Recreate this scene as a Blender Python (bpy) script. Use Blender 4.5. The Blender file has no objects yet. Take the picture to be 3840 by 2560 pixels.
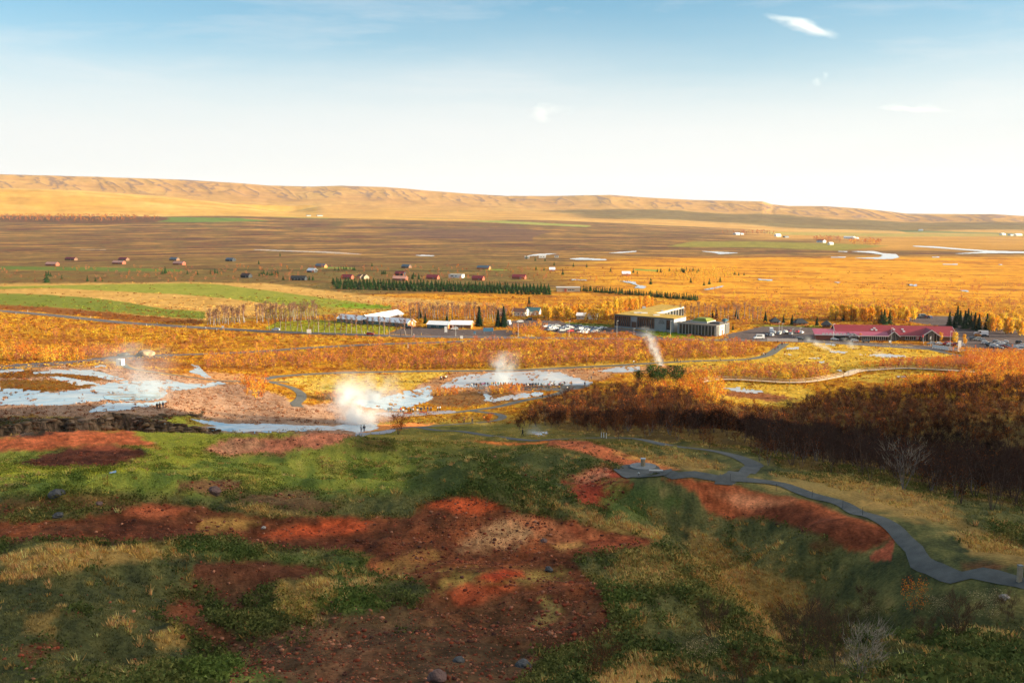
import bpy, bmesh, math, random
import numpy as np
from mathutils import Vector, Matrix
random.seed(7); rng = np.random.default_rng(7)
SC = bpy.context.scene
COL = SC.collection
R = math.radians
# ------------------------------------------------------------------ camera, sky, sun, exposure
CAMZ = 70.0
F = 3840*35/36.0
PITCH = math.atan(480/F)
cd = bpy.data.cameras.new('camera'); cam = bpy.data.objects.new('camera', cd); COL.objects.link(cam)
cam.location = (0, 0, CAMZ); cam.rotation_euler = (math.pi/2-PITCH, 0, 0)
cd.lens = 35; cd.sensor_width = 36; cd.clip_start = .5; cd.clip_end = 60000
SC.camera = cam
SUN_EL, SUN_AZ = 12.5, 97.0      # azimuth clockwise from the view direction (+Y): from the right, a little behind
EXPO = 1.8
SC.view_settings.view_transform = 'Standard'; SC.view_settings.look = 'None'
SC.view_settings.exposure = EXPO; SC.view_settings.gamma = 1
W = bpy.data.worlds.new('World'); SC.world = W; W.use_nodes = True
def world():
    nt = W.node_tree; nt.nodes.clear(); N = nt.nodes.new; L = nt.links.new
    out = N('ShaderNodeOutputWorld'); bg = N('ShaderNodeBackground'); L(bg.outputs[0], out.inputs[0])
    sky = N('ShaderNodeTexSky'); sky.sky_type = 'NISHITA'; sky.sun_disc = False
    sky.sun_elevation = R(SUN_EL); sky.sun_rotation = R(SUN_AZ); sky.air_density = 1.0; sky.dust_density = .6; sky.ozone_density = 1.5; sky.altitude = 200
    tc = N('ShaderNodeTexCoord'); sep = N('ShaderNodeSeparateXYZ'); L(tc.outputs['Generated'], sep.inputs[0])
    # thin high haze whitening the sky towards the horizon, with faint cirrus streaks
    mp = N('ShaderNodeMapping'); mp.inputs['Rotation'].default_value = (0, R(-9), 0); mp.inputs['Scale'].default_value = (2.2, 2.2, 15)
    L(tc.outputs['Generated'], mp.inputs[0])
    nz = N('ShaderNodeTexNoise'); nz.inputs['Scale'].default_value = 1.3; nz.inputs['Detail'].default_value = 5; nz.inputs['Roughness'].default_value = .55
    L(mp.outputs[0], nz.inputs['Vector'])
    ma = N('ShaderNodeMath'); ma.operation = 'MULTIPLY_ADD'; ma.inputs[1].default_value = -.045; ma.inputs[2].default_value = .0225
    L(nz.outputs[0], ma.inputs[0])
    ad = N('ShaderNodeMath'); ad.operation = 'ADD'; L(sep.outputs[2], ad.inputs[0]); L(ma.outputs[0], ad.inputs[1])
    cr = N('ShaderNodeValToRGB'); L(ad.outputs[0], cr.inputs[0]); e = cr.color_ramp.elements
    stops = [(0.0, .98), (.075, .96), (.10, .87), (.125, .68), (.145, .47), (.17, .29), (.20, .17), (.27, .12), (.45, .24), (.8, .24)]
    while len(e) < len(stops): e.new(.5)
    for k, (p, v) in enumerate(stops): e[k].position = p; e[k].color = (v, v, v, 1)
    mp2 = N('ShaderNodeMapping'); mp2.inputs['Rotation'].default_value = (R(8), R(14), R(20)); mp2.inputs['Scale'].default_value = (1.6, 1.6, 11); mp2.inputs['Location'].default_value = (3.1, .7, 1.9); L(tc.outputs['Generated'], mp2.inputs[0])
    n2 = N('ShaderNodeTexNoise'); n2.inputs['Scale'].default_value = 2.2; n2.inputs['Detail'].default_value = 8; n2.inputs['Roughness'].default_value = .6; n2.inputs['Distortion'].default_value = .4; L(mp2.outputs[0], n2.inputs['Vector'])
    mr2 = N('ShaderNodeMapRange'); mr2.inputs[1].default_value = .52; mr2.inputs[2].default_value = .80; mr2.inputs[3].default_value = 0; mr2.inputs[4].default_value = .55; L(n2.outputs[0], mr2.inputs[0])
    om = N('ShaderNodeMath'); om.operation = 'SUBTRACT'; om.inputs[0].default_value = 1; L(cr.outputs[0], om.inputs[1]); mm = N('ShaderNodeMath'); mm.operation = 'MULTIPLY_ADD'; L(om.outputs[0], mm.inputs[0]); L(mr2.outputs[0], mm.inputs[1]); L(cr.outputs[0], mm.inputs[2])
    sc = N('ShaderNodeMix'); sc.data_type = 'RGBA'; sc.blend_type = 'MULTIPLY'; sc.inputs[0].default_value = 1
    L(sky.outputs[0], sc.inputs[6]); sc.inputs[7].default_value = (*SKYMUL, 1)
    mx = N('ShaderNodeMix'); mx.data_type = 'RGBA'; L(mm.outputs[0], mx.inputs[0]); L(sc.outputs[2], mx.inputs[6])
    mx.inputs[7].default_value = (*HAZECOL, 1)
    # glow added to the unseen sky at right, above the sun, to model relief
    dt = N('ShaderNodeVectorMath'); dt.operation = 'DOT_PRODUCT'; L(tc.outputs['Generated'], dt.inputs[0]); dt.inputs[1].default_value = (math.sin(R(SUN_AZ))*math.cos(R(28)), math.cos(R(SUN_AZ))*math.cos(R(28)), math.sin(R(28)))
    mx0 = N('ShaderNodeMath'); mx0.operation = 'MAXIMUM'; L(dt.outputs['Value'], mx0.inputs[0]); mx0.inputs[1].default_value = 0
    pw = N('ShaderNodeMath'); pw.operation = 'POWER'; L(mx0.outputs[0], pw.inputs[0]); pw.inputs[1].default_value = 9
    gl = N('ShaderNodeMix'); gl.data_type = 'RGBA'; gl.blend_type = 'ADD'; gl.inputs[0].default_value = 1; gs = N('ShaderNodeVectorMath'); gs.operation = 'SCALE'; gs.inputs[0].default_value = (10.0, 8.2, 6.4); L(pw.outputs[0], gs.inputs['Scale'])
    L(mx.outputs[2], gl.inputs[6]); L(gs.outputs[0], gl.inputs[7]); L(gl.outputs[2], bg.inputs[0]); bg.inputs[1].default_value = .13
SKYMUL = (.10, .335, .42)
HAZECOL = (2.02, 2.06, 2.05)
world()
sd = bpy.data.lights.new('sun', 'SUN'); sun = bpy.data.objects.new('sun', sd); COL.objects.link(sun)
sd.energy = 4.6; sd.angle = R(.5); sd.color = (1.0, .80, .52)
a, e_ = R(SUN_AZ), R(SUN_EL)
SDIR = Vector((math.sin(a)*math.cos(e_), math.cos(a)*math.cos(e_), math.sin(e_)))
sun.rotation_euler = SDIR.to_track_quat('Z', 'Y').to_euler(); sun.location = SDIR*400
SC.cycles.max_bounces = 6; SC.cycles.diffuse_bounces = 2; SC.cycles.glossy_bounces = 2; SC.cycles.transparent_max_bounces = 12
SC.cycles.volume_bounces = 4; SC.cycles.volume_step_rate = 1.0; SC.cycles.volume_max_steps = 96
# ------------------------------------------------------------------ numpy helpers
def srgb(c):
    c = np.asarray(c, float)/255.0
    return np.where(c <= .04045, c/12.92, ((c+.055)/1.055)**2.4)
E_LIT = np.array([1.66, 1.60, 1.42]); E_SHD = np.array([.55, .62, .70])
def alb(c, shade=False):           # real-world base colour behind a colour seen in the photo
    return np.clip(srgb(c)/(E_SHD if shade else E_LIT), .004, .82)
def sst(a, b, x):
    t = np.clip((x-a)/(b-a), 0, 1); return t*t*(3-2*t)
_T = rng.random((8, 256, 256))
def vnoise(x, y, k=0):
    T = _T[k % 8]; xi = np.floor(x).astype(int); yi = np.floor(y).astype(int); fx = x-xi; fy = y-yi
    fx = fx*fx*(3-2*fx); fy = fy*fy*(3-2*fy); x0 = xi & 255; x1 = (xi+1) & 255; y0 = yi & 255; y1 = (yi+1) & 255
    return (T[x0, y0]*(1-fx)+T[x1, y0]*fx)*(1-fy)+(T[x0, y1]*(1-fx)+T[x1, y1]*fx)*fy
def fbm(x, y, o=4, k=0, g=.5):
    s = 0; a = 1; t = 0
    for i in range(o):
        s = s+a*vnoise(x*2**i+17.3*i, y*2**i+9.1*i, k+i); t += a; a *= g
    return s/t*2-1
def pixdir(px, py):                # photo pixel -> azimuth, tangent of the depression
    px = np.asarray(px, float); py = np.asarray(py, float)
    u = (px-1920)/F; v = (1280-py)/F
    yy = math.cos(PITCH)+v*math.sin(PITCH); zz = -math.sin(PITCH)+v*math.cos(PITCH)
    return np.arctan2(u, yy), -zz/np.hypot(u, yy)
def topix(x, y, z):
    dz = z-CAMZ; d = y*math.cos(PITCH)-dz*math.sin(PITCH); up = y*math.sin(PITCH)+dz*math.cos(PITCH)
    d = np.where(d > .1, d, np.nan)
    return 1920+F*x/d, 1280-F*up/d
# ------------------------------------------------------------------ terrain heights
CTL = [  # photo x, photo y, horizontal distance (m)
 (0,2560,48),(960,2560,46),(1920,2560,46),(2880,2560,44),(3840,2560,42),
 (0,2150,69),(400,2150,68),(600,1890,95),(100,1930,91),(1000,1960,88),(1350,1935,90),(1750,1870,92),(2100,1945,87),(2450,2030,80),
 (2000,2300,60),(1500,2200,66),(700,2350,58),(300,2350,58),(1100,2330,58),(2500,2300,58),(2000,2090,74),(1150,2120,71),
 (1400,1800,130),(1750,1770,140),(1100,1730,155),(400,1800,118),(100,1800,119),(700,1830,108),(1000,1850,107),
 (2050,1650,190),(2410,1750,132),(1800,1850,112),(2000,1850,108),(2250,1870,106),(2200,1740,140),(1800,1700,170),(1900,1665,185),
 (2550,1800,120),(2900,1790,118),(3100,1830,108),(3300,1920,96),(3430,2050,82),(3600,2180,74),(3840,2200,72),(2700,1770,125),
 (2650,1960,98),(2900,2080,86),(3000,2150,80),(3200,2300,68),(3500,2450,50),(2900,1990,91),(3600,2050,83),(3800,2100,80),
 (2700,1680,165),(3400,1830,125),(3800,1920,112),(2450,1660,175),(2850,1720,142),(3100,1750,140),
 (300,1680,215),(300,1740,150),(700,1690,178),(900,1650,228),(0,1690,213),
 (500,1480,310),(200,1400,370),(620,1525,282),(1100,1530,300),(900,1500,320),
 (1350,1610,262),(800,1600,268),(1500,1545,330),(1300,1490,355),(1700,1590,285),(2000,1620,240),(2200,1560,300),(2100,1470,375),(2750,1480,370),
 (2700,1610,230),(3840,1480,370),(1600,1640,225),(1250,1650,210),(1800,1640,215),(3840,1380,450),(1900,1380,450),(1000,1380,450),
]
WC = [(-40,3,3),(0,3,3),(40,3,3),(-34,12,6.5),(-12,12,6.5),(12,12,6.5),(34,12,6),(-34,28,14),(-12,28,14.5),(12,28,14.5),(34,28,14),
 (-34,45,22),(34,45,21),(34,80,28),(-34,80,28),(-34,140,35),(34,140,36),(-34,220,52),(34,220,58),(-34,400,60),(34,400,68),
 (24,200,50),(24,260,60),(12,200,46),(12,260,58),(18,170,42),(18,320,66),(-26,560,68),(0,560,70),(26,560,70)]   # azimuth deg, distance, drop below the camera
_a, _t = pixdir([c[0] for c in CTL], [c[1] for c in CTL]); _r = np.array([c[2] for c in CTL], float)
U = np.concatenate([_a, [R(w[0]) for w in WC]])*2.0; V = np.log(np.concatenate([_r, [w[1] for w in WC]])); D = np.concatenate([_t*_r, [w[2] for w in WC]])
def _phi(u, v, U, V):
    d2 = (u[:, None]-U)**2+(v[:, None]-V)**2
    return .5*d2*np.log(d2+1e-9)
_n = len(U); _A = np.zeros((_n+3, _n+3)); _A[:_n, :_n] = _phi(U, V, U, V)+np.eye(_n)*6e-6
_P = np.stack([np.ones(_n), U, V], 1); _A[:_n, _n:] = _P; _A[_n:, :_n] = _P.T
_w = np.linalg.solve(_A, np.concatenate([D, np.zeros(3)]))
def tps(az, r):
    u = az.ravel()*2; v = np.log(r.ravel()); o = np.empty_like(u)
    for i in range(0, len(u), 20000):
        s = slice(i, i+20000); o[s] = _phi(u[s], v[s], U, V)@_w[:_n]+_w[_n]+_w[_n+1]*u[s]+_w[_n+2]*v[s]
    return CAMZ-o.reshape(az.shape)
def interp_pix(az, pts, r):        # height at distance r so that the line of photo points is seen there
    pa, pt = pixdir([p[0] for p in pts], [p[1] for p in pts]); rr = r
    return np.interp(az, pa, CAMZ-pt*rr)
SKYL = [(-900,650),(0,660),(300,668),(500,674),(700,680),(900,692),(1000,700),(1170,705),(1280,701),(1450,706),(1600,719),(1900,738),(2100,737),(2290,734),(2400,742),(2600,752),(2700,754),(2860,757),(2895,768),(2960,774),(3090,774),(3200,781),(3250,785),(3340,794),(3400,801),(3600,803),(3730,803),(3840,810),(4700,822)]
FOOT = [(-900,818),(0,815),(900,808),(1100,812),(1400,816),(1700,820),(2000,824),(2400,840),(2900,862),(3200,872),(3840,880),(4700,880)]
HILLA = [(-900,702),(0,706),(300,714),(600,736),(700,745),(850,762),(1000,786),(1080,800),(1150,808)]
def height(az, r):
    azc = np.clip(az, R(-36), R(36)); z = np.zeros_like(r)
    m = r < 700
    zn = np.zeros_like(r); zn[m] = tps(azc[m], np.maximum(r[m], 2.5))
    x = r*np.sin(az); y = r*np.cos(az)
    # the steep bank below the sinter terrace on the left
    pa, pt = pixdir(np.array([0, 150, 300, 420, 520, 620, 760, 860]), np.array([1560, 1563, 1570, 1568, 1560, 1556, 1548, 1540]))
    cr = np.interp(az, pa, 262+2.0*np.sin(pa*60)); amp = 3.8*sst(R(-15.5), R(-18.5), az)
    cr = cr+6.0*fbm(az*34, az*0, 3, 2)
    zn = zn+amp*(sst(cr-2.6, cr+1.2, r+1.5*fbm(az*200, r*.5, 3, 1))-1.0)*sst(cr-45, cr-5, r)*(1-sst(cr+30, cr+80, r))*1.0
    # hummocks
    n1 = fbm(x/14, y/14, 4, 1); n2 = fbm(x/3.2, y/3.2, 3, 3); n3 = fbm(x/.8, y/.8, 2, 4)
    near = (1-sst(170, 290, r))*sst(6, 25, r)
    er = 1-np.abs(fbm(x/5.5+.3*n2, y/5.5, 4, 6, .55))*2.4
    nn = near*(.28*np.clip(er, -.5, 1)+1.0*n1*np.clip(r/100, .5, 1.1)+.42*n2+.06*n3)
    # hummocky ground
    mid = sst(230, 300, r)*(1-sst(600, 900, r))
    nn = nn+mid*(.35*n1*sst(300, 420, r)+.10*n2)
    nn = nn*(1-sst(430, 600, r))*m
    z = zn*(1-sst(430, 600, r))
    z = np.where(r >= 700, 0, z)
    # far plain and hills
    zf = interp_pix(az, FOOT, 5000.); zs = interp_pix(az, SKYL, 9000.); za = interp_pix(az, HILLA, 6100.)
    g = fbm(az*26, np.log(r)*9, 5, 5); ridg = 1-np.abs(fbm(az*70+1.6*g, np.log(r)*9+az*40, 4, 6))*2.2
    plain = sst(1800, 5000, r)*zf
    rear = zf+(zs-zf)*(.35*sst(5000, 6800, r)+.65*sst(6400, 8700, r)**.8)
    rear = rear+sst(5300, 6500, r)*(1-sst(8000, 8850, r))*(10*g+2.5*np.clip(ridg, 0, 1)*sst(6800, 7400, r)*(1-sst(8000, 8500, r)))
    hasA = 1-sst(R(-13.5), R(-10.5), az)
    A = zf+(za-zf)*sst(5000, 6100, r)**.8+sst(5200, 5600, r)*(1-sst(5800, 6050, r))*8*g
    Ab = np.where(r < 6100, A, za-(r-6100)*.03)
    hill = np.where(r < 6100, np.where(hasA > 0, A*hasA+rear*(1-hasA), rear), np.maximum(rear, Ab*hasA-400*(1-hasA)))
    z = np.where(r < 1800, z, np.where(r < 5000, plain+3*sst(2000, 4000, r)*fbm(x/420, y/420, 3, 2), hill))
    z = np.where(r > 9000, zs-(r-9000)*.05, z)
    # hill added out of view to the right and behind, shaped to shade the foreground
    b = np.exp(-.5*(((x-HX)/95)**2+((y-HY)/np.where(y > HY, HSY, 400))**2))*HH*sst(R(31), R(52), az)*(r < 3000)
    b = b+np.where((az > R(140)) | (az < R(-140)), 1, 0)*0
    b = b+42*np.exp(-.5*(((x-262)/55)**2+((y-212)/52)**2))*sst(R(29.5), R(41), az)  # second bump added to the unseen hill, shading the wood at right
    z = z+b*(1+.12*fbm(x/60, y/60, 4, 3))
    for (px_, py_, rr_, am, sx_, sy_) in BUMPS:
        a0, _q = pixdir(px_, py_); z = z+2.3*am*np.exp(-.5*(((az-float(a0))*rr_/sx_)**2+((r-rr_)/sy_)**2))
    return z, nn
BUMPS = [(600,1900,96,1.3,9,4.5),(1300,1950,89,.9,6,3.5),(1760,1880,91,1.7,5,3.5),(2150,1990,84,1.2,8,3.5),(1000,1900,100,-.8,6,4),(1560,1960,88,-.6,4,3),
 (2480,1900,101,-1.6,6,4),(2680,1990,94,-2.0,6,4.5),(2880,2090,85,-2.2,5,4),(3050,2190,77,-2.2,5,4),(3180,2290,69,-1.8,5,4),(2230,1860,107,-1.6,5,4),(2560,1840,113,1.2,6,4),(3000,2010,91,.8,5,3),
 (1780,2230,65,.6,3.5,2.5),(820,2160,68,-.9,6,4),(1000,2170,66,-.6,4,4),(640,2380,56,-.6,4,3),(1150,2240,64,.5,5,3),(2300,2300,59,.5,4,3),(2600,2200,70,.8,6,4),(1450,1760,146,-2.0,14,7),(1950,1760,140,1.4,14,8),(1100,1690,178,1.6,14,8),(300,1700,205,1.8,20,10),(1300,1820,122,-1.2,10,5),(3860,2280,67,-.55,7,3.5),(3850,2200,77,.35,7,4)]
HX, HY, HH, HSY = 330., 92., 158., 94.
az_f = np.arange(-29.2, 29.2001, .06); az_m = np.arange(.3, 17, .3); az_c = np.arange(48, 180.1, 2.0)
AZ = np.concatenate([-az_c[::-1], -(29.2+az_m)[::-1], az_f, 29.2+az_m, az_c]); AZ = np.unique(np.round(AZ, 4)); AZ = AZ[(AZ >= -180) & (AZ <= 180)]*math.pi/180
def logs(a, b, k): return np.exp(np.linspace(math.log(a), math.log(b), max(2, int(round(math.log(b/a)/k)))+1))[:-1]
RR = np.concatenate([logs(.8, 28, .07), logs(28, 240, .0055), logs(240, 256, .0035), logs(256, 274, .0016), logs(274, 300, .0035), logs(300, 750, .0055), logs(750, 3000, .007), logs(3000, 5000, .011), logs(5000, 9000, .004), logs(9000, 15000, .05), [15000]])
AZG, RG = np.meshgrid(AZ, RR); HS, HN = height(AZG, RG); HG = HS+HN
XG = RG*np.sin(AZG); YG = RG*np.cos(AZG)
PXG, PYG = topix(XG, YG, HG); PXG = np.nan_to_num(PXG, nan=-9999.); PYG = np.nan_to_num(PYG, nan=9999.)
LR = np.log(RR)
def ground(x, y):                  # height of the built mesh
    x = np.asarray(x, float); y = np.asarray(y, float)
    az = np.arctan2(x, y); lr = np.hypot(x, y).clip(RR[0], RR[-2])
    i = np.clip(np.searchsorted(RR, lr)-1, 0, len(RR)-2); j = np.clip(np.searchsorted(AZ, az)-1, 0, len(AZ)-2)
    fi = (lr-RR[i])/(RR[i+1]-RR[i]); fj = (az-AZ[j])/(AZ[j+1]-AZ[j])
    return (HG[i, j]*(1-fj)+HG[i, j+1]*fj)*(1-fi)+(HG[i+1, j]*(1-fj)+HG[i+1, j+1]*fj)*fi
def hit(px, py, rmin=20.):         # photo pixel -> point on the ground
    a_, t_ = pixdir(px, py); a_ = float(a_); t_ = float(t_)
    j = min(max(int(np.searchsorted(AZ, a_))-1, 0), len(AZ)-2); fj = (a_-AZ[j])/(AZ[j+1]-AZ[j])
    h = HG[:, j]*(1-fj)+HG[:, j+1]*fj; d = h-(CAMZ-t_*RR); k = np.where((d >= 0) & (RR > rmin))[0]
    if len(k) == 0: i = len(RR)-20; rr = RR[i]
    else:
        i = k[0]; f = d[i]/(d[i]-d[i-1]) if i > 0 and d[i-1] < 0 else 0; rr = RR[i]-(RR[i]-RR[i-1])*f
    x = rr*math.sin(a_); y = rr*math.cos(a_)
    return Vector((x, y, float(ground(x, y))))
def pip(px, py, poly):             # signed distance (positive inside) to polygon in the same units
    P = np.asarray(poly, float); ins = np.zeros(px.shape, bool); dm = np.full(px.shape, 1e18)
    for k in range(len(P)):
        x1, y1 = P[k]; x2, y2 = P[(k+1) % len(P)]
        if y1 != y2:
            c = ((y1 > py) != (y2 > py)) & (px < (x2-x1)*(py-y1)/(y2-y1)+x1); ins ^= c
        dx, dy = x2-x1, y2-y1; t = np.clip(((px-x1)*dx+(py-y1)*dy)/(dx*dx+dy*dy+1e-9), 0, 1)
        dm = np.minimum(dm, (px-x1-t*dx)**2+(py-y1-t*dy)**2)
    return np.where(ins, 1, -1)*np.sqrt(dm)
# picture-scale noise fields (in azimuth / log distance, so bound to the place)
NA_, NB_ = AZG*57.3, np.log(RG)*40
GN1 = fbm(NA_*1.2, NB_*.35, 5, 0, .6); GN2 = fbm(NA_*3.1+40, NB_*1.1, 4, 3, .6)
STR = fbm(NA_*.35+7, NB_*1.6+fbm(NA_*.4, NB_*.2, 2, 1)*1.2, 5, 2, .62)       # long streaks lying along the plain
_nf = sst(330, 230, RG)
GN2 = GN2*(1-_nf)+_nf*fbm(XG/5.5, YG/7.5, 5, 3, .62); GN3 = fbm(NA_*9+11, NB_*3.5, 4, 6, .75); GN4 = fbm(NA_*2.0+71, NB_*.9+9, 4, 4, .65)
GN3 = GN3*(1-_nf)+_nf*fbm(XG/1.3, YG/1.9, 5, 6, .68); GN4 = GN4*(1-_nf)+_nf*fbm(XG/8+3, YG/11, 5, 4, .62)
def mask(poly, soft=6, amp=8, key=None):
    P = np.asarray(poly, float); m = 60
    sel = (PXG > P[:, 0].min()-m) & (PXG < P[:, 0].max()+m) & (PYG > P[:, 1].min()-m) & (PYG < P[:, 1].max()+m)
    o = np.zeros(PXG.shape); ax = amp
    if sel.any():
        q = np.clip((PYG[sel]-850)/500, .25, 1.)
        d = pip(PXG[sel]+ax*(3.2*GN2[sel]+2.2*GN3[sel])*q, PYG[sel]+ax*(1.3*GN4[sel]+1.0*GN3[sel])*q, P); o[sel] = sst(-soft, soft, d)
    return o
# ------------------------------------------------------------------ roads and paths (centre lines traced on the photo, laid on the ground)
def crom(P, step):
    P = np.asarray(P, float); Q = np.concatenate([[2*P[0]-P[1]], P, [2*P[-1]-P[-2]]]); out = []
    for i in range(1, len(Q)-2):
        a, b, c, d = Q[i-1:i+3]; n = max(1, int(np.hypot(*(c-b)[:2])/step))
        for k in range(n):
            t = k/n; out.append(.5*((2*b)+(-a+c)*t+(2*a-5*b+4*c-d)*t*t+(-a+3*b-3*c+d)*t**3))
    out.append(P[-1]); return np.array(out)
PATHS = {   # name: (kind of surface, width m, points)
 'road': ('asph', 8.5, [(-520,1130),(-200,1150),(0,1166),(200,1183),(430,1207),(640,1222),(830,1233),(1000,1243),(1180,1250),(1370,1256),(1560,1262),(1900,1266),(2300,1271),(2650,1275),(2900,1277),(3080,1283),(3300,1297),(3500,1309),(3600,1313),(3840,1322),(4200,1340)]),
 'service_road': ('asph', 6.0, [(-500,1410),(-150,1388),(60,1372),(250,1357),(430,1343),(560,1335),(720,1330),(880,1323),(1000,1316),(1150,1305),(1400,1292),(1560,1287),(1680,1283),(1800,1276),(1900,1268)]),
 'hotel_drive': ('asph', 8.0, [(2470,1273),(2420,1262),(2390,1248),(2350,1238),(2250,1232)]),
 'footpath': ('path', 3.0, [(445,1352),(480,1378),(560,1392),(700,1412),(830,1427),(960,1429),(1080,1432)]),
 'footpath ': ('path', 3.4, [(1000,1428),(1040,1440),(1090,1452),(1125,1472),(1130,1492),(1110,1512),(1120,1525)]),
 'main_path': ('path', 4.5, [(960,1425),(1060,1410),(1250,1399),(1500,1394),(1700,1391),(1950,1388),(2150,1379),(2300,1371),(2450,1362),(2600,1354),(2730,1351),(2820,1345),(2880,1330),(2915,1308),(2945,1288)]),
 'crowd_path': ('path', 4.0, [(1690,1548),(1780,1538),(1870,1524),(1940,1507),(2000,1494),(2060,1484),(2110,1470),(2140,1450)]),
 'gravel_path': ('path', 2.4, [(1470,1608),(1560,1602),(1640,1612),(1750,1622),(1960,1636),(2100,1640),(2250,1641),(2400,1650),(2520,1664),(2640,1681),(2740,1702),(2800,1722),(2830,1745),(2815,1768),(2760,1785),(2690,1789)]),
 'gravel_path ': ('path', 1.35, [(2420,1768),(2500,1774),(2600,1783),(2690,1789),(2800,1803),(2930,1828),(3050,1856),(3160,1893),(3260,1928),(3350,1972),(3405,2018),(3428,2062),(3452,2105),(3505,2143),(3585,2170),('w',33.1,68.2),('w',33.9,65.6),('w',36.0,62.8),('w',40.0,60.0),('w',46.0,58.5)]),
 'loop_path': ('path', 2.6, [(1560,1603),(1640,1596),(1740,1588),(1810,1583),(1870,1574),(1885,1562),(1860,1552),(1800,1544),(1770,1541)]),
 'right_path': ('path', 4.0, [(3440,1302),(3500,1312),(3560,1326),(3640,1340),(3740,1352),(3860,1362),(4200,1380)]),
}
PW = {}
for k_, (s_, w_, pts) in PATHS.items():
    PW[k_] = crom([p[1:] if p[0] == 'w' else tuple(hit(*p)[:2]) for p in pts], 1.0 if w_ < 6 else 4)
PM = np.zeros(HG.shape)
def carve(line, hw, soft):
    for i in range(len(line)-1):
        a, b = line[i], line[i+1]; L_ = np.hypot(*(b-a)); mx = hw+soft+L_; c = (a+b)/2; rc = np.hypot(*c); ac = math.atan2(c[0], c[1]); da = mx/rc
        i0, i1 = np.searchsorted(RR, [rc-mx, rc+mx]); j0, j1 = np.searchsorted(AZ, [ac-da, ac+da])
        if i1 <= i0 or j1 <= j0: continue
        X = XG[i0:i1, j0:j1]; Y = YG[i0:i1, j0:j1]; d = b-a; t = np.clip(((X-a[0])*d[0]+(Y-a[1])*d[1])/(L_*L_+1e-9), 0, 1)
        D_ = np.hypot(X-a[0]-t*d[0], Y-a[1]-t*d[1]); PM[i0:i1, j0:j1] = np.maximum(PM[i0:i1, j0:j1], 1-sst(hw, hw+soft, D_))
for k_, (s_, w_, pts) in PATHS.items(): carve(PW[k_], w_*.62, 6. if k_ == 'gravel_path ' else 2.5)
FLAT = [(2040,1180,3450,1330)]
HG = HS+HN*(1-PM)
PXG, PYG = topix(XG, YG, HG); PXG = np.nan_to_num(PXG, nan=-9999.); PYG = np.nan_to_num(PYG, nan=9999.)
# ------------------------------------------------------------------ what grows or lies where (base colours of the ground)
def mixc(a, b, t): return a*(1-t[..., None])+b*t[..., None]
def A3(c, sh=False): return alb(c, sh)[None, None, :]
one = np.ones(PXG.shape)
n01 = lambda a: np.clip(a*.5+.5, 0, 1)
def pal(t, *cols):                 # palette along t in 0..1
    k = len(cols)-1; o = np.zeros(t.shape+(3,)); tt = np.clip(t, 0, 1)*k
    for i in range(k):
        w = np.clip(tt-i, 0, 1)
        if i == 0: o = mixc(cols[0], cols[1], w)
        else: o = mixc(o, cols[i+1], w)
    return o
# near field: shaded grass hillside
t = n01(GN1*.6+GN2*.8+GN3*.9); t = np.clip((t-.5)*1.3+.53, 0, 1)
grassN = pal(t, A3((50,56,38),1), A3((72,76,46),1), A3((94,92,54),1), A3((124,110,66),1))
grassG = pal(n01(GN1*1.1+GN2*1.2), A3((68,84,38),1), A3((94,108,46),1), A3((126,130,54),1), A3((144,138,70),1))
CG = grassN.copy()
m = sst(1880, 1820, PYG+30*GN1)*sst(2300, 1500, PXG+.6*PYG-900); CG = mixc(CG, grassG, m)
lit_straw = pal(n01(GN1+GN2), A3((110,105,40)), A3((165,140,60)), A3((200,165,80)))
m = sst(1745, 1640, PYG+35*GN2)*sst(900, 1500, PXG); CG = mixc(CG, lit_straw*.95, m*.8)
# middle: orange and yellow moor
moor = pal(n01(STR*1.1+GN2*.7+GN3*.9+.25), A3((120,66,26)), A3((178,102,30)), A3((215,148,36)), A3((232,180,50)))
m = sst(1600, 1540, PYG+10*GN1); CG = mixc(CG, moor, m)
straw = pal(n01(STR+GN2), A3((195,140,60)), A3((228,172,80)), A3((238,190,100)))
heath_shade = pal(n01(STR*2.3), A3((98,66,52)), A3((140,92,60)), A3((122,100,58)), A3((172,124,66)), A3((206,152,78)))     # brown heath of the plain, darkened to stand for cloud shade
gold = pal(n01(STR*1.9+.3+.4*GN2), A3((150,92,44)), A3((205,130,38)), A3((238,160,40)), A3((246,178,52)))
olive = pal(n01(STR*1.6+GN2*.5), A3((100,74,44)), A3((142,106,54)), A3((124,108,56)), A3((176,132,66)))  # olive ground of the left plain, also dimmed for cloud shade
yb = PYG+6*STR
CG = mixc(CG, mixc(moor, gold, .5*one), sst(1190, 1150, yb))
m = sst(1100, 1085, yb+(PXG-1900)*.02)*sst(2500, 2000, PXG+80*STR-(PYG-1100)*2); CG = mixc(CG, olive, m)
m = sst(1010, 985, yb)*(1-sst(2000, 2900, PXG+200*STR)*sst(945, 965, yb+0*PXG)); CG = mixc(CG, mixc(olive, heath_shade, .55*one), m)
CG = mixc(CG, gold, sst(1130, 1100, yb)*sst(960, 975, yb+2*STR)*sst(2050, 2500, PXG+120*STR))
m = sst(975, 950, yb); CG = mixc(CG, heath_shade, m)
m = sst(905, 890, yb)*sst(2650, 2950, PXG+150*STR); CG = mixc(CG, pal(n01(STR*1.3), A3((170,120,60)), A3((225,165,80)), A3((238,185,100))), m)
m = sst(945, 930, yb)*sst(3000, 3300, PXG+150*STR)*(PYG > 880); CG = mixc(CG, pal(n01(STR*1.3), A3((165,120,60)), A3((222,160,70)), A3((235,180,90))), m)
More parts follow.
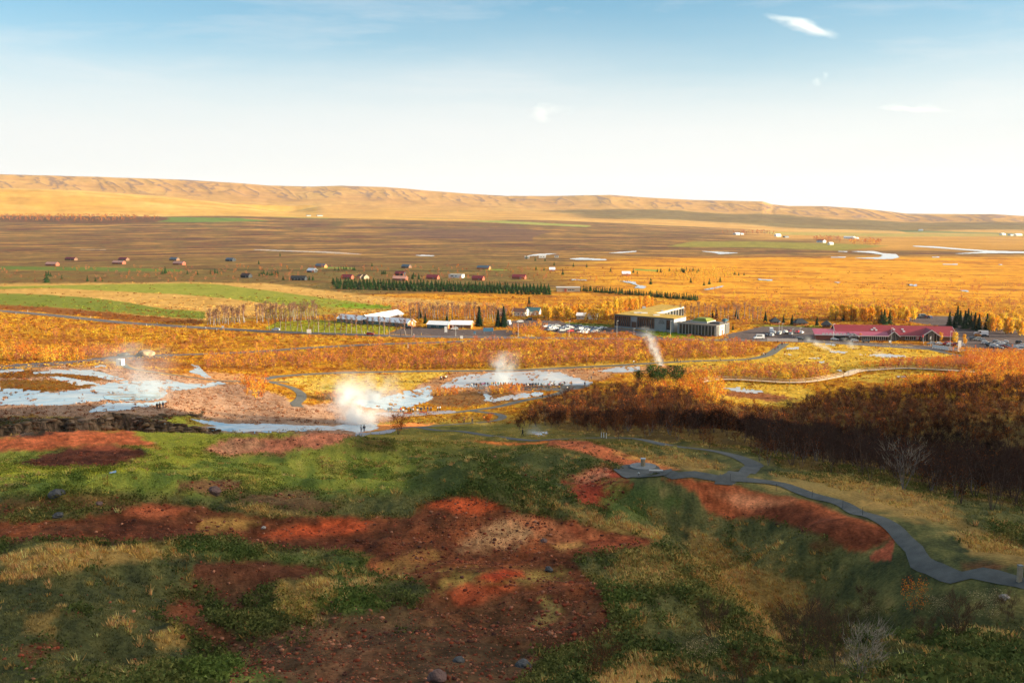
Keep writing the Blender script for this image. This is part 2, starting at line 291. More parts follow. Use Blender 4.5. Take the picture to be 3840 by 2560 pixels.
# hills
far = RG >= 4700
g = fbm(AZG*26, np.log(RG)*9, 5, 5); ridg = 1-np.abs(fbm(AZG*70+1.6*g, np.log(RG)*9+AZG*40, 4, 6))*2.2
hillc = pal(n01(STR*.9+g*.5+.1), A3((190,138,92)), A3((228,170,96)), A3((244,192,108)))
hillc = mixc(hillc, A3((135,110,105)), sst(.72, .95, ridg+.25*GN2)*.75*sst(6600, 7200, RG))  # blue-grey streaks painted as shade in the gullies
goldh = pal(n01(STR*1.5+.2), A3((205,150,70)), A3((240,180,78)), A3((250,202,110)))
pa, pt = pixdir([p[0] for p in HILLA], [p[1] for p in HILLA]); inA = 1.0*(AZG < R(-11.0))*(RG < 6150)
fm = sst(4500, 5100, RG+300*STR)
CG = mixc(CG, mixc(hillc, goldh, .55*(1-sst(5200, 7200, RG))), fm)
CG = mixc(CG, goldh, inA*sst(4500, 4900, RG)*1.0)
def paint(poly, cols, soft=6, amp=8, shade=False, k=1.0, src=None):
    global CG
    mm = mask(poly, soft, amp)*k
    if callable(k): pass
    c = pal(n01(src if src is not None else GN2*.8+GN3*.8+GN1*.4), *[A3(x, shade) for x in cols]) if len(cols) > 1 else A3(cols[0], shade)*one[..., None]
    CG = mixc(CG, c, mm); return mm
# far fields and woods
G1 = [(132,156,62),(158,172,70)]
paint([(585,831),(640,814),(900,818),(1010,829),(700,834)], [(112,138,60),(130,150,62)], 1.5, 3)
paint([(0,808),(600,812),(640,822),(580,832),(380,838),(150,834),(0,832)], [(92,70,50),(140,85,50)], 2, 5)
paint([(960,806),(1100,807),(1240,816),(1230,820),(1050,815)], [(165,165,72)], 1, 2)
paint([(1380,816),(1600,818),(1900,828),(2220,846),(2200,851),(1950,840),(1700,826),(1500,824)], [(165,168,80),(185,180,85)], 1, 2)
paint([(0,792),(500,796),(1000,806),(1900,826),(1700,829),(1000,812),(500,803),(0,800)], [(235,172,75),(250,195,95)], 2, 3)
paint([(2850,905),(3200,915),(3330,922),(3150,940),(2850,928),(2500,925),(2600,905)], [(150,140,62),(175,158,68)], 3, 4)
paint([(2850,868),(3400,876),(3840,880),(3840,886),(3300,888),(2900,880)], [(180,165,80),(215,180,90)], 2, 4)
paint([(3350,862),(3500,866),(3840,876),(3840,880),(3400,872)], [(150,150,80)], 1, 2)
paint([(1905,850),(2070,868),(2000,890),(1995,905),(1900,905),(1400,880),(1500,868)], [(112,80,72),(130,92,72)], 3, 5, k=.7)
paint([(0,998),(400,1003),(690,1010),(680,1018),(500,1017),(300,1015),(0,1010)], [(102,122,52),(122,132,52)], 1.5, 3)
paint([(760,1006),(1000,1010),(1800,1015),(1800,1019),(1000,1016),(760,1012)], [(82,74,42)], 1, 2, k=.7)
paint([(1210,1000),(1330,1004),(1330,1008),(1200,1006)], G1, 1, 2); paint([(1820,1008),(1900,1010),(1900,1014),(1820,1013)], G1, 1, 2)
paint([(2380,1008),(2480,1012),(2460,1017),(2380,1014)], G1, 1, 3)
# hay fields on the left
paint([(-500,1062),(0,1064),(700,1058),(1000,1062),(1400,1110),(1900,1140),(1500,1170),(1200,1180),(760,1205),(400,1180),(0,1150),(-500,1130)], [(200,150,62),(232,178,90),(240,192,105)], 4, 5, src=STR+GN2*.6)
paint([(-500,1078),(0,1074),(300,1068),(700,1062),(820,1066),(1000,1088),(1180,1112),(1440,1148),(1470,1160),(1250,1158),(1000,1138),(860,1120),(650,1102),(420,1092),(200,1080),(0,1084),(-500,1090)], [(150,156,52),(172,168,62),(140,150,48)], 2, 3, src=STR+GN1)
paint([(-500,1106),(0,1100),(150,1103),(330,1115),(480,1135),(620,1158),(770,1170),(770,1196),(640,1190),(430,1172),(200,1152),(0,1145),(-500,1135)], [(130,142,48),(152,152,56)], 2, 3, src=STR+GN1)
paint([(-500,1140),(0,1142),(200,1152),(430,1174),(640,1192),(760,1200),(760,1218),(420,1195),(100,1165),(-500,1150)], [(140,78,36),(168,105,42),(120,70,38)], 2, 5)
paint([(1238,1146),(1300,1138),(1470,1144),(1488,1152),(1420,1155),(1290,1155)], [(135,165,30),(150,172,42)], 1.5, 2)
paint([(1480,1160),(1320,1165),(1180,1185),(1000,1195),(1000,1160),(1150,1150)], [(172,152,55),(200,165,60)], 3, 4)
# lawns round the school and the hotel
paint([(990,1232),(1040,1206),(1180,1197),(1262,1204),(1530,1232),(1490,1232),(1440,1252),(1300,1250),(1100,1246)], [(150,150,36),(172,165,44)], 1.5, 2)
paint([(2400,1240),(2430,1228),(2520,1238),(2600,1262),(2690,1274),(2560,1272),(2470,1262)], [(150,165,30),(175,180,40)], 1.5, 2)
paint([(2120,1208),(2250,1215),(2300,1220),(2290,1226),(2150,1222),(2080,1216)], [(128,140,52)], 1.5, 2)
paint([(2780,1222),(2860,1218),(3060,1220),(3110,1226),(3060,1228),(2900,1224)], [(168,165,44)], 1.5, 2)
# asphalt yards
ASPH = [(112,98,92),(125,108,98)]
ASP = [[(1450,1252),(1510,1228),(1560,1226),(1640,1232),(1700,1234),(1860,1238),(1900,1236),(1960,1250),(1900,1262),(1640,1260)],
 [(1905,1205),(1960,1198),(2100,1203),(2120,1212),(2180,1222),(2320,1228),(2330,1245),(2300,1250),(2100,1250),(2020,1234),(2040,1222),(1990,1222),(1900,1232)],
 [(2310,1230),(2400,1240),(2470,1262),(2560,1272),(2400,1272),(2380,1250)],
 [(2700,1272),(2740,1250),(2860,1224),(2960,1222),(3080,1232),(3070,1262),(3200,1280),(3500,1296),(3560,1290),(3600,1310),(3560,1318),(3300,1300),(3000,1284),(2840,1276)],
 [(3380,1200),(3420,1185),(3640,1186),(3840,1200),(3900,1230),(4100,1300),(4100,1340),(3840,1332),(3700,1310),(3600,1300),(3560,1250),(3590,1235)]]
for p in ASP: paint(p, ASPH, 1.5, 2)
paint([(3600,1190),(3840,1196),(3840,1225),(3700,1215)], [(150,112,80),(170,125,85)], 3, 8, k=.7)
# flat east geysir field: yellow grass with bare sinter
YGR = [(205,155,45),(232,185,62),(240,198,85)]
paint([(2560,1345),(2850,1335),(2960,1290),(3100,1282),(3400,1300),(3560,1325),(3700,1360),(3500,1385),(3200,1390),(2900,1420),(2600,1400),(2480,1372)], YGR, 4, 10)
paint([(2380,1385),(2480,1368),(2620,1385),(2600,1405),(2400,1400)], [(200,130,70),(215,150,85)], 4, 8)
paint([(2620,1440),(2800,1430),(3020,1450),(3060,1480),(2980,1520),(2800,1515),(2640,1480)], YGR, 4, 10)
paint([(2880,1475),(2750,1462),(2700,1480),(2850,1502),(3000,1500)], [(190,120,70),(160,100,60)], 4, 8)
paint([(3180,1420),(3300,1395),(3500,1395),(3520,1420),(3300,1440)], YGR, 4, 8)
paint([(1010,1425),(1160,1408),(1450,1402),(1660,1398),(1690,1410),(1600,1425),(1560,1450),(1480,1465),(1380,1478),(1280,1470),(1180,1478),(1130,1440)], YGR+[(240,190,100)], 4, 8)
paint([(1180,1450),(1270,1442),(1310,1448),(1280,1458),(1200,1460)], [(160,155,60)], 4, 6, k=.7)
paint([(1130,1478),(1300,1475),(1400,1460),(1440,1480),(1330,1500),(1180,1505)], [(150,115,50),(120,85,40)], 4, 10, k=.8)
paint([(1700,1392),(2600,1340),(2850,1335),(2860,1345),(2700,1358),(2400,1378),(1990,1384)], YGR, 3, 6, k=.7)
paint([(0,1380),(440,1352),(440,1360),(0,1392)], YGR, 2, 4, k=.8)
# pale bare ground round the springs
TAN = [(178,128,92),(205,158,118),(222,180,145)]
paint([(-60,1395),(300,1370),(470,1388),(640,1408),(900,1440),(960,1450),(1080,1490),(1130,1520),(1300,1510),(1520,1540),(1540,1560),(1400,1590),(1350,1600),(1330,1635),(1200,1650),(1000,1640),(760,1635),(620,1600),(560,1570),(440,1565),(320,1568),(100,1560),(-60,1565)], TAN, 5, 10)
paint([(640,1408),(800,1395),(960,1410),(1020,1425),(960,1442),(850,1436)], [(214,150,90),(225,170,110)], 5, 10)
paint([(1540,1450),(1640,1420),(1700,1395),(2000,1388),(2400,1370),(2470,1378),(2400,1395),(2300,1408),(2250,1425),(2050,1440),(1900,1500),(1750,1500),(1650,1510),(1560,1480)], [(200,140,90),(225,170,115)], 5, 8)
paint([(1600,1480),(1900,1460),(1950,1500),(1700,1530),(1620,1520)], [(165,115,70),(150,110,55)], 5, 8)
# mossy islands on the left
paint([(0,1395),(90,1385),(220,1398),(330,1404),(420,1425),(360,1430),(230,1415),(0,1420)], [(120,70,30),(165,115,40)], 2, 6)
paint([(0,1425),(200,1422),(350,1440),(365,1448),(250,1462),(150,1470),(60,1480),(0,1475)], [(130,80,30),(160,115,40)], 2, 6)
paint([(260,1390),(380,1392),(400,1398),(330,1404),(280,1398)], [(140,100,40)], 2, 4)
paint([(440,1345),(640,1355),(740,1368),(1000,1380),(1000,1390),(720,1380),(520,1376),(460,1365)], [(190,120,40),(150,90,35)], 3, 6)
# bank
paint([(-50,1562),(330,1570),(520,1562),(700,1552),(760,1545),(760,1560),(560,1580),(420,1600),(330,1620),(180,1640),(-50,1640)], [(60,50,38),(110,88,58),(150,120,95)], 2, 10, src=GN2*2.2)
paint([(-50,1590),(120,1570),(150,1600),(60,1630),(-50,1640)], [(70,72,34),(90,80,40)], 4, 8)
# green strip below the bank
paint([(330,1620),(560,1582),(700,1560),(770,1575),(740,1600),(800,1625),(1100,1628),(1200,1640),(1000,1650),(860,1670),(760,1690),(780,1720),(600,1760),(300,1780),(-50,1800),(-50,1740),(480,1720),(560,1690)], [(105,112,42),(140,140,50),(88,100,40)], 5, 12, shade=True)
paint([(680,1560),(800,1572),(800,1596),(700,1590)], [(190,145,60)], 4, 8, k=.7)
# red earth
RED = dict(shade=True)
RE1 = [(62,38,30),(88,48,36),(118,60,42)]; RE2 = [(54,30,26),(70,36,30),(90,44,36)]; RE3 = [(128,50,36),(158,66,42),(104,44,34)]; PK = [(130,84,72),(165,118,102),(130,74,60)]
soil = np.zeros(PXG.shape)
def red(poly, cols, soft=5, amp=10, k=1.0):
    global soil
    soft = soft*1.9; amp = amp*1.3
    mm = paint(poly, cols, soft, amp, True, k, src=GN2*.9+GN3*.9+.5*GN1); soil = np.maximum(soil, mm); return mm
red([(-60,1648),(150,1632),(330,1618),(480,1606),(500,1620),(560,1650),(600,1680),(480,1665),(300,1670),(120,1690),(-60,1692)], [(150,72,50),(178,92,66)])
red([(50,1740),(150,1705),(260,1672),(400,1664),(520,1680),(560,1705),(470,1740),(420,1758),(300,1750),(190,1760)], RE2)
red([(300,1675),(420,1662),(500,1680),(420,1690)], [(150,75,58)], 6, 8, .7)
red([(770,1690),(830,1655),(940,1640),(1060,1642),(1180,1620),(1300,1622),(1290,1660),(1200,1675),(1100,1690),(1000,1700),(850,1712)], [(128,72,62),(160,95,82),(120,64,52)])
red([(790,1685),(860,1655),(960,1650),(1000,1665),(940,1690),(850,1702)], PK, 8, 8, .8)
red([(1340,1600),(1480,1590),(1640,1584),(1560,1602),(1440,1612),(1340,1630)], [(188,118,75),(170,90,60)], 3, 6)
red([(1330,1640),(1480,1660),(1460,1690),(1330,1675)], RE2, 8, 15, .6)
red([(660,1810),(780,1800),(920,1806),(920,1840),(800,1850),(660,1840)], [(92,66,52),(110,76,58)], 6, 12)
red([(820,1850),(1000,1850),(1100,1830),(1180,1850),(1300,1890),(1200,1920),(1080,1900),(900,1880)], [(84,58,48),(98,68,54)], 6, 14, .8)
red([(0,1820),(100,1805),(110,1825),(0,1832)], [(88,66,56)], 5, 8)
red([(-60,1890),(300,1850),(560,1870),(420,1900),(200,1925),(100,1940),(-60,1960)], [(72,44,34),(90,52,38)], 12, 22, .75)
red([(-60,1960),(160,1960),(330,1930),(450,1895),(600,1888),(750,1898),(860,1915),(1000,1930),(1300,1932),(1500,1935),(1620,1905),(1640,1880),(1720,1865),(1820,1872),(1900,1900),(1960,1930),(2140,1950),(2300,1975),(2430,2010),(2470,2035),(2430,2060),(2230,2075),(2130,2100),(2190,2140),(2240,2180),(2300,2260),(2320,2330),(2280,2420),(2080,2460),(1900,2450),(1700,2400),(1560,2350),(1520,2280),(1600,2210),(1560,2180),(1420,2160),(1330,2080),(1200,2055),(1050,2050),(820,2020),(560,2025),(330,2030),(200,2020),(-60,2040)], RE1, 6, 14)
red([(330,2020),(420,1935),(600,1960),(760,1960),(900,1990),(760,2010),(560,2024)], RE2, 12, 14, .85)
red([(460,1925),(600,1893),(700,1905),(660,1930),(560,1945)], [(144,76,58),(120,54,40)], 10, 14, .8)
red([(740,1950),(860,1935),(960,1950),(880,1990),(740,2000)], [(150,112,68),(128,90,58)], 10, 14, .85)
red([(980,2010),(1080,1975),(1250,1945),(1400,1945),(1380,1990),(1200,2005),(1050,2020)], RE3, 8, 12, .9)
red([(1000,2025),(1150,2010),(1350,2010),(1420,2060),(1600,2060),(1700,2040),(1650,2100),(1500,2110),(1400,2080),(1200,2048)], RE2, 12, 16, .7)
red([(1560,1905),(1680,1866),(1800,1874),(1880,1900),(1800,1935),(1720,1930),(1640,1912)], RE3, 8, 10, .9)
red([(1800,2020),(1900,1960),(2000,1950),(2100,1975),(2160,2010),(1990,2040),(1850,2060),(1700,2070)], [(140,92,74),(168,126,104),(118,66,50)], 12, 20, .7)
red([(1980,1960),(2200,1970),(2400,2020),(2380,2050),(2200,2060),(2060,2030)], [(146,66,46),(124,58,44),(164,94,70)], 10, 16, .7)
red([(2080,2040),(2180,2025),(2200,2045),(2100,2058)], [(190,135,90)], 8, 8, .6)
red([(1420,2110),(1600,2050),(1660,2080),(1560,2150),(1450,2170)], [(120,92,58),(110,60,42)], 10, 16, .8)
red([(1590,2180),(1700,2130),(1900,2140),(2100,2130),(2130,2150),(2000,2185),(1900,2180),(1700,2190),(1640,2210)], [(118,98,58),(132,106,66)], 12, 20, .7)
red([(1660,2220),(1750,2185),(1870,2188),(1940,2200),(1880,2235),(1800,2260),(1690,2258)], [(136,56,40),(156,72,50)], 8, 12, .85)
red([(1780,2170),(1800,2150),(1880,2130),(1960,2140),(1960,2160),(1860,2180)], [(128,40,32),(150,52,38)], 7, 8, .9)
red([(1980,2360),(2030,2300),(2010,2240),(2060,2230),(2100,2290),(2060,2330),(2000,2370)], [(128,106,68),(142,122,80)], 8, 12, .75)
red([(1960,2370),(2250,2340),(2280,2400),(2150,2440),(1980,2420)], [(56,32,26),(70,38,30)], 14, 16, .9)
red([(720,2110),(860,2095),(1100,2100),(1260,2130),(1220,2150),(1060,2160),(960,2190),(880,2250),(900,2300),(860,2330),(800,2260),(760,2200),(700,2150)], [(66,38,34),(80,46,38),(60,36,32)], 6, 14)
red([(560,2310),(620,2250),(730,2250),(740,2300),(830,2350),(900,2400),(1000,2440),(880,2440),(760,2400),(680,2340)], [(80,42,34),(96,50,40)], 6, 14)
red([(1050,2340),(1300,2270),(1480,2250),(1660,2350),(1680,2520),(1250,2480),(1100,2420)], [(66,46,38),(88,60,48),(78,66,44)], 14, 30, .75)
red([(80,2510),(70,2420),(180,2390),(230,2420),(160,2470),(110,2520)], [(80,42,34),(96,50,40)], 5, 10)
red([(230,2560),(260,2530),(360,2530),(350,2580),(230,2600)], [(64,36,32)], 6, 10)
red([(230,2290),(310,2285),(310,2315),(240,2310)], [(90,50,40)], 6, 10, .6)
red([(820,2400),(1000,2380),(1300,2360),(1500,2350),(1700,2400),(1900,2450),(2060,2480),(2020,2560),(2000,2640),(700,2640),(900,2500)], [(54,40,36),(72,50,44),(92,64,54),(46,34,32)], 10, 26, .96)
red([(1270,2450),(1450,2420),(1450,2520),(1300,2600),(1150,2600)], [(92,56,48),(112,68,58)], 14, 20, .6)
red([(700,2140),(1000,2200),(1250,2180),(1600,2230),(2300,2260),(2360,2420),(2100,2560),(1900,2640),(600,2640),(700,2450),(600,2350)], [(58,44,36),(76,54,44)], 30, 60, .55)
# red slopes by the path
red([(2050,1652),(2180,1650),(2290,1680),(2400,1710),(2540,1755),(2480,1762),(2400,1755),(2300,1735),(2200,1700),(2040,1665)], [(138,70,54),(172,94,70)], 3, 6)
red([(1760,1650),(1900,1656),(2050,1655),(2040,1662),(1860,1665)], [(178,92,52)], 2, 4)
red([(2480,1790),(2560,1788),(2760,1820),(2950,1860),(3100,1905),(3280,1965),(3360,1990),(3330,2020),(3260,2070),(3180,2060),(3100,2000),(2950,1960),(2820,1930),(2740,1945),(2660,1920),(2620,1850),(2540,1810)], [(106,54,40),(140,70,50),(92,46,36)], 4, 8)
red([(2680,1850),(2800,1845),(2980,1880),(2900,1900),(2760,1895)], [(190,112,92)], 10, 12, .7)
red([(2900,1885),(3100,1930),(3300,1985),(3330,2020),(3250,2070),(3050,2000),(2900,1950),(2780,1925)], [(70,36,31),(92,46,38)], 8, 12, .8)  # lower slope painted darker to stand for its shade
red([(2100,1800),(2200,1760),(2300,1755),(2360,1790),(2330,1850),(2260,1900),(2180,1890),(2120,1850)], [(104,40,34),(128,54,44)], 6, 12)
red([(2120,1790),(2240,1757),(2300,1760),(2280,1790),(2180,1810)], [(170,110,95),(150,80,66)], 6, 8, .9)
red([(1800,1720),(1850,1700),(1900,1720),(1860,1745)], RE2, 8, 12, .8); red([(1860,1770),(1960,1760),(2060,1830),(2000,1840),(1900,1800)], RE2, 12, 20, .7)
red([(3020,2030),(3150,2020),(3180,2045),(3060,2070)], [(72,40,32)], 6, 10, .8)
red([(3260,2085),(3300,2060),(3340,2020),(3372,1990),(3350,2060),(3330,2100),(3260,2105)], [(128,62,52),(150,78,64)], 2, 4)
red([(3580,2120),(3700,2110),(3760,2120),(3720,2140),(3600,2145)], [(92,48,42)], 8, 14, .7)
red([(3660,2010),(3800,2000),(3840,2030),(3700,2040)], [(84,48,40)], 10, 16, .6)
# straw patches in the near grass
STRW = np.zeros(PXG.shape)
STW = [(142,116,66),(168,134,76),(112,98,58)]
for P_ in [[(1030,2170),(1250,2150),(1290,2200),(1200,2330),(1060,2310),(1000,2240)], [(0,2080),(300,2040),(640,2040),(660,2090),(400,2110),(150,2160),(0,2180)],
 [(2340,2100),(2450,2060),(2560,2120),(2600,2200),(2480,2210),(2340,2180)], [(2200,2540),(2400,2460),(2560,2500),(2500,2600),(2200,2600)],
 [(2560,1960),(2700,2010),(2800,2100),(3020,2180),(3060,2280),(2900,2340),(2700,2250),(2600,2100)], [(2080,1900),(2300,1930),(2500,2000),(2460,2010),(2200,1950)],
 [(2800,2300),(3000,2320),(2960,2400),(2840,2380)], [(60,2300),(220,2270),(160,2380),(60,2370)], [(520,2380),(640,2330),(700,2400),(560,2440)], [(820,1880),(1000,1890),(1150,1920),(1000,1925)],
 [(3100,1900),(3400,1880),(3700,2000),(3840,2060),(3840,2130),(3600,2090),(3560,1990),(3380,1930)], [(2850,1790),(3200,1800),(3420,1850),(3600,1930),(3400,1950),(3100,1880),(2900,1820)],
 [(2300,1690),(2560,1700),(2740,1740),(2600,1775),(2430,1720)]]:
    STRW = np.maximum(STRW, paint(P_, STW, 16, 26, True, .6))
for P_ in [[(1200,2200),(1300,2190),(1380,2220),(1420,2270),(1300,2300),(1200,2270)], [(2280,2200),(2380,2200),(2400,2300),(2300,2300)], [(700,2480),(900,2460),(1050,2540),(700,2600)],
 [(1250,2070),(1380,2090),(1400,2150),(1300,2180),(1230,2130)], [(560,2050),(720,2040),(900,2060),(1200,2080),(1190,2100),(800,2090),(600,2080)], [(2250,1810),(2500,1800),(2560,1880),(2450,1960),(2280,1930)]]:
    paint(P_, [(58,76,38),(76,92,44),(50,64,36)], 18, 26, True, .7)
paint([(2050,2640),(2250,2420),(2700,2330),(3080,2290),(3400,2330),(3900,2280),(4200,2300),(4200,2640)], [(44,50,32),(58,62,38),(84,76,46)], 30, 30, True, .7)
paint([(-60,2100),(400,2160),(700,2200),(600,2300),(500,2560),(-60,2640)], [(44,50,34),(56,60,38),(72,72,44)], 40, 30, True, .5)
paint([(1650,1700),(2000,1690),(2250,1760),(2100,1830),(2200,1900),(1900,1860),(1500,1860),(1500,1780)], [(56,62,38),(70,78,44),(48,56,34)], 30, 30, True, .7)
# dark ground under the wood
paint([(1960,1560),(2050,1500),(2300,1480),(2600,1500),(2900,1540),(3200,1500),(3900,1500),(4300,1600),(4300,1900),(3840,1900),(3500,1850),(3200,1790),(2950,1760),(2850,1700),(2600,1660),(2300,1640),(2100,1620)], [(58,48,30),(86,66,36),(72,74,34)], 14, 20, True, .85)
soil *= (PYG > 1500)
gr = np.zeros_like(HG); gr[1:-1] = (HG[2:]-HG[:-2])/(RG[2:]-RG[:-2])
steep = sst(.28, .6, gr)*(RG > 235)*(RG < 300)*(AZG < R(-8)); steep = np.maximum(steep, np.roll(steep, 2, 0))
CG = mixc(CG, pal(n01(fbm(AZG*230, HG*1.1, 4, 5)*2.4), A3((58,46,36)), A3((118,94,64)), A3((165,132,98)), A3((90,72,50))), steep)
CG = CG*(1+soil*(.30*fbm(XG/3.5, YG/3.5, 3, 2, .6)+.75*fbm(XG/.8, YG/1.1, 3, 5, .8)))[..., None]
CG = CG*np.stack([1-.06*soil, 1+.05*soil, 1-.26*soil], -1)
CG = CG*(1+(.12*soil-.12*(1-soil))*(1-sst(180, 270, RG)))[..., None]
CG = CG*(1+.12*GN2+.16*GN3*(RG < 1200)+.08*GN1)[..., None]
CG = CG*(1-.14*sst(3500, 7000, RG))[..., None]
CG = CG*(1+.12*sst(1160, 1100, PYG)*sst(940, 970, PYG)*sst(2100, 2600, PXG))[..., None]  # plain at right brightened in colour, like a glow of sunlight
# ------------------------------------------------------------------ materials
MATS = {}
def mat(name, col, rough=.8, metal=0., var=.12, scale=2.0, attr=None, trans=0., spec=.3, bump=0., bscale=8.):
    if name in MATS: return MATS[name]
    m = bpy.data.materials.new(name); m.use_nodes = True; nt = m.node_tree; b = nt.nodes['Principled BSDF']; N = nt.nodes.new; L = nt.links.new
    b.inputs['Roughness'].default_value = rough; b.inputs['Metallic'].default_value = metal; b.inputs['Specular IOR Level'].default_value = spec
    tc = N('ShaderNodeTexCoord'); nz = N('ShaderNodeTexNoise'); nz.inputs['Scale'].default_value = scale; nz.inputs['Detail'].default_value = 4
    L(tc.outputs['Object'], nz.inputs['Vector'])
    if attr: c = N('ShaderNodeAttribute'); c.attribute_name = attr; src = c.outputs['Color']
    else: c = N('ShaderNodeRGB'); c.outputs[0].default_value = (*[float(v) for v in col], 1); src = c.outputs[0]
    mr = N('ShaderNodeMapRange'); mr.inputs[1].default_value = .25; mr.inputs[2].default_value = .75; mr.inputs[3].default_value = 1-var; mr.inputs[4].default_value = 1+var; L(nz.outputs[0], mr.inputs[0])
    mx = N('ShaderNodeVectorMath'); mx.operation = 'SCALE'; L(src, mx.inputs[0]); L(mr.outputs[0], mx.inputs['Scale']); L(mx.outputs[0], b.inputs['Base Color'])
    if bump:
        n2 = N('ShaderNodeTexNoise'); n2.inputs['Scale'].default_value = bscale; n2.inputs['Detail'].default_value = 5; L(tc.outputs['Object'], n2.inputs['Vector'])
        bp = N('ShaderNodeBump'); bp.inputs['Strength'].default_value = bump; bp.inputs['Distance'].default_value = .3; L(n2.outputs[0], bp.inputs['Height']); L(bp.outputs[0], b.inputs['Normal'])
    if trans:
        tr = N('ShaderNodeBsdfTranslucent'); L(mx.outputs[0], tr.inputs[0]); ms = N('ShaderNodeMixShader'); ms.inputs[0].default_value = trans
        L(b.outputs[0], ms.inputs[1]); L(tr.outputs[0], ms.inputs[2]); L(ms.outputs[0], nt.nodes['Material Output'].inputs[0])
    MATS[name] = m; return m
def meshnp(name, verts, faces_flat, sizes, material, fcol=None, vcol=None, smooth=False, parent=None, link=True):
    me = bpy.data.meshes.new(name); nv = len(verts); nf = len(sizes)
    me.vertices.add(nv); me.vertices.foreach_set('co', np.ascontiguousarray(verts, dtype=np.float32).ravel())
    me.loops.add(len(faces_flat)); me.loops.foreach_set('vertex_index', np.ascontiguousarray(faces_flat, dtype=np.int32))
    st = np.zeros(nf, np.int32); st[1:] = np.cumsum(sizes)[:-1]
    me.polygons.add(nf); me.polygons.foreach_set('loop_start', st); me.polygons.foreach_set('loop_total', np.asarray(sizes, np.int32))
    if smooth: me.polygons.foreach_set('use_smooth', np.ones(nf, bool))
    me.update(calc_edges=True)
    if vcol is not None:
        at = me.attributes.new('Col', 'FLOAT_COLOR', 'POINT'); c = np.ones((nv, 4), np.float32); c[:, :3] = vcol; at.data.foreach_set('color', c.ravel())
    if fcol is not None:
        at = me.attributes.new('Col', 'FLOAT_COLOR', 'FACE'); c = np.ones((nf, 4), np.float32); c[:, :3] = fcol; at.data.foreach_set('color', c.ravel())
    me.materials.append(material)
    o = bpy.data.objects.new(name, me)
    if link: COL.objects.link(o)
    if parent is not None: o.parent = parent
    return o
def tag(o, label=None, cat=None, group=None, kind=None):
    if label: o['label'] = label
    if cat: o['category'] = cat
    if group: o['group'] = group
    if kind: o['kind'] = kind
    return o
def gridmesh(name, i0, i1, material, kind='structure'):
    nr = i1-i0; na = len(AZ); V = np.stack([XG[i0:i1], YG[i0:i1], HG[i0:i1]], -1).reshape(-1, 3)
    idx = np.arange(nr*na).reshape(nr, na); q = np.stack([idx[:-1, :-1], idx[:-1, 1:], idx[1:, 1:], idx[1:, :-1]], -1).reshape(-1, 4)
    if name == 'ground' : pass
    # close the sheet behind the camera
    q = q[:, ::-1]
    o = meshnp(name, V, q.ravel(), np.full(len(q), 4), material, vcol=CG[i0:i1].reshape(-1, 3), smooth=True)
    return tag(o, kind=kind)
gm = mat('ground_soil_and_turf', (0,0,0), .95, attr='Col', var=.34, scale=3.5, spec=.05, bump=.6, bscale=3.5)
hm = mat('hill_turf', (0,0,0), .95, attr='Col', var=.10, scale=.01, spec=.05)
ih = int(np.searchsorted(RR, 4600))
if AZ[0] < -math.pi+1e-4: pass
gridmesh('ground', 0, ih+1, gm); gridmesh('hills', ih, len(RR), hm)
# ------------------------------------------------------------------ road and path surfaces
def ribbon(name, line, w, m, off, nc=6, edge=0.):
    T = np.gradient(line, axis=0); T /= np.linalg.norm(T, axis=1)[:, None]+1e-9; Nn = np.stack([T[:, 1], -T[:, 0]], 1); n = len(line)
    cols = []
    for k in range(nc):
        s = (k/(nc-1)-.5)*w
        jit = edge*fbm(np.arange(n)*.35, np.full(n, k*5.), 3, k) if k in (0, nc-1) else 0
        p = line+Nn*(s+(jit if k else -np.asarray(jit)))[..., None] if np.ndim(jit) else line+Nn*s
        cols.append(p)
    P = np.stack(cols, 1); Z = ground(P[..., 0], P[..., 1])+off; Vv = np.concatenate([P, Z[..., None]], -1).reshape(-1, 3)
    idx = np.arange(n*nc).reshape(n, nc); q = np.stack([idx[:-1, :-1], idx[:-1, 1:], idx[1:, 1:], idx[1:, :-1]], -1).reshape(-1, 4)
    return meshnp(name.strip(), Vv, q[:, ::-1].ravel(), np.full(len(q), 4), m, smooth=True)
m_asph = mat('asphalt', alb((118,106,100)), .85, var=.12, scale=.5); m_path = mat('grey_gravel_path', alb((80,84,84), True)*.72, .9, var=.3, scale=.9, bump=.2, bscale=20)
m_line = mat('white_road_paint', (.6,.6,.58), .7)
m_verge = mat('dry_verge', alb((205,150,70)), .9, var=.25, scale=.7)
for k_, (s_, w_, pts) in PATHS.items():
    o = ribbon(k_, PW[k_], w_, m_asph if s_ == 'asph' else m_path, .14 if w_ > 5 else .07, edge=.0 if s_ == 'asph' else .09); tag(o, kind='structure')
cl = PW['road']
T = np.gradient(cl, axis=0); T /= np.linalg.norm(T, axis=1)[:, None]; Nn = np.stack([T[:, 1], -T[:, 0]], 1)
for s in (-3.3, 3.3):
    tag(ribbon('road_edge_line', cl+Nn*s, .16, m_line, .17, 2), kind='structure')
seg = cl[::1]; vv = []; ff = []
for i in range(0, len(cl)-1, 3):
    a, b = cl[i], cl[i]+(cl[i+1]-cl[i])*.8; n = Nn[i]*.09; k = len(vv)
    for p in (a-n, a+n, b+n, b-n): vv.append((p[0], p[1], float(ground(p[0], p[1]))+.18))
    ff += [k+3, k+2, k+1, k]
tag(meshnp('road_centre_line', np.array(vv), ff, [4]*(len(ff)//4), m_line), kind='structure')
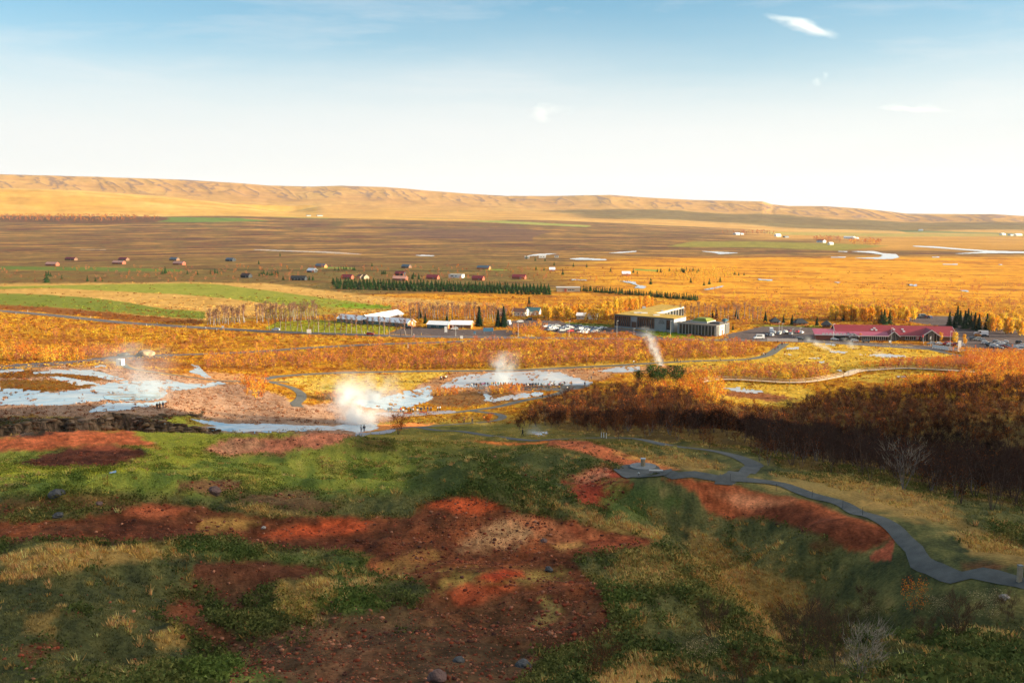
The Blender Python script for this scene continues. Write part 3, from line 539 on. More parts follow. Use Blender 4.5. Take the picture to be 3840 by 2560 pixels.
# paved platforms and the viewpoint circle
def plate(name, pts, m, off=.09, step=1.5):
    P = crom([hit(*p)[:2] for p in pts]+[hit(*pts[0])[:2]], step)[:-1]; bm = bmesh.new(); vs = [bm.verts.new((p[0], p[1], 0)) for p in P]; bm.faces.new(vs)
    bmesh.ops.triangulate(bm, faces=bm.faces[:]); bmesh.ops.subdivide_edges(bm, edges=[e for e in bm.edges if e.calc_length() > 4], cuts=3, use_grid_fill=True)
    bmesh.ops.triangulate(bm, faces=bm.faces[:])
    for v in bm.verts: v.co.z = float(ground(v.co.x, v.co.y))+off
    bmesh.ops.recalc_face_normals(bm, faces=bm.faces[:])
    if sum(f.normal.z for f in bm.faces) < 0: bmesh.ops.reverse_faces(bm, faces=bm.faces[:])
    me = bpy.data.meshes.new(name); bm.to_mesh(me); bm.free(); me.materials.append(m); o = bpy.data.objects.new(name, me); COL.objects.link(o); return tag(o, kind='structure')
m_pave = mat('pale_paving', alb((185,180,178)), .8, var=.08, scale=.8)
plate('paved_platform', [(1400,1552),(1440,1546),(1540,1547),(1640,1541),(1700,1540),(1705,1548),(1640,1554),(1560,1560),(1500,1564),(1440,1562)], m_pave)
plate('paved_platform', [(1330,1630),(1350,1624),(1420,1618),(1475,1610),(1480,1617),(1430,1628),(1370,1634),(1335,1636)], m_pave)
plate('parking_strip', [(-200,1382),(60,1364),(250,1350),(440,1336),(640,1328),(650,1336),(480,1350),(250,1368),(60,1384),(-200,1404)], m_asph, .10, 4)
plate('crowd_platform', [(1780,1452),(1880,1450),(1960,1450),(2060,1447),(2200,1444),(2205,1450),(2150,1462),(2060,1466),(1940,1462),(1850,1458),(1790,1460)], m_path, .1)
plate('viewpoint_circle', [(2300,1762),(2330,1748),(2400,1743),(2470,1752),(2520,1768),(2500,1782),(2440,1790),(2380,1792),(2320,1778)], m_path, .12, .6)
# ------------------------------------------------------------------ water
def wsheet(name, polys, m, off, soft=1., amp=0., ext=None):
    M = np.zeros(PXG.shape)
    for p in polys: M = np.maximum(M, mask(p, soft, amp))
    M = M*(1-PM*.9)
    if amp > 0: M = M*sst(-.36, -.24, GN3*.9+GN4*.7)
    F4 = (M[:-1, :-1]+M[:-1, 1:]+M[1:, 1:]+M[1:, :-1])/4 > .5
    ii, jj = np.nonzero(F4); na = len(AZ); q = np.stack([ii*na+jj, ii*na+jj+1, (ii+1)*na+jj+1, (ii+1)*na+jj], -1)[:, ::-1]
    u, inv = np.unique(q.ravel(), return_inverse=True); V = np.stack([XG.ravel()[u], YG.ravel()[u], HG.ravel()[u]+off], -1)
    o = meshnp(name, V, inv.ravel(), np.full(len(q), 4), m, smooth=True); return tag(o, kind='structure'), M
def wmat(name, c1, c2, rough, scale, spec=.5):
    m = mat(name, c1, rough, var=0, spec=spec); nt = m.node_tree; N = nt.nodes.new; L = nt.links.new; b = nt.nodes['Principled BSDF']
    tc = N('ShaderNodeTexCoord'); mp = N('ShaderNodeMapping'); mp.inputs['Scale'].default_value = (.35, 1.2, 1); L(tc.outputs['Object'], mp.inputs[0])
    nz = N('ShaderNodeTexNoise'); nz.inputs['Scale'].default_value = scale; nz.inputs['Detail'].default_value = 6; nz.inputs['Roughness'].default_value = .65; L(mp.outputs[0], nz.inputs['Vector'])
    cr = N('ShaderNodeValToRGB'); L(nz.outputs[0], cr.inputs[0]); e = cr.color_ramp.elements; e[0].position = .35; e[1].position = .68; e[0].color = (*c1, 1); e[1].color = (*c2, 1)
    L(cr.outputs[0], b.inputs['Base Color'])
    bp = N('ShaderNodeBump'); bp.inputs['Strength'].default_value = .12; bp.inputs['Distance'].default_value = .1; L(nz.outputs[0], bp.inputs['Height']); L(bp.outputs[0], b.inputs['Normal']); return m
m_spring = wmat('wet_silica_and_spring_water', (.20,.34,.44), (.44,.50,.54), .22, .35)
m_pool = wmat('blue_pool_water', (.06,.28,.45), (.10,.36,.50), .06, .2)
m_pale = wmat('thin_water_over_pale_silica', (.34,.42,.48), (.54,.46,.40), .28, .30)
m_river = wmat('river_water', (.10,.14,.17), (.14,.18,.2), .05, .05)
_, SPR = wsheet('spring_water', [
 [(-80,1515),(0,1500),(60,1488),(140,1476),(250,1466),(330,1455),(400,1440),(480,1428),(620,1426),(720,1440),(820,1432),(850,1438),(760,1455),(640,1465),(620,1485),(590,1500),(480,1506),(400,1500),(330,1508),(200,1522),(100,1518),(-80,1522)],
 [(-80,1390),(0,1387),(95,1383),(92,1393),(0,1400),(-80,1400)],[(110,1396),(200,1385),(330,1387),(400,1402),(480,1425),(400,1422),(330,1408),(250,1402),(130,1402)],
 [(0,1455),(90,1462),(150,1465),(140,1475),(90,1480),(50,1500),(0,1505),(-60,1500)],[(180,1413),(260,1416),(380,1438),(370,1445),(230,1427)],
 [(715,1364),(745,1373),(762,1392),(785,1410),(805,1421),(770,1417),(740,1404),(705,1393),(738,1386)],[(340,1370),(400,1368),(400,1376),(340,1378)],
 [(705,1570),(780,1577),(850,1590),(1000,1588),(1150,1594),(1250,1600),(1290,1592),(1330,1595),(1400,1589),(1425,1600),(1400,1615),(1340,1624),(1290,1613),(1200,1613),(1050,1623),(900,1621),(790,1612),(775,1600),(820,1598),(760,1585)],
 [(1330,1500),(1420,1498),(1500,1470),(1560,1455),(1614,1448),(1620,1490),(1605,1505),(1560,1520),(1500,1533),(1400,1533),(1340,1520)],
 [(1795,1468),(1830,1478),(1870,1490),(1950,1476),(2040,1470),(2045,1480),(1940,1495),(1880,1505),(1820,1508),(1812,1490)],
 [(400,1510),(560,1508),(640,1500),(620,1512),(520,1530),(430,1540),(330,1545)],[(2000,1620),(2060,1620),(2050,1636),(2005,1634)],
 [(600,1580),(640,1590),(690,1598),(680,1602),(620,1594)],[(1235,1762),(1275,1760),(1270,1770),(1240,1770)],[(410,1770),(440,1766),(436,1774),(412,1778)]], m_spring, .05, 2, 5)
_, SP2 = wsheet('silica_flat', [
 [(1650,1448),(1700,1421),(1760,1406),(1850,1396),(1990,1391),(2100,1394),(2140,1410),(2180,1425),(2225,1434),(2215,1444),(2100,1446),(1900,1442),(1780,1452),(1660,1456)],
 [(2320,1378),(2400,1372),(2390,1392),(2330,1398),(2230,1392)],[(1905,1492),(2050,1476),(2040,1484),(1925,1500)],
 [(2935,1304),(3000,1301),(2990,1310),(2950,1312)],[(2940,1329),(2975,1327),(2965,1334)],[(3110,1316),(3180,1318),(3170,1325),(3120,1324)],[(2700,1453),(2790,1454),(2870,1470),(2830,1476),(2750,1466)],
 [(3220,1326),(3330,1329),(3450,1336),(3360,1341),(3240,1334)],[(3035,1341),(3080,1341),(3085,1346),(3040,1346)],[(3135,1388),(3165,1387),(3155,1394)],[(3360,1410),(3400,1409),(3395,1415),(3360,1415)],
 [(3070,1355),(3095,1358),(3090,1362),(3070,1360)],[(3090,1286),(3150,1288),(3140,1296),(3100,1293)],[(240,1428),(300,1424),(360,1436),(300,1446)]], m_pale, .055, 2, 4)
wsheet('hot_spring_pool', [[(385,1486),(420,1476),(470,1470),(560,1468),(605,1474),(600,1490),(560,1500),(480,1503),(400,1499)],[(1440,1533),(1500,1536),(1540,1538),(1520,1543),(1450,1541)]], m_pool, .12, 1.5, 1)
wsheet('river', [
 [(950,936),(1018,938),(1154,942),(1214,943),(1269,946),(1367,954),(1330,955),(1240,951),(1154,946),(1018,941),(950,938)],[(1553,958),(1590,956),(1634,959),(1620,962),(1575,961)],
 [(1972,961),(2000,955),(2023,952),(2095,951),(2060,955),(2006,960)],[(2130,971),(2180,967),(2278,973),(2270,977),(2160,975)],[(2274,950),(2325,945),(2389,941),(2389,945),(2325,950)],
 [(2618,942),(2686,944),(2776,949),(2700,954),(2680,949)],[(2317,1054),(2359,1054),(2385,1059),(2389,1069),(2425,1074),(2414,1084),(2376,1080),(2393,1073),(2368,1064)],[(2140,1047),(2200,1050),(2200,1053),(2145,1051)],
 [(2627,1089),(2665,1081),(2716,1071),(2708,1077),(2665,1087)],[(2835,1046),(2898,1049),(2898,1054),(2850,1052)],[(3128,1057),(3152,1058),(3150,1062),(3128,1061)],[(3403,1066),(3441,1066),(3441,1075),(3405,1072)],[(3595,1087),(3635,1091),(3635,1096),(3605,1093)],
 [(3184,943),(3278,942),(3312,950),(3363,954),(3374,965),(3346,972),(3299,972.5),(3189,968),(3299,965),(3312,957),(3265,949.5)],[(3129,943),(3180,942.5),(3180,946)],[(3091,965.5),(3172,963),(3172,967)],
 [(3422,922),(3503,924),(3605,933),(3712,940),(3900,946),(3900,950),(3712,950),(3563,953),(3690,944),(3503,930),(3427,925)],[(3484,965),(3524,963),(3524,967)],[(3527,991),(3592,990),(3592,994),(3540,993)],[(3730,992),(3760,992),(3760,995)],[(300,935),(400,936),(400,938),(300,937)]], m_river, .35, .5, 0)
# ------------------------------------------------------------------ steam: real volumes standing over the vents
def steam(px, py, w, d, h, lean, density, label, top=0.5, back=0., seed=0., flat=1.0, rise=.5):
    b = hit(px, py); bm = bmesh.new(); bmesh.ops.create_cube(bm, size=1)
    lx = lean*h; x0 = min(0, lx)-w*.75; x1 = max(0, lx)+w*.75
    for v in bm.verts: v.co = Vector(((x0 if v.co.x < 0 else x1), (v.co.y*2*d*.8), (0.05 if v.co.z < 0 else h)))
    me = bpy.data.meshes.new('steam'); bm.to_mesh(me); bm.free(); o = bpy.data.objects.new('steam_plume', me); COL.objects.link(o); o.location = b
    m = bpy.data.materials.new('steam_%d' % int(seed)); m.use_nodes = True; nt = m.node_tree; nt.nodes.clear(); N = nt.nodes.new; L = nt.links.new
    def M(op, a, b_=None, c=None, cl=False):
        n = N('ShaderNodeMath'); n.operation = op; n.use_clamp = cl
        for k, v in enumerate((a, b_, c)):
            if v is None: continue
            if isinstance(v, (int, float)): n.inputs[k].default_value = v
            else: L(v, n.inputs[k])
        return n.outputs[0]
    out = N('ShaderNodeOutputMaterial'); pv = N('ShaderNodeVolumePrincipled'); L(pv.outputs[0], out.inputs['Volume']); pv.inputs['Color'].default_value = (.68, .74, .79, 1) if py < 1580 else (.96, .97, .97, 1); pv.inputs['Anisotropy'].default_value = 0  # plumes in shade whitened, sunlit ones greyed, through their colour
    tc = N('ShaderNodeTexCoord'); ofs = N('ShaderNodeVectorMath'); ofs.operation = 'ADD'; L(tc.outputs['Object'], ofs.inputs[0]); ofs.inputs[1].default_value = (seed*13.7, seed*5.1, 0)
    nz = N('ShaderNodeTexNoise'); nz.inputs['Scale'].default_value = 2.4/w; nz.inputs['Detail'].default_value = 5; nz.inputs['Roughness'].default_value = .6; L(ofs.outputs[0], nz.inputs['Vector'])
    sp = N('ShaderNodeSeparateXYZ'); L(tc.outputs['Object'], sp.inputs[0]); cs = N('ShaderNodeSeparateColor'); L(nz.outputs['Color'], cs.inputs[0])
    z = M('DIVIDE', sp.outputs[2], h); ax = M('MULTIPLY', M('POWER', M('MAXIMUM', z, 0.001), 1/max(rise, .1)*.5), lx)
    rad = M('MULTIPLY_ADD', z, w*(top-.5)*2*.5, w*.5*1.0)
    dx = M('DIVIDE', M('ADD', M('SUBTRACT', sp.outputs[0], ax), M('MULTIPLY_ADD', cs.outputs[0], w*.9, -w*.45)), rad)
    dy = M('DIVIDE', M('ADD', sp.outputs[1], M('MULTIPLY_ADD', cs.outputs[1], w*.9, -w*.45)), M('MULTIPLY', rad, d/w))
    rr = M('SQRT', M('ADD', M('MULTIPLY', dx, dx), M('MULTIPLY', dy, dy)))
    core = M('SUBTRACT', 1.0, rr, cl=True); zf = M('SUBTRACT', 1.0, M('ADD', z, M('MULTIPLY_ADD', cs.outputs[2], .8, -.4)), cl=True)
    nn = M('MULTIPLY_ADD', nz.outputs[0], 5.0, -1.9, cl=True)
    dn = M('MULTIPLY', M('MULTIPLY', M('MULTIPLY', M('POWER', core, 1.5), M('POWER', zf, flat)), nn), density*.5); L(dn, pv.inputs['Density'])
    me.materials.append(m); o.display_type = 'WIRE'; return tag(o, label, 'steam', 'steam rising from the hot springs')
steam(1440, 1514, 22, 10, 12, -.25, 1.1, 'widest bank of white steam, rolling off the pool behind the paved platform', .6, seed=1)
steam(1375, 1520, 17, 8, 12, -.5, .8, 'ragged steam at the left end of the widest steam bank', .7, seed=8)
steam(1310, 1590, 12, 9, 13, -.12, 2.0, 'steam over the blue stream just left of the two people on the small platform', .7, seed=2)
steam(1375, 1592, 14, 7, 5, -.1, 1.8, 'low white steam drifting right behind the two people on the small platform', .9, seed=3)
steam(560, 1492, 22, 12, 16, -.35, .5, 'thin bluish steam above the round blue pool at the left', .8, seed=4)
steam(1890, 1437, 11, 8, 14, -.02, .9, 'white column of steam behind the long line of visitors', 1.0, seed=5)
steam(2080, 1428, 22, 9, 6, .1, .12, 'faint veil of steam over the right end of the pale silica flat', .8, seed=6)
steam(2480, 1372, 4.5, 5, 18, -.42, 1.6, 'slim leaning steam plume in front of the dark hotel', 1.1, seed=7)
steam(3120, 1316, 7, 5, 9, -2.0, .9, 'long streak of steam leaning left in front of the red-roofed building', .9, seed=9)
steam(3205, 1308, 6, 5, 6, -.8, 1.0, 'small puff of steam below the glazed annex of the red-roofed building', .7, seed=10)
steam(3320, 1345, 6, 4, 5, -1.2, .5, 'faint wisp of steam on the yellow grass above the boardwalk', .8, seed=11)
steam(2000, 1628, 6, 5, 2.2, .5, .5, 'small low haze of steam beside the walker on the lower path', .8, seed=12)
steam(1595, 1500, 7, 5, 6, -.2, .8, 'small puff of steam at the right end of the pool behind the platform', .7, seed=13)
steam(1830, 1478, 5, 4, 4, -.2, .5, 'wisp of steam over the pale runoff below the crowd', .7, seed=14)
# ------------------------------------------------------------------ vegetation
ROW = np.broadcast_to(np.arange(len(RR))[:, None], HG.shape)
INV = (np.abs(AZG) < R(30))
def sample(weight, n, r0, r1, seed=1):      # random ground points, even over the picture
    g = np.random.default_rng(seed); ok = INV & (RG >= r0) & (RG < r1); w = np.where(ok, weight, 0)
    dr = np.gradient(RR)[:, None]/RG; w = (w*dr).ravel(); w = np.maximum(w, 0); c = np.cumsum(w); k = np.searchsorted(c, g.random(n)*c[-1]); i, j = np.unravel_index(k, HG.shape)
    r = RR[i]+(g.random(n)-.5)*dr[i, 0]*RR[i]; a_ = AZ[j]+(g.random(n)-.5)*R(.06); x = r*np.sin(a_); y = r*np.cos(a_)
    return x, y, ground(x, y), i, j
def tri_cloud(P, N, size, g, aspect=1.0, up=None):   # random leaf triangles at points P
    n = len(P); a = g.normal(size=(n, 3)); a /= np.linalg.norm(a, axis=1)[:, None]; b = np.cross(a, g.normal(size=(n, 3))); b /= np.linalg.norm(b, axis=1)[:, None]+1e-9
    s = np.asarray(size)[..., None]*np.ones((n, 1)); return np.stack([P-a*s*.5-b*s*.3*aspect, P+a*s*.5, P-a*s*.3+b*s*.5*aspect], 1).reshape(-1, 3)
def tris(name, V, cols, m, **k):
    nf = len(V)//3; return meshnp(name, V, np.arange(nf*3), np.full(nf, 3), m, fcol=cols, **k)
m_grass = mat('grass_blades', (0,0,0), .9, attr='Col', var=.12, scale=3, trans=.25, spec=.05)
m_stone = mat('rubble', (0,0,0), .9, attr='Col', var=.2, scale=9, spec=.1)
m_leaf = mat('autumn_leaves', (0,0,0), .85, attr='Col', var=.1, scale=2, trans=.4, spec=.05)
m_needle = mat('needles', (0,0,0), .85, attr='Col', var=.15, scale=1.5, trans=.1, spec=.05)
m_bark = mat('grey_brown_bark', alb((120,95,75)), .9, var=.3, scale=3)
m_wbark = mat('pale_birch_bark', alb((150,138,124)), .85, var=.35, scale=3)
def blades(x, y, z, cols, hgt, wid, nb, g, spread, lean=.35):
    n = len(x); B = np.stack([x, y, z], -1)[:, None]; ang = g.random((n, nb))*2*math.pi; off = np.stack([np.cos(ang), np.sin(ang)], -1)*g.random((n, nb, 1))*spread[:, None, None]
    h = hgt[:, None]*(.55+.6*g.random((n, nb))); w = wid[:, None]*(.7+.6*g.random((n, nb))); th = g.random((n, nb))*math.pi
    b0 = B+np.concatenate([off, np.full((n, nb, 1), -.03)], -1); d = np.stack([np.cos(th), np.sin(th), th*0], -1)*w[..., None]
    tip = b0+np.concatenate([off*1.0+(g.random((n, nb, 2))-.5)*lean*h[..., None]*1.4+np.array([-.18, .05])*h[..., None], h[..., None]], -1)
    V = np.stack([b0-d, b0+d, tip], 2).reshape(-1, 3); c = cols[:, None, :]*(.5+1.0*g.random((n, nb, 1))); return V, c.reshape(-1, 3)
g = np.random.default_rng(3)
grassw = (1-soil*.995)**1.6*(1-np.clip(PM*1.6, 0, 1))*(1-np.clip(SPR+SP2, 0, 1))
for nm, nT, r0, r1, hs, sd_ in (('grass', 100000, 26, 150, 1., 5), ('grass', 42000, 150, 275, 1., 6)):
    x, y, z, i, j = sample(grassw*(.35+.9*n01(GN1*2+GN2)), nT, r0, r1, sd_); base = CG[i, j]; rr = RR[i]
    st = n01(GN2[i, j]*2.2+GN3[i, j]*1.5+(g.random(nT)-.5)*1.3); sc_ = A3((160,128,72), True)[0]; lum = base.mean(1, keepdims=True)
    cl_ = fbm(x/1.7, y/1.7, 4, 5, .6)+.55*GN2[i, j]+.5*(STRW[i, j]-.3)+(g.random(nT)-.5)*.35; k = sst(.05, .55, cl_)[:, None]*(.25+.6*g.random((nT, 1))); st = k[:, 0]
    c = base*1.55; c = c*(1-k)+sc_*(.55+lum*4).clip(.5, 1.2)*k
    h = (.14+.30*st)*(.7+.6*g.random(nT))*hs*np.clip(rr/60, .6, 1.25); V, cc = blades(x, y, z, c, h, h*.13+.012, 6, g, .10+h*.35)
    tag(tris(nm, V, np.clip(cc, .004, .8), m_grass), kind='stuff')
# straw-coloured tussocks standing over the turf
nU = 11000; x, y, z, i, j = sample((1-soil)**2*(1-np.clip(PM*1.8, 0, 1))*(1-np.clip(SPR+SP2, 0, 1))*np.clip(STRW*2.2*sst(-.35, .1, GN2)+.9*sst(.12, .34, GN2*.8+GN3*.5)*(PXG > 1200)+.45*sst(.2, .4, GN4+GN3*.4), .015, 1.6), nU, 27, 215, 15)
sc_u = np.stack([A3(c_, True)[0, 0] for c_ in ((200,134,84),(180,130,86),(206,136,76),(150,118,78),(214,148,94))])[g.integers(0, 5, nU)]*(.85+.6*g.random((nU, 1)))
hu = .2+.26*g.random(nU); V, cc = blades(x, y, z, sc_u, hu, hu*.06+.010, 18, g, .10+hu*.42, lean=.5); tag(tris('tussock_grass', V, np.clip(cc, .004, .8), m_grass), kind='stuff')
# low leafy green cover
nG = 26000; edge = np.clip(soil*(1-soil)*4, 0, 1)*(soil < .6)
x, y, z, i, j = sample(((1-soil)*sst(.05, .4, GN2*1.2+GN4-.3*GN1)+.5*edge)*(1-np.clip(PM*1.6, 0, 1))*(1-STRW*.8), nG, 26, 190, 9)
nl = 12; P = np.stack([x, y, z], -1)[:, None]+g.normal(size=(nG, nl, 3))*np.array([.26, .26, .12])+np.array([0, 0, .16]); cg = (CG[i, j]*.5+A3((60,78,36), True)[0]*.5)[:, None]*(.65+1.0*g.random((nG, nl, 1)))
tag(tris('green_ground_cover', tri_cloud(P.reshape(-1, 3), None, .16+.1*g.random(nG*nl), g), cg.reshape(-1, 3), m_grass), kind='stuff')
# rubble on the red earth
ico = bmesh.new(); bmesh.ops.create_icosphere(ico, subdivisions=1, radius=1); iv = np.array([v.co for v in ico.verts]); iF = np.array([[v.index for v in f.verts] for f in ico.faces]); ico.free()
nS = 30000; x, y, z, i, j = sample((soil*(.25+n01(GN2*2+GN3)*sst(-.2, .5, GN4)*2)+.02*(RG < 70))*(1-np.clip(PM*1.5, 0, 1)), nS, 26, 185, 12)
s = (.018+.035*g.random(nS)+.14*g.random(nS)**14)*(1+.5*(RR[i] > 100)); Vv = iv[None]*(1+.35*(g.random((nS, 12, 1))-.5))*s[:, None, None]*np.array([1, 1, .65])*(.7+.6*g.random((nS, 1, 3)))+np.stack([x, y, z+s*.25], -1)[:, None]
pc = np.stack([A3(c_, True)[0, 0] for c_ in ((130,66,46),(110,58,44),(140,84,62),(84,56,48),(160,112,88),(120,70,50))]); sc2 = pc[g.integers(0, 6, nS)]*(.4+.45*g.random((nS, 1)))
tag(meshnp('rubble', Vv.reshape(-1, 3), (iF[None]+np.arange(nS)[:, None, None]*12).ravel(), np.full(nS*20, 3), m_stone, fcol=np.repeat(sc2, 20, 0)), kind='stuff')
# tumbled rock on the bank below the sinter terrace
nB = 420; gb = np.random.default_rng(77); x, y, z, i, j = sample(np.maximum(steep, .04*mask([(100,1570),(340,1570),(520,1562),(760,1545),(780,1560),(560,1590),(400,1615),(200,1635),(100,1635)], 4, 8)), nB, 236, 300, 78)
s = (.18+.75*gb.random(nB)**3); Vv = iv[None]*(1+.5*(gb.random((nB, 12, 1))-.5))*s[:, None, None]*np.array([1.8, 1.1, .5])*(.7+.6*gb.random((nB, 1, 3)))+np.stack([x, y, z+s*.15], -1)[:, None]
pc2 = np.stack([A3(c_)[0, 0] for c_ in ((120,96,70),(160,128,94),(190,156,120),(92,74,56),(165,130,90),(135,100,66))]); sc3 = pc2[gb.integers(0, 6, nB)]*(.6+.6*gb.random((nB, 1)))
tag(meshnp('bank_rocks', Vv.reshape(-1, 3), (iF[None]+np.arange(nB)[:, None, None]*12).ravel(), np.full(nB*20, 3), m_stone, fcol=np.repeat(sc3, 20, 0)), kind='stuff')
# heath on the flats
nH = 42000; x, y, z, i, j = sample(grassw*(PYG < 1590)*np.clip((900-RG)/200, .06, 1)*(.2+n01(STR*2+GN2*1.5)*1.2)*(1-np.clip(sum(mask(p, 2, 0) for p in ASP), 0, 1)), nH, 255, 1300, 14)
tan_ = sst(.18, .1, CG[i, j][:, 2]); keep = g.random(nH) < tan_*.9+.1*(CG[i, j][:, 2] < .25); x, y, z, i, j = x[keep], y[keep], z[keep], i[keep], j[keep]; n = len(x)
w = (.35+.5*g.random(n))*np.clip(RR[i]/420, .8, 2.2); nl = 8; P = np.stack([x, y, z], -1)[:, None]+g.normal(size=(n, nl, 3))*(w[:, None, None]*np.array([.55, .4, .16]))+np.stack([w*0, w*0, w*.28], -1)[:, None]
cb = CG[i, j]*1.25*(.6+.8*g.random((n, 1))); k = (g.random((n, 1)) < .3); cb = np.where(k, A3((150,72,24))[0, 0]*(.6+.8*g.random((n, 1))), cb)
tag(tris('heath', tri_cloud(P.reshape(-1, 3), None, np.repeat(w, nl)*.62, g), np.clip((cb[:, None]*(.75+.5*g.random((n, nl, 1)))).reshape(-1, 3), .004, .8), m_leaf), kind='stuff')
# ---- trees
def prism(p0, p1, r0, r1, ns=4):
    p0 = np.array(p0, float); p1 = np.array(p1, float); d = p1-p0; d /= np.linalg.norm(d)+1e-9; a = np.cross(d, [.3, .9, .1]); a /= np.linalg.norm(a); b = np.cross(d, a); t = np.arange(ns)*2*math.pi/ns
    ring = np.cos(t)[:, None]*a+np.sin(t)[:, None]*b; V = np.concatenate([p0+ring*r0, p1+ring*r1]); Fq = [[k, (k+1) % ns, ns+(k+1) % ns, ns+k] for k in range(ns)]; return V, Fq
def cat(parts):
    Vs, Fs, o = [], [], 0
    for V, Fq in parts: Vs.append(V); Fs += [[a+o for a in f] for f in Fq]; o += len(V)
    return np.concatenate(Vs), Fs
def broad(h, w, stems, nleaf, cols, twigcol, ntwig, lsize, seed, low=.22, shape=1.0, branches=14, thick=1.0):
    """trunk (V,F) and crown (V,col) of a deciduous tree with its foot at the origin"""
    g = np.random.default_rng(seed); tr = []; ends = []
    for s in range(stems):
        a = g.random()*6.28; sp = (0 if stems == 1 else .22+.2*g.random())*w; top = np.array([math.cos(a)*sp, math.sin(a)*sp, h*(.8+.15*g.random())]); mid = top*.5+np.array([*(g.normal(size=2)*.05*h), 0]); r = .018*h/math.sqrt(stems)*thick
        base = np.array([math.cos(a)*.06*(stems > 1), math.sin(a)*.06*(stems > 1), -.1]); tr += [prism(base, mid, r*1.3, r*.8), prism(mid, top, r*.8, r*.15)]
        for b in range(max(3, branches//stems)):
            t = low+(.95-low)*g.random(); p = base+(mid-base)*min(t*2, 1) if t < .5 else mid+(top-mid)*(t-.5)*2; aa = g.random()*6.28; L_ = w*.5*(math.sin(math.pi*min(1, (t-low)/(1.02-low)*.85+.12))**.7)*(.7+.4*g.random())
            e = p+np.array([math.cos(aa)*L_, math.sin(aa)*L_, L_*(.5+.5*g.random())]); tr.append(prism(p, e, r*.35, r*.08, 3)); ends.append(e); ends.append(p*.4+e*.6)
    ends = np.array(ends); k = g.integers(0, len(ends), nleaf); P = ends[k]+g.normal(size=(nleaf, 3))*w*.11*np.array([1, 1, 1.1]); P[:, 2] = np.clip(P[:, 2], low*h*.7, h*1.03)
    cc = np.array(cols)[g.integers(0, len(cols), nleaf)]*(.7+.6*g.random((nleaf, 1))); V = tri_cloud(P, None, lsize*(.6+.8*g.random(nleaf)), g)
    if ntwig:
        k = g.integers(0, len(ends), ntwig); p0 = ends[k]+g.normal(size=(ntwig, 3))*w*.05; d = g.normal(size=(ntwig, 3))*.35+np.array([0, 0, .8])+ (ends[k]*np.array([1, 1, 0]))/w*.9; d = d*(.10+.12*g.random((ntwig, 1)))*h
        sd2 = np.cross(d, g.normal(size=(ntwig, 3))); sd2 = sd2/(np.linalg.norm(sd2, axis=1)[:, None]+1e-9)*.0065*h*thick; TV = np.stack([p0-sd2, p0+sd2, p0+d], 1).reshape(-1, 3)
        V = np.concatenate([V, TV]); cc = np.concatenate([cc, np.array(twigcol)*(.7+.6*g.random((ntwig, 1)))])
    return cat(tr), (V, np.clip(cc, .004, .8))
def conifer(h, w, cols, n, seed, low=.05):
    g = np.random.default_rng(seed); t = g.random(n)**1.35; z = low*h+(h-low*h)*t; lay = np.round(z/h*11)/11; R_ = w*.5*(1-t)**.85*(.35+.65*g.random(n)**.6)*(1+.25*np.sin(z*9/h*6.28)); a = g.random(n)*6.28
    P = np.stack([np.cos(a)*R_, np.sin(a)*R_, z-R_*.35], -1); o = np.stack([np.cos(a), np.sin(a), -.45*np.ones(n)], -1); s = h*.055*(1.7 if n < 300 else 1.15)*(.6+.8*g.random((n, 1)))*(1.25-t[:, None]*.6); sd2 = np.stack([-np.sin(a), np.cos(a), g.normal(size=n)*.25], -1)
    V = np.stack([P-o*s-sd2*s*.55, P-o*s+sd2*s*.55, P+o*s*1.1], 1).reshape(-1, 3); cc = np.array(cols)[g.integers(0, len(cols), n)]*(.65+.7*g.random((n, 1)))
    return cat([prism((0, 0, -.2), (0, 0, h*.97), h*.018, h*.003)]), (V, cc)
def mesh_of(nm, part, m, leaf):
    if leaf: V, c = part; o = tris(nm, V, c, m, link=False)
    else: V, Fq = part; o = meshnp(nm, V, [i_ for f in Fq for i_ in f], [len(f) for f in Fq], m, link=False)
    me = o.data; bpy.data.objects.remove(o); return me
class Proto:
    def __init__(s, tr, cr, mt, mc): s.tr, s.cr = tr, cr; s.mt, s.mc = mt, mc; s.me = None
    def meshes(s):
        if s.me is None: s.me = (mesh_of('trunk', s.tr, s.mt, 0), mesh_of('crown', s.cr, s.mc, 1))
        return s.me
def put_tree(name, proto, x, y, sc, label, cat_, group=None, rz=None, zs=1., z=None):
    e = bpy.data.objects.new(name, None); e.empty_display_size = .5; COL.objects.link(e); z = float(ground(x, y)) if z is None else z
    e.location = (x, y, z-.05); e.rotation_euler = (0, 0, random.random()*6.28 if rz is None else rz); e.scale = (sc, sc, sc*zs); tag(e, label, cat_, group)
    a, b = proto.meshes()
    for nm, me in (('trunk', a), ('crown', b)):
        o = bpy.data.objects.new(nm, me); COL.objects.link(o); o.parent = e
    return e
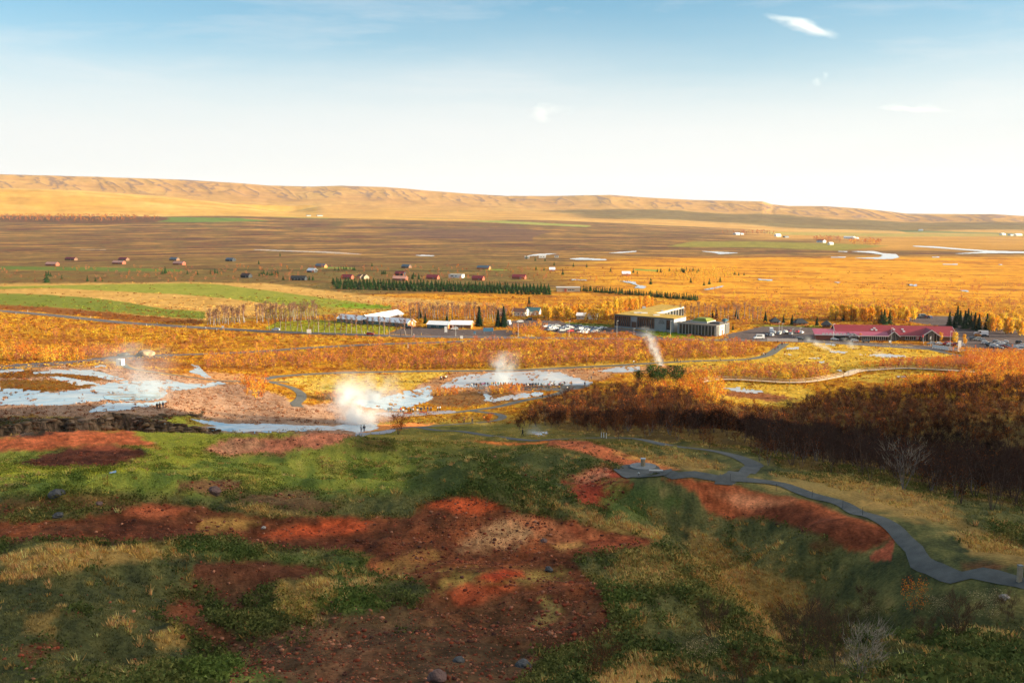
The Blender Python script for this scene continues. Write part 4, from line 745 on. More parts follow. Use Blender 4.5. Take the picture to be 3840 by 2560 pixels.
def merge(name, items, crown_m, trunk_m, kind='stuff'):     # items: proto, x, y, scale, tint ; one mesh
    V, C, TV, TF, o = [], [], [], [], 0
    for p, x, y, s, tint in items:
        a = random.random()*6.28; ca, sa = math.cos(a)*s, math.sin(a)*s; z = float(ground(x, y))-.05
        def tf(Q): return np.stack([Q[:, 0]*ca-Q[:, 1]*sa+x, Q[:, 0]*sa+Q[:, 1]*ca+y, Q[:, 2]*s+z], -1)
        v, c = p.cr; V.append(tf(v)); C.append(c*tint)
        tv, tf_ = p.tr; TV.append((tf(tv), tf_))
    V = np.concatenate(V); C = np.concatenate(C); nf = len(V)//3
    vs = [t[0] for t in TV]; off = np.cumsum([0]+[len(v) for v in vs])+len(V); fl = list(range(0)); FF = [np.array(f)+off[k] for k, (v, f) in enumerate(TV)]
    FF = np.concatenate(FF); allv = np.concatenate([V]+vs); loops = np.concatenate([np.arange(nf*3), FF.ravel()]); sizes = np.concatenate([np.full(nf, 3), np.full(len(FF), 4)])
    bc = np.array([.14, .10, .075]); col = np.concatenate([C, np.tile(bc, (len(FF), 1))]); ob = meshnp(name, allv, loops, sizes, crown_m, fcol=np.clip(col, .004, .8)); return tag(ob, kind=kind)
def stripq(p): # 3-sided branch faces padded to quads for merging
    V, Fq = p; return V, [f if len(f) == 4 else f+[f[-1]] for f in Fq]
AO = lambda *c: [alb(k)*1.8 for k in c]
RUST = AO((196,104,38),(172,86,34),(212,128,44)); ORNG = AO((235,150,35),(225,130,30),(240,170,50)); YEL = AO((245,180,45),(240,165,40),(250,200,70)); BRWN = AO((92,62,44),(76,52,40),(110,66,38)); TW = alb((120,78,58)); TWP = alb((165,125,100)); DKTW = alb((88,66,54))
RUSTW = [alb(k)*1.05 for k in ((178,92,36),(150,76,34),(192,112,44))]; BRW = [alb(k)*.95 for k in ((100,66,46),(80,54,40),(122,72,42))]
P_birch = [Proto(*broad(5.2, 3.4, 1+k % 3, 430, c, t_, 220, .19, 20+k), m_wbark if k % 2 else m_bark, m_leaf) for k, (c, t_) in enumerate([(RUSTW, DKTW), (RUSTW+BRW, TW), (BRW, DKTW), (RUST+RUSTW, TW), (RUSTW, TW), (BRW+RUSTW, DKTW)])]
P_bare = [Proto(*broad(5.4, 3.6, 2+k, 60, BRWN, DKTW, 330, .14, 40+k, thick=.6), m_bark, m_leaf) for k in range(3)]
P_far = [Proto(*broad(4.2, 3.0, 2, 95, c, t_, 45, .38, 60+k, branches=7), m_wbark, m_leaf) for k, (c, t_) in enumerate([(ORNG, TWP), (RUST+ORNG, TWP), (AO((165,100,70),(150,90,62)), TWP), (YEL+ORNG, TWP), (RUST, TW), (AO((190,120,75),(170,95,50)), TWP)])]
P_pop = [Proto(*broad(11, 3.6, 1, 620, c, TWP, 70, .62, 80+k, low=.10, branches=30), m_bark, m_leaf) for k, c in enumerate([YEL, ORNG+YEL, YEL+AO((225,150,60)), ORNG])]
P_pole = [Proto(*broad(13, 1.5, 1, 60, AO((215,130,60),(225,145,60)), TWP, 90, .28, 90+k, low=.35, branches=22), m_wbark, m_leaf) for k in range(3)]
GRN = AO((30,52,30),(38,62,34),(24,44,30)); GRN2 = AO((52,72,34),(44,64,32))
P_spr = [Proto(*conifer(8, 3.6, GRN, 900, 110+k), m_bark, m_needle) for k in range(2)]+[Proto(*conifer(5, 3.0, GRN2, 420, 120), m_bark, m_needle)]
P_hedge = [Proto(*conifer(3.2, 2.4, AO((40,70,30),(50,84,34),(34,58,30)), 240, 130+k, low=.0), m_bark, m_needle) for k in range(2)]
def pinep(seed):
    (tr, (V, c)) = broad(8.5, 6.5, 2, 1100, AO((44,68,28),(60,82,32),(34,54,26)), alb((60,50,30)), 60, .5, seed, low=.3, branches=30); return Proto(tr, (V, c), m_bark, m_needle)
P_pine = [pinep(140), pinep(141)]
def scatter(poly, n, mind, seed, dens=None):     # points inside a traced region, at least mind metres apart
    g = np.random.default_rng(seed); m_ = mask(poly, 4, 4)*(1-np.clip(PM*2, 0, 1))*(1-np.clip((SPR+SP2)*2, 0, 1))
    w = m_*(RG*RG)*(np.gradient(RR)[:, None]/RG); w = np.where(INV, w, 0)
    if dens is not None: w = w*dens
    c = np.cumsum(w.ravel()); out = []; cell = {}
    k = np.searchsorted(c, g.random(n*4)*c[-1]); ii, jj = np.unravel_index(k, HG.shape)
    for i, j in zip(ii, jj):
        if len(out) >= n: break
        x, y = XG[i, j]+(g.random()-.5)*.6, YG[i, j]+(g.random()-.5)*.6; kx, ky = int(x//mind), int(y//mind)
        if any((x-q[0])**2+(y-q[1])**2 < mind*mind for a in (-1, 0, 1) for b in (-1, 0, 1) for q in cell.get((kx+a, ky+b), ())): continue
        cell.setdefault((kx, ky), []).append((x, y)); out.append((x, y))
    return out
# the dense birch wood on the right
WOOD = [(1950,1610),(2000,1550),(2090,1500),(2230,1478),(2420,1462),(2560,1490),(2720,1545),(2900,1575),(3030,1520),(3110,1490),(3380,1480),(3560,1455),(3840,1440),(4100,1440),(4100,2000),(3840,1938),(3600,1890),(3440,1850),(3250,1815),(3100,1775),(2960,1755),(2860,1700),(2780,1660),(2600,1640),(2400,1632),(2250,1620),(2100,1600)]
wd = scatter(WOOD, 1500, 2.1, 21); wd.sort(key=lambda p: p[0]**2+p[1]**2)
rest = []
for k, (x, y) in enumerate(wd):
    px, py = topix(x, y, float(ground(x, y))); r = math.hypot(x, y); dark = px > 2450 and r < (235 if px < 2900 else 275)+15*math.sin(px/90)  # near trees coloured darker, so shade is in their colours too
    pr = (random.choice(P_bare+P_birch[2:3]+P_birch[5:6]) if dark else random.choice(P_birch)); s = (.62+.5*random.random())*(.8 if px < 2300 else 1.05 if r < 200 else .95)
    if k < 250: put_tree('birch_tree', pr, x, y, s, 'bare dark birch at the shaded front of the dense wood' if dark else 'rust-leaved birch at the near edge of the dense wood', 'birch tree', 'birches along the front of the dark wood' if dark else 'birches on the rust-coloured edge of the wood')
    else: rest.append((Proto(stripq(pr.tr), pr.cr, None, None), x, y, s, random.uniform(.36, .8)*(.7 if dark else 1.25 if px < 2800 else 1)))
# thin the merged part of the wood to a lighter face count
def thin(p, k): V, c = p.cr; V = V.reshape(-1, 3, 3)[::k]; ctr = V.mean(1, keepdims=True); return Proto(p.tr, ((ctr+(V-ctr)*k**.5).reshape(-1, 3), c[::k]), None, None)
_tc = {}
rest = [(_tc.setdefault(id(p.cr[0]), thin(p, 2)), x, y, s, t) for p, x, y, s, t in rest]
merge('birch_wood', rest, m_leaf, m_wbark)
# orange birch scrub on the flats
sq = [Proto(stripq(p.tr), p.cr, None, None) for p in P_far]
items = []
def scrub(poly, n, mind, seed, protos, s0, s1, dens=None, tint=(.8, 1.2)):
    for x, y in scatter(poly, n, mind, seed, dens): items.append((sq[random.choice(protos)], x, y, random.uniform(s0, s1), random.uniform(*tint)))
band = sst(-.5, .3, GN1+.6*STR)
scrub([(1620,1380),(1650,1330),(1800,1292),(2100,1282),(2600,1286),(2850,1300),(2830,1330),(2700,1345),(2450,1355),(2200,1368),(1950,1380)], 600, 3.1, 31, [0,1,2,2,5,5,3], .75, 1.2)
scrub([(1340,1390),(1500,1340),(1700,1330),(1700,1385),(1500,1388),(1380,1392)], 170, 2.8, 32, [2,5,5,1,0], .6, 1.0)
scrub([(760,1380),(780,1345),(900,1330),(1100,1335),(1250,1345),(1300,1370),(1000,1385)], 190, 2.8, 33, [2,5,1,0,0], .6, 1.0)
scrub([(0,1350),(0,1320),(180,1325),(330,1310),(480,1325),(430,1342),(200,1358)], 150, 2.5, 34, [0,1,4,5,3], .7, 1.2)
scrub([(-300,1330),(0,1200),(430,1225),(800,1248),(1100,1262),(1500,1275),(1900,1285),(1700,1330),(1000,1330),(500,1330),(100,1330)], 330, 4, 35, [0,1,3,5,5], .45, 1.0, dens=band)
scrub([(1000,1345),(1650,1290),(1750,1300),(1650,1370),(1300,1360)], 220, 3, 36, [0,1,2,5], .5, .9, dens=band)
scrub([(2560,1410),(2620,1398),(2780,1388),(3000,1384),(3120,1400),(3080,1422),(2980,1432),(2850,1425),(2700,1420),(2600,1430)], 330, 2.2, 37, [0,1,2,5,3], .6, .95)
scrub([(3240,1385),(3350,1368),(3620,1360),(3640,1385),(3500,1386),(3400,1378)], 200, 2.2, 38, [2,5,1,4], .6, .9)
scrub([(3620,1340),(3640,1330),(3900,1330),(4000,1450),(3700,1450),(3640,1400)], 420, 2.3, 39, [0,1,4,5], .6, 1.0)
scrub([(3540,1318),(3640,1312),(3900,1318),(3900,1345),(3720,1342),(3600,1332)], 200, 2.0, 40, [1,4,0], .55, .8)
scrub([(2380,1480),(2560,1440),(2640,1420),(2720,1455),(2700,1520),(2560,1490)], 150, 2.4, 41, [0,3,1,4], .8, 1.1)
scrub([(3300,1455),(3500,1435),(3640,1415),(3700,1455),(3300,1485)], 110, 2.3, 42, [0,1,4,4], .7, 1.1)
scrub([(900,1440),(990,1432),(1000,1500),(960,1500),(920,1480)], 40, 2.5, 43, [0,1,4], .7, 1.1)
scrub([(1190,1498),(1290,1492),(1330,1500),(1250,1510)], 26, 2.2, 44, [4,1], .5, .7)
scrub([(1610,1485),(1700,1468),(1740,1475),(1690,1488)], 26, 1.8, 45, [0,4], .5, .7)
scrub([(1830,1475),(1880,1464),(1960,1462),(1950,1474),(1880,1480)], 40, 1.8, 46, [0,4], .55, .75)
scrub([(1400,1145),(1900,1150),(2400,1160),(2400,1200),(2030,1196),(1560,1200),(1500,1180)], 300, 4, 47, [0,2,1,5,3], .7, 1.2)
scrub([(2600,1150),(3840,1130),(3900,1200),(3500,1180),(3000,1205),(2760,1215),(2650,1200)], 330, 5, 48, [0,3,2,5,1], .7, 1.4, dens=band)
scrub([(2020,1262),(2300,1255),(2330,1268),(2040,1268)], 60, 2.6, 49, [2,5,1], .45, .7)
scrub([(2325,1258),(2370,1250),(2385,1262),(2330,1268)], 22, 2.2, 50, [2,5], .5, .75)
scrub([(1900,1240),(2020,1215),(2045,1225),(2030,1262),(1900,1262)], 70, 2.4, 51, [1,0,5], .6, .85)
scrub([(0,1010),(900,1000),(1900,1000),(2400,1030),(2600,1060),(2300,1060),(1200,1055),(0,1062)], 260, 7, 52, [4,2,5,5], .7, 1.2, dens=band)
scrub([(2500,1020),(2750,1012),(2780,1050),(2600,1062),(2450,1040)], 120, 5, 53, [3,0,3], .9, 1.6)
scrub([(3180,905),(3300,905),(3310,918),(3190,918)], 60, 12, 54, [0,4,2], 1.6, 2.6)
scrub([(3050,893),(3150,893),(3150,908),(3060,908)], 50, 12, 55, [2,4], 1.6, 2.4)
scrub([(0,812),(500,814),(620,822),(400,832),(0,830)], 260, 25, 56, [4,2,1], 2.2, 3.6)
scrub([(2870,870),(2760,872),(2700,878),(2780,880),(2900,880)], 40, 25, 57, [2,4], 2, 3)
scrub([(2640,1080),(3840,1050),(3840,1150),(2700,1160)], 160, 9, 58, [0,1,3,5], .6, 1.1, dens=band)
merge('birch_scrub', items, m_leaf, m_wbark)
items = []
def group_trees(name, pts, protos, s0, s1, label, cat_, group, zs=1.):
    for p in pts:
        w = hit(*p[:2]); sc_ = random.uniform(s0, s1)*(p[2] if len(p) > 2 else 1); put_tree(name, random.choice(protos), w.x, w.y, sc_, label, cat_, group, zs=zs)
def rnd_line(a, b, n, jx=6, jy=3): return [(a[0]+(b[0]-a[0])*(k+.5)/n+random.uniform(-jx, jx), a[1]+(b[1]-a[1])*(k+.5)/n+random.uniform(-jy, jy)) for k in range(n)]
group_trees('poplar_tree', rnd_line((2035,1192),(2330,1200),34, 8, 8), P_pop, .75, 1.0, 'golden poplar in the row behind the hotel car park', 'poplar tree', 'golden poplars behind the car park')
group_trees('poplar_tree', rnd_line((2250,1172),(2450,1150),20, 8, 4), P_pop, .75, 1.0, 'golden poplar beyond the grass roof of the hotel', 'poplar tree', 'golden poplars beyond the grass roof')
group_trees('poplar_tree', rnd_line((3110,1200),(3440,1204),36, 8, 6), P_pop, .8, 1.15, 'bright yellow poplar behind the long red roof', 'poplar tree', 'yellow poplars behind the red roof')
group_trees('poplar_tree', rnd_line((3660,1222),(3860,1262),26, 14, 14), P_pop, .75, 1.1, 'yellow poplar in the clump at the far right behind the car park', 'poplar tree', 'yellow poplars at the far right')
for (px, py, s, lb) in [(3225,1276,.42,'small round orange tree at the right end of the low glazed annex'),(3183,1272,.45,'round orange tree in front of the middle of the low annex'),(3150,1268,.35,'leftmost of the small orange trees in front of the red-roofed building'),
    (3582,1290,.72,'tallest orange tree at the right gable of the red-roofed building'),(3618,1292,.6,'slim orange tree just right of the tallest tree at the red gable'),(3526,1280,.55,'thin rusty tree in front of the right wing of the red-roofed building'),(3480,1280,.42,'half-bare tree in front of the brown wall right of the big glazed gable')]:
    w = hit(px, py); put_tree('autumn_tree', P_pop[1 if s < .7 else 0], w.x, w.y, s, lb, 'tree')
group_trees('poplar_tree', [(1010+k*20.5, 1238+k*.9+random.uniform(-1, 1)) for k in range(27)], P_pole, .8, 1.0, 'tall bare poplar in the straight row along the lawn in front of the white-roofed lodge', 'poplar tree', 'bare poplars in the straight row by the road')
group_trees('poplar_tree', rnd_line((775,1222),(925,1208),24, 4, 5)+rnd_line((960,1205),(1190,1195),34, 5, 8), P_pole, .8, 1.05, 'slender leafless poplar in the thicket left of the white-roofed lodge', 'poplar tree', 'bare poplars in the thicket by the fields')
group_trees('poplar_tree', rnd_line((1530,1192),(1720,1196),24, 6, 8)+rnd_line((1740,1200),(1900,1205),16, 6, 6), P_pole, .7, 1.0, 'bare poplar standing behind the small white-roofed houses', 'poplar tree', 'bare poplars behind the small white roofs')
group_trees('poplar_tree', rnd_line((2520,1190),(2860,1200),22, 8, 6), P_pole, .7, 1.0, 'bare poplar behind the low dark pavilion and the cabins', 'poplar tree', 'bare poplars behind the pavilion')
for px, py, s, lb in [(1984,1160,1.15,'tall lone spruce standing above the dark-roofed house'),(1868,1226,1.35,'left of the two tall spruces beside the parking yard'),(1889,1226,1.6,'right and taller of the two spruces beside the parking yard'),(1797,1222,1.5,'tall dark spruce behind the brown white-roofed house'),
    (1676,1208,.7,'dark bushy conifer left of the brown house, behind the two white roofs'),(1595,1212,.8,'dark conifer just left of the teal house with the white roof'),(1574,1192,.9,'thin dark conifer behind the gap right of the lodge'),(2761,1196,.9,'dark spruce behind the round kiosk right of the pavilion'),(2687,1192,.75,'small spruce left of the round kiosk'),(2672,1190,.6,'shorter spruce beside the one left of the kiosk'),
    (2970,1216,.75,'dark bushy spruce between the left and middle cabins'),(3063,1220,.7,'spruce between the middle and right cabins'),(3166,1202,.9,'pointed spruce in front of the yellow poplars behind the red roof'),(2938,1210,.6,'small spruce beside the left cabin'),(2748,1240,.5,'small dark spruce beside the pavilion entrance'),(2870,1205,.8,'spruce at the left of the leftmost cabin')]:
    w = hit(px, py); put_tree('spruce_tree', P_spr[0 if s > .8 else 1], w.x, w.y, s, lb, 'spruce tree')
group_trees('spruce_tree', [(3560,1222),(3580,1228),(3600,1220),(3618,1232),(3640,1226),(3655,1236),(3670,1240),(3590,1205),(3630,1210),(3700,1240)], P_spr[:2], 1.1, 1.5, 'dark spruce in the tight dark group right of the red roof', 'spruce tree', 'dark spruces right of the red roof')
group_trees('spruce_tree', [(3305,1212),(3315,1216),(3335,1214)], P_spr[2:], 1.6, 2.0, 'green spruce among the yellow poplars behind the red roof', 'spruce tree', 'green spruces among the yellow poplars')
hp = [(1252+k*13.6+row*3+random.uniform(-4, 4), 1061+k*.3+random.uniform(-1.5, 1.5)+row*7+.1*k) for k in range(60) for row in range(4)]
group_trees('young_pine', hp, P_hedge, 1.6, 2.1, 'small dark pine in the long straight plantation strip below the red-roofed cottages', 'pine tree', 'pines of the long plantation strip')
hp = [(2180+k*7.4+random.uniform(-3, 3), 1090+k*.62+random.uniform(-1.5, 1.5)) for k in range(60)]
group_trees('young_pine', hp, P_hedge, 1.3, 1.8, 'small dark pine in the thinner slanting strip right of the flat wooden house', 'pine tree', 'pines of the slanting strip')
def farcon(pts, s0, s1, lb, gp): group_trees('far_conifer', pts, P_hedge, s0, s1, lb, 'conifer', gp)
farcon([(175,1060,1.9),(182,1034),(190,1036),(620,1026,1.7),(608,1028),(632,1028),(806,1028,1.5),(815,1026),(790,1027),(703,1028),(740,1030),(328,1054),(358,1055),(382,1055),(232,1046)], 1.3, 1.8, 'dark round conifer below the pale red cottages at the left', 'dark conifers among the left cottages')
farcon([(970+random.uniform(-20, 75), 1028+random.uniform(-3, 10)) for k in range(18)]+[(1150+random.uniform(-5, 25), 1048+random.uniform(-3, 3)) for k in range(5)], 1.0, 1.6, 'dark conifer scattered round the black cottage', 'conifers round the black cottage')
farcon([(1260+random.uniform(-10, 75), 1012+random.uniform(-3, 3)) for k in range(12)]+[(1560+random.uniform(-15, 15), 1043+random.uniform(-6, 6)) for k in range(8)]+[(1440+random.uniform(-8, 8), 1028) for k in range(4)], 1.0, 1.7, 'dark conifer between the red-roofed cottages in the middle distance', 'conifers between the red-roofed cottages')
farcon([(2550+random.uniform(0, 70), 1020+random.uniform(-4, 4)) for k in range(16)]+[(2465,1020),(2478,1021),(2510,1018),(2535,1022)]+[(2590,1060,1.4),(2700,1058),(2640,1070),(2660,1066),(2755,1030),(2770,1033),(2790,1032),(2010,1012),(2040,1014),(2110,1030,1.4),(2200,1002),(2150,1000),(2290,1020),(2375,1023),(2390,1026),(2440,1066,1.3)], 1.1, 1.8, 'dark conifer among the golden trees by the bend of the river', 'conifers by the river bend')
farcon([(1974,970),(2007,978),(2044,979),(2078,995),(1062,1050),(970,990),(1050,960),(1395,1000)], 1.3, 1.8, 'lone dark shrub-like conifer on the open brown plain', 'lone conifers on the plain')
for px, py, s, lb in [(2398,1440,.62,'left and lowest of the dark pines rising above the rust-coloured wood'),(2440,1440,.85,'tall dark pine, second from the left above the rust-coloured wood'),(2490,1435,.66,'broad dark pine in the middle of the group above the wood'),(2532,1452,.95,'right and tallest of the dark pines above the rust-coloured wood'),(2465,1442,.62,'dark pine half hidden between its taller neighbours above the wood')]:
    w = hit(px, py); put_tree('pine_tree', P_pine[int(px) % 2], w.x, w.y, s, lb, 'pine tree')
# single bushes and small trees near the paths and on the near slope
def solo(name, px, py, pr, s, lb, cat_='shrub', zs=1., rmin=20.):
    w = hit(px, py, rmin); return put_tree(name, pr, w.x, w.y, s, lb, cat_, zs=zs)
P_bush = Proto(*broad(3.6, 3.4, 4, 900, AO((190,95,30),(160,80,32),(205,115,38)), TW, 300, .16, 200, low=.05), m_bark, m_leaf)
solo('autumn_shrub', 1492, 1628, P_bush, 1.35, 'dense rust-orange bush beside the small paved platform')
solo('autumn_shrub', 1842, 1590, P_bush, .85, 'small orange bush by the loop of the path, in front of a walker')
def nearbare(h, w, st, nl, cols, tw, nt, ls, seed): return Proto(*broad(h, w, st+1, nl, cols, tw, int(nt*1.5), ls, seed, low=.10, branches=34, thick=.55), m_bark, m_leaf)
SH = lambda *c: [alb(k, True) for k in c]
nb = [nearbare(3.6, 2.4, 3, 160, SH((100,72,40),(120,84,40)), alb((70,58,46), True), 700, .07, 210+k) for k in range(3)]
solo('bare_shrub', 3250, 2296, nb[0], .55, 'bare dark shrub above the small red tree, below the bend of the path')
solo('bare_shrub', 3590, 2400, nb[1], .72, 'tall bare shrub at the lower right, right of the small red tree')
solo('bare_shrub', 3010, 2500, nb[2], .95, 'dark bare thicket at the bottom, right of the straw-coloured grass')
solo('bare_shrub', 2665, 2410, nb[0], .6, 'thin bare sapling in the grass left of the straw-coloured slope')
solo('bare_shrub', 3130, 2500, nb[1], .7, 'leaning bare shrub between the two darkest thickets at the bottom')
solo('bare_shrub', 3780, 2330, nb[2], .5, 'bare shrub just below the path at the right edge of the photo')
solo('bare_shrub', 2950, 2420, nb[1], .5, 'small bare shrub at the top of the dark thicket at the bottom')
solo('bare_shrub', 3190, 2345, nb[2], .42, 'small bare shrub left of the red sapling, lower on the slope')
solo('bare_shrub', 3460, 2420, nb[0], .42, 'low bare shrub on the dark slope below the red sapling')
P_redt = nearbare(2.3, 1.5, 1, 420, [alb(k, True)*1.7 for k in ((200,84,30),(180,70,28),(215,100,36))], alb((90,60,44), True), 90, .085, 220)
solo('red_sapling', 3428, 2300, P_redt, 1.1, 'small sapling with bright orange-red leaves on the dark lower right slope', 'sapling')
P_rs = nearbare(3.0, 2.0, 4, 520, SH((120,60,32),(100,56,34),(92,66,40)), alb((74,52,40), True), 500, .07, 230)
solo('rusty_shrub', 2240, 2545, P_rs, .8, 'dark rusty shrub standing on the red earth at the bottom centre')
solo('rusty_shrub', 2790, 2560, P_rs, .55, 'rust-tinted low shrub in the grass at the bottom, right of centre')
P_pale = nearbare(4.6, 3.0, 2, 20, SH((120,100,80)), alb((128,122,112), True), 420, .06, 240); P_pale.mt = m_wbark
solo('pale_birch', 3215, 2556, P_pale, .5, 'white-stemmed leaning birch at the bottom edge of the photo', 'birch tree')
P_fan = Proto(*broad(5.6, 4.4, 6, 10, SH((120,110,95)), alb((120,114,105), True), 200, .05, 241, low=.4, branches=36, thick=.6), m_wbark, m_leaf)
solo('fan_birch', 3388, 1836, P_fan, .88, 'pale many-stemmed leafless birch fanning out in front of the dark wood', 'birch tree')
P_cream = nearbare(1.0, 1.5, 5, 500, SH((150,140,105),(130,120,88)), alb((110,104,80), True), 200, .05, 250)
for px, py, s, lb in [(3530,2300,1.1,'cream-flowered low shrub left of the tall bare shrub'),(3720,2310,1.5,'large cream-tufted shrub at the right edge below the path'),(3260,2320,1.1,'cream-tufted shrub directly below the bare shrub'),(2620,2480,1.1,'cream-tufted low shrub at the bottom, left of the dark thicket')]:
    solo('cream_shrub', px, py, P_cream, s, lb)
for k, (px, py) in enumerate([(2660,1680),(2850,1728),(2640,1668),(2420,1640),(2320,1650),(2880,1745),(2760,1660),(2540,1655)]):
    solo('roadside_birch', px, py, P_birch[k % 2], .45+.1*(k % 3), ['slim rusty birch on the verge where the grey path curves', 'young birch just outside the right-hand bend of the path', 'thin birch between the path and the stony slope', 'low rusty birch beside the narrow far stretch of path', 'small reddish birch left of the narrow path, near the three pale posts', 'white-stemmed birch at the corner of the wood beside the path bend', 'small birch on the stony slope behind the path', 'twiggy birch beside the narrow path, left of the slim verge birch'][k], 'birch tree')
# ------------------------------------------------------------------ builders for made things
class MB:
    def __init__(s): s.v = []; s.f = []
    def poly(s, pts): k = len(s.v); s.v += [tuple(map(float, p)) for p in pts]; s.f.append(list(range(k, k+len(pts)))); return s
    def box(s, x0, x1, y0, y1, z0, z1):
        k = len(s.v); s.v += [(x, y, z) for z in (z0, z1) for x, y in ((x0, y0), (x1, y0), (x1, y1), (x0, y1))]
        s.f += [[k+i for i in f] for f in ((3, 2, 1, 0), (4, 5, 6, 7), (0, 1, 5, 4), (1, 2, 6, 5), (2, 3, 7, 6), (3, 0, 4, 7))]; return s
    def prism(s, P, z0, z1):       # polygon P (x,y) ccw extruded
        k = len(s.v); n = len(P); s.v += [(p[0], p[1], z0) for p in P]+[(p[0], p[1], z1) for p in P]; s.f += [[k+n-1-i for i in range(n)], [k+n+i for i in range(n)]]+[[k+i, k+(i+1) % n, k+n+(i+1) % n, k+n+i] for i in range(n)]; return s
    def hull(s, A, B):             # two equal rings joined with caps
        k = len(s.v); n = len(A); s.v += [tuple(p) for p in A]+[tuple(p) for p in B]; s.f += [[k+i for i in range(n)][::-1], [k+n+i for i in range(n)]]+[[k+i, k+(i+1) % n, k+n+(i+1) % n, k+n+i] for i in range(n)]; return s
    def cyl(s, x, y, z0, z1, r0, r1=None, n=10):
        r1 = r0 if r1 is None else r1; c = [(math.cos(t*2*math.pi/n), math.sin(t*2*math.pi/n)) for t in range(n)]
        return s.hull([(x+a*r0, y+b*r0, z0) for a, b in c], [(x+a*r1, y+b*r1, z1) for a, b in c])
    def tube(s, p0, p1, r, n=6): V, Fq = prism(p0, p1, r, r, n); k = len(s.v); s.v += [tuple(v) for v in V]; s.f += [[a+k for a in f] for f in Fq]; s.f += [[k+i for i in range(n)][::-1], [k+n+i for i in range(n)]]; return s
    def mesh(s, name, m, smooth=False):
        me = bpy.data.meshes.new(name); me.from_pydata(s.v, [], s.f); me.materials.append(m)
        bm = bmesh.new(); bm.from_mesh(me); bmesh.ops.recalc_face_normals(bm, faces=bm.faces[:]); bm.to_mesh(me); bm.free()
        if smooth: me.polygons.foreach_set('use_smooth', [True]*len(me.polygons))
        return me
    def obj(s, name, m, parent=None, smooth=False):
        o = bpy.data.objects.new(name, s.mesh(name, m, smooth)); COL.objects.link(o)
        if parent is not None: o.parent = parent
        return o
def empty(name, loc, rz=0, label=None, cat_=None, group=None):
    e = bpy.data.objects.new(name, None); e.location = loc; e.rotation_euler = (0, 0, rz); COL.objects.link(e); return tag(e, label, cat_, group)
def dup_tree(o, loc, rz, parent=None):
    c = o.copy(); COL.objects.link(c)
    if parent is None: c.location = loc; c.rotation_euler = (0, 0, rz)
    else: c.parent = parent
    for ch in kids.get(o.name, []): dup_tree(ch, None, None, c)
    return c
M_ = {}
def pm(name, c, rough=.6, var=.08, shade=False, **k):
    if name not in M_: M_[name] = mat(name, alb(c, shade) if max(c) > 1.01 else c, rough, var=var, **k)
    return M_[name]
white = pm('white_painted_wood', (.72,.72,.70)); whiteroof = pm('white_metal_roof', (.80,.82,.84), .5, .06, scale=.6); tealw = pm('teal_timber_wall', (.045,.115,.13), .7, .15); brownw = pm('brown_timber_wall', (.16,.09,.055), .8, .2)
glass = pm('dark_window_glass', (.02,.03,.035), .08, .02, spec=.6); magroof = pm('magenta_red_metal_roof', (.23,.028,.038), .55, .12, scale=.5); salroof = pm('faded_salmon_roof', (.62,.30,.22), .6, .12, scale=.6); slate = pm('blue_grey_metal_roof', (.10,.14,.17), .55, .12)
redbrick = pm('red_stained_wall', (.30,.085,.05), .8, .15); orangew = pm('orange_and_sunlit_wall', (.48,.17,.06), .8, .15); blackw = pm('black_timber_wall', (.028,.034,.04), .8, .15); conc = pm('board_marked_concrete', (.27,.29,.30), .85, .12, scale=.4); concL = pm('pale_concrete', (.46,.44,.41), .85, .08)  # orange wall colour also stands for sunlight on gables and cabins
grassroof = pm('turf_roof', (.40,.25,.035), .95, .35, scale=.25, bump=.3, bscale=.8); turfgreen = pm('green_turf_mound', (.14,.17,.03), .95, .35, scale=.5); darkroof = pm('dark_membrane_roof', (.12,.105,.09), .8, .15); rustfin = pm('rust_brown_fins', (.16,.07,.045), .7, .1)
chrome = pm('galvanised_steel', (.42,.44,.45), .45, .1); woodp = pm('weathered_wood', (.34,.27,.19), .85, .2, scale=3); plank = pm('pale_boardwalk_planks', (.60,.45,.30), .85, .15, scale=2.5); greyst = pm('grey_stone', (.22,.22,.21), .85, .25, scale=4)
purple = pm('pink_purple_metal_roof', (.33,.075,.12), .5, .1, scale=.5); redwhite = pm('red_cloth', (.55,.03,.05), .8); yellowp = pm('yellow_paint', (.75,.45,.04), .6); bluep = pm('blue_sign_paint', (.07,.2,.32), .6)
def frame2(A, B):
    a, b = hit(*A), hit(*B); d = Vector((b.x-a.x, b.y-a.y, 0)); return a, d.length, math.atan2(d.y, d.x), min(a.z, b.z)
def windows(root, wins, y, z0, h, w, split=2, fm=white):
    for x in wins:
        f = MB().box(x-w/2, x+w/2, y-.06, y+.02, z0, z0+h).obj('window', fm, root)
        p = MB()
        for k in range(split): p.box(x-w/2+.1+k*(w-.1)/split, x-w/2+(k+1)*(w-.1)/split, y-.075, y-.05, z0+.12, z0+h-.12)
        p.obj('pane', glass, f)
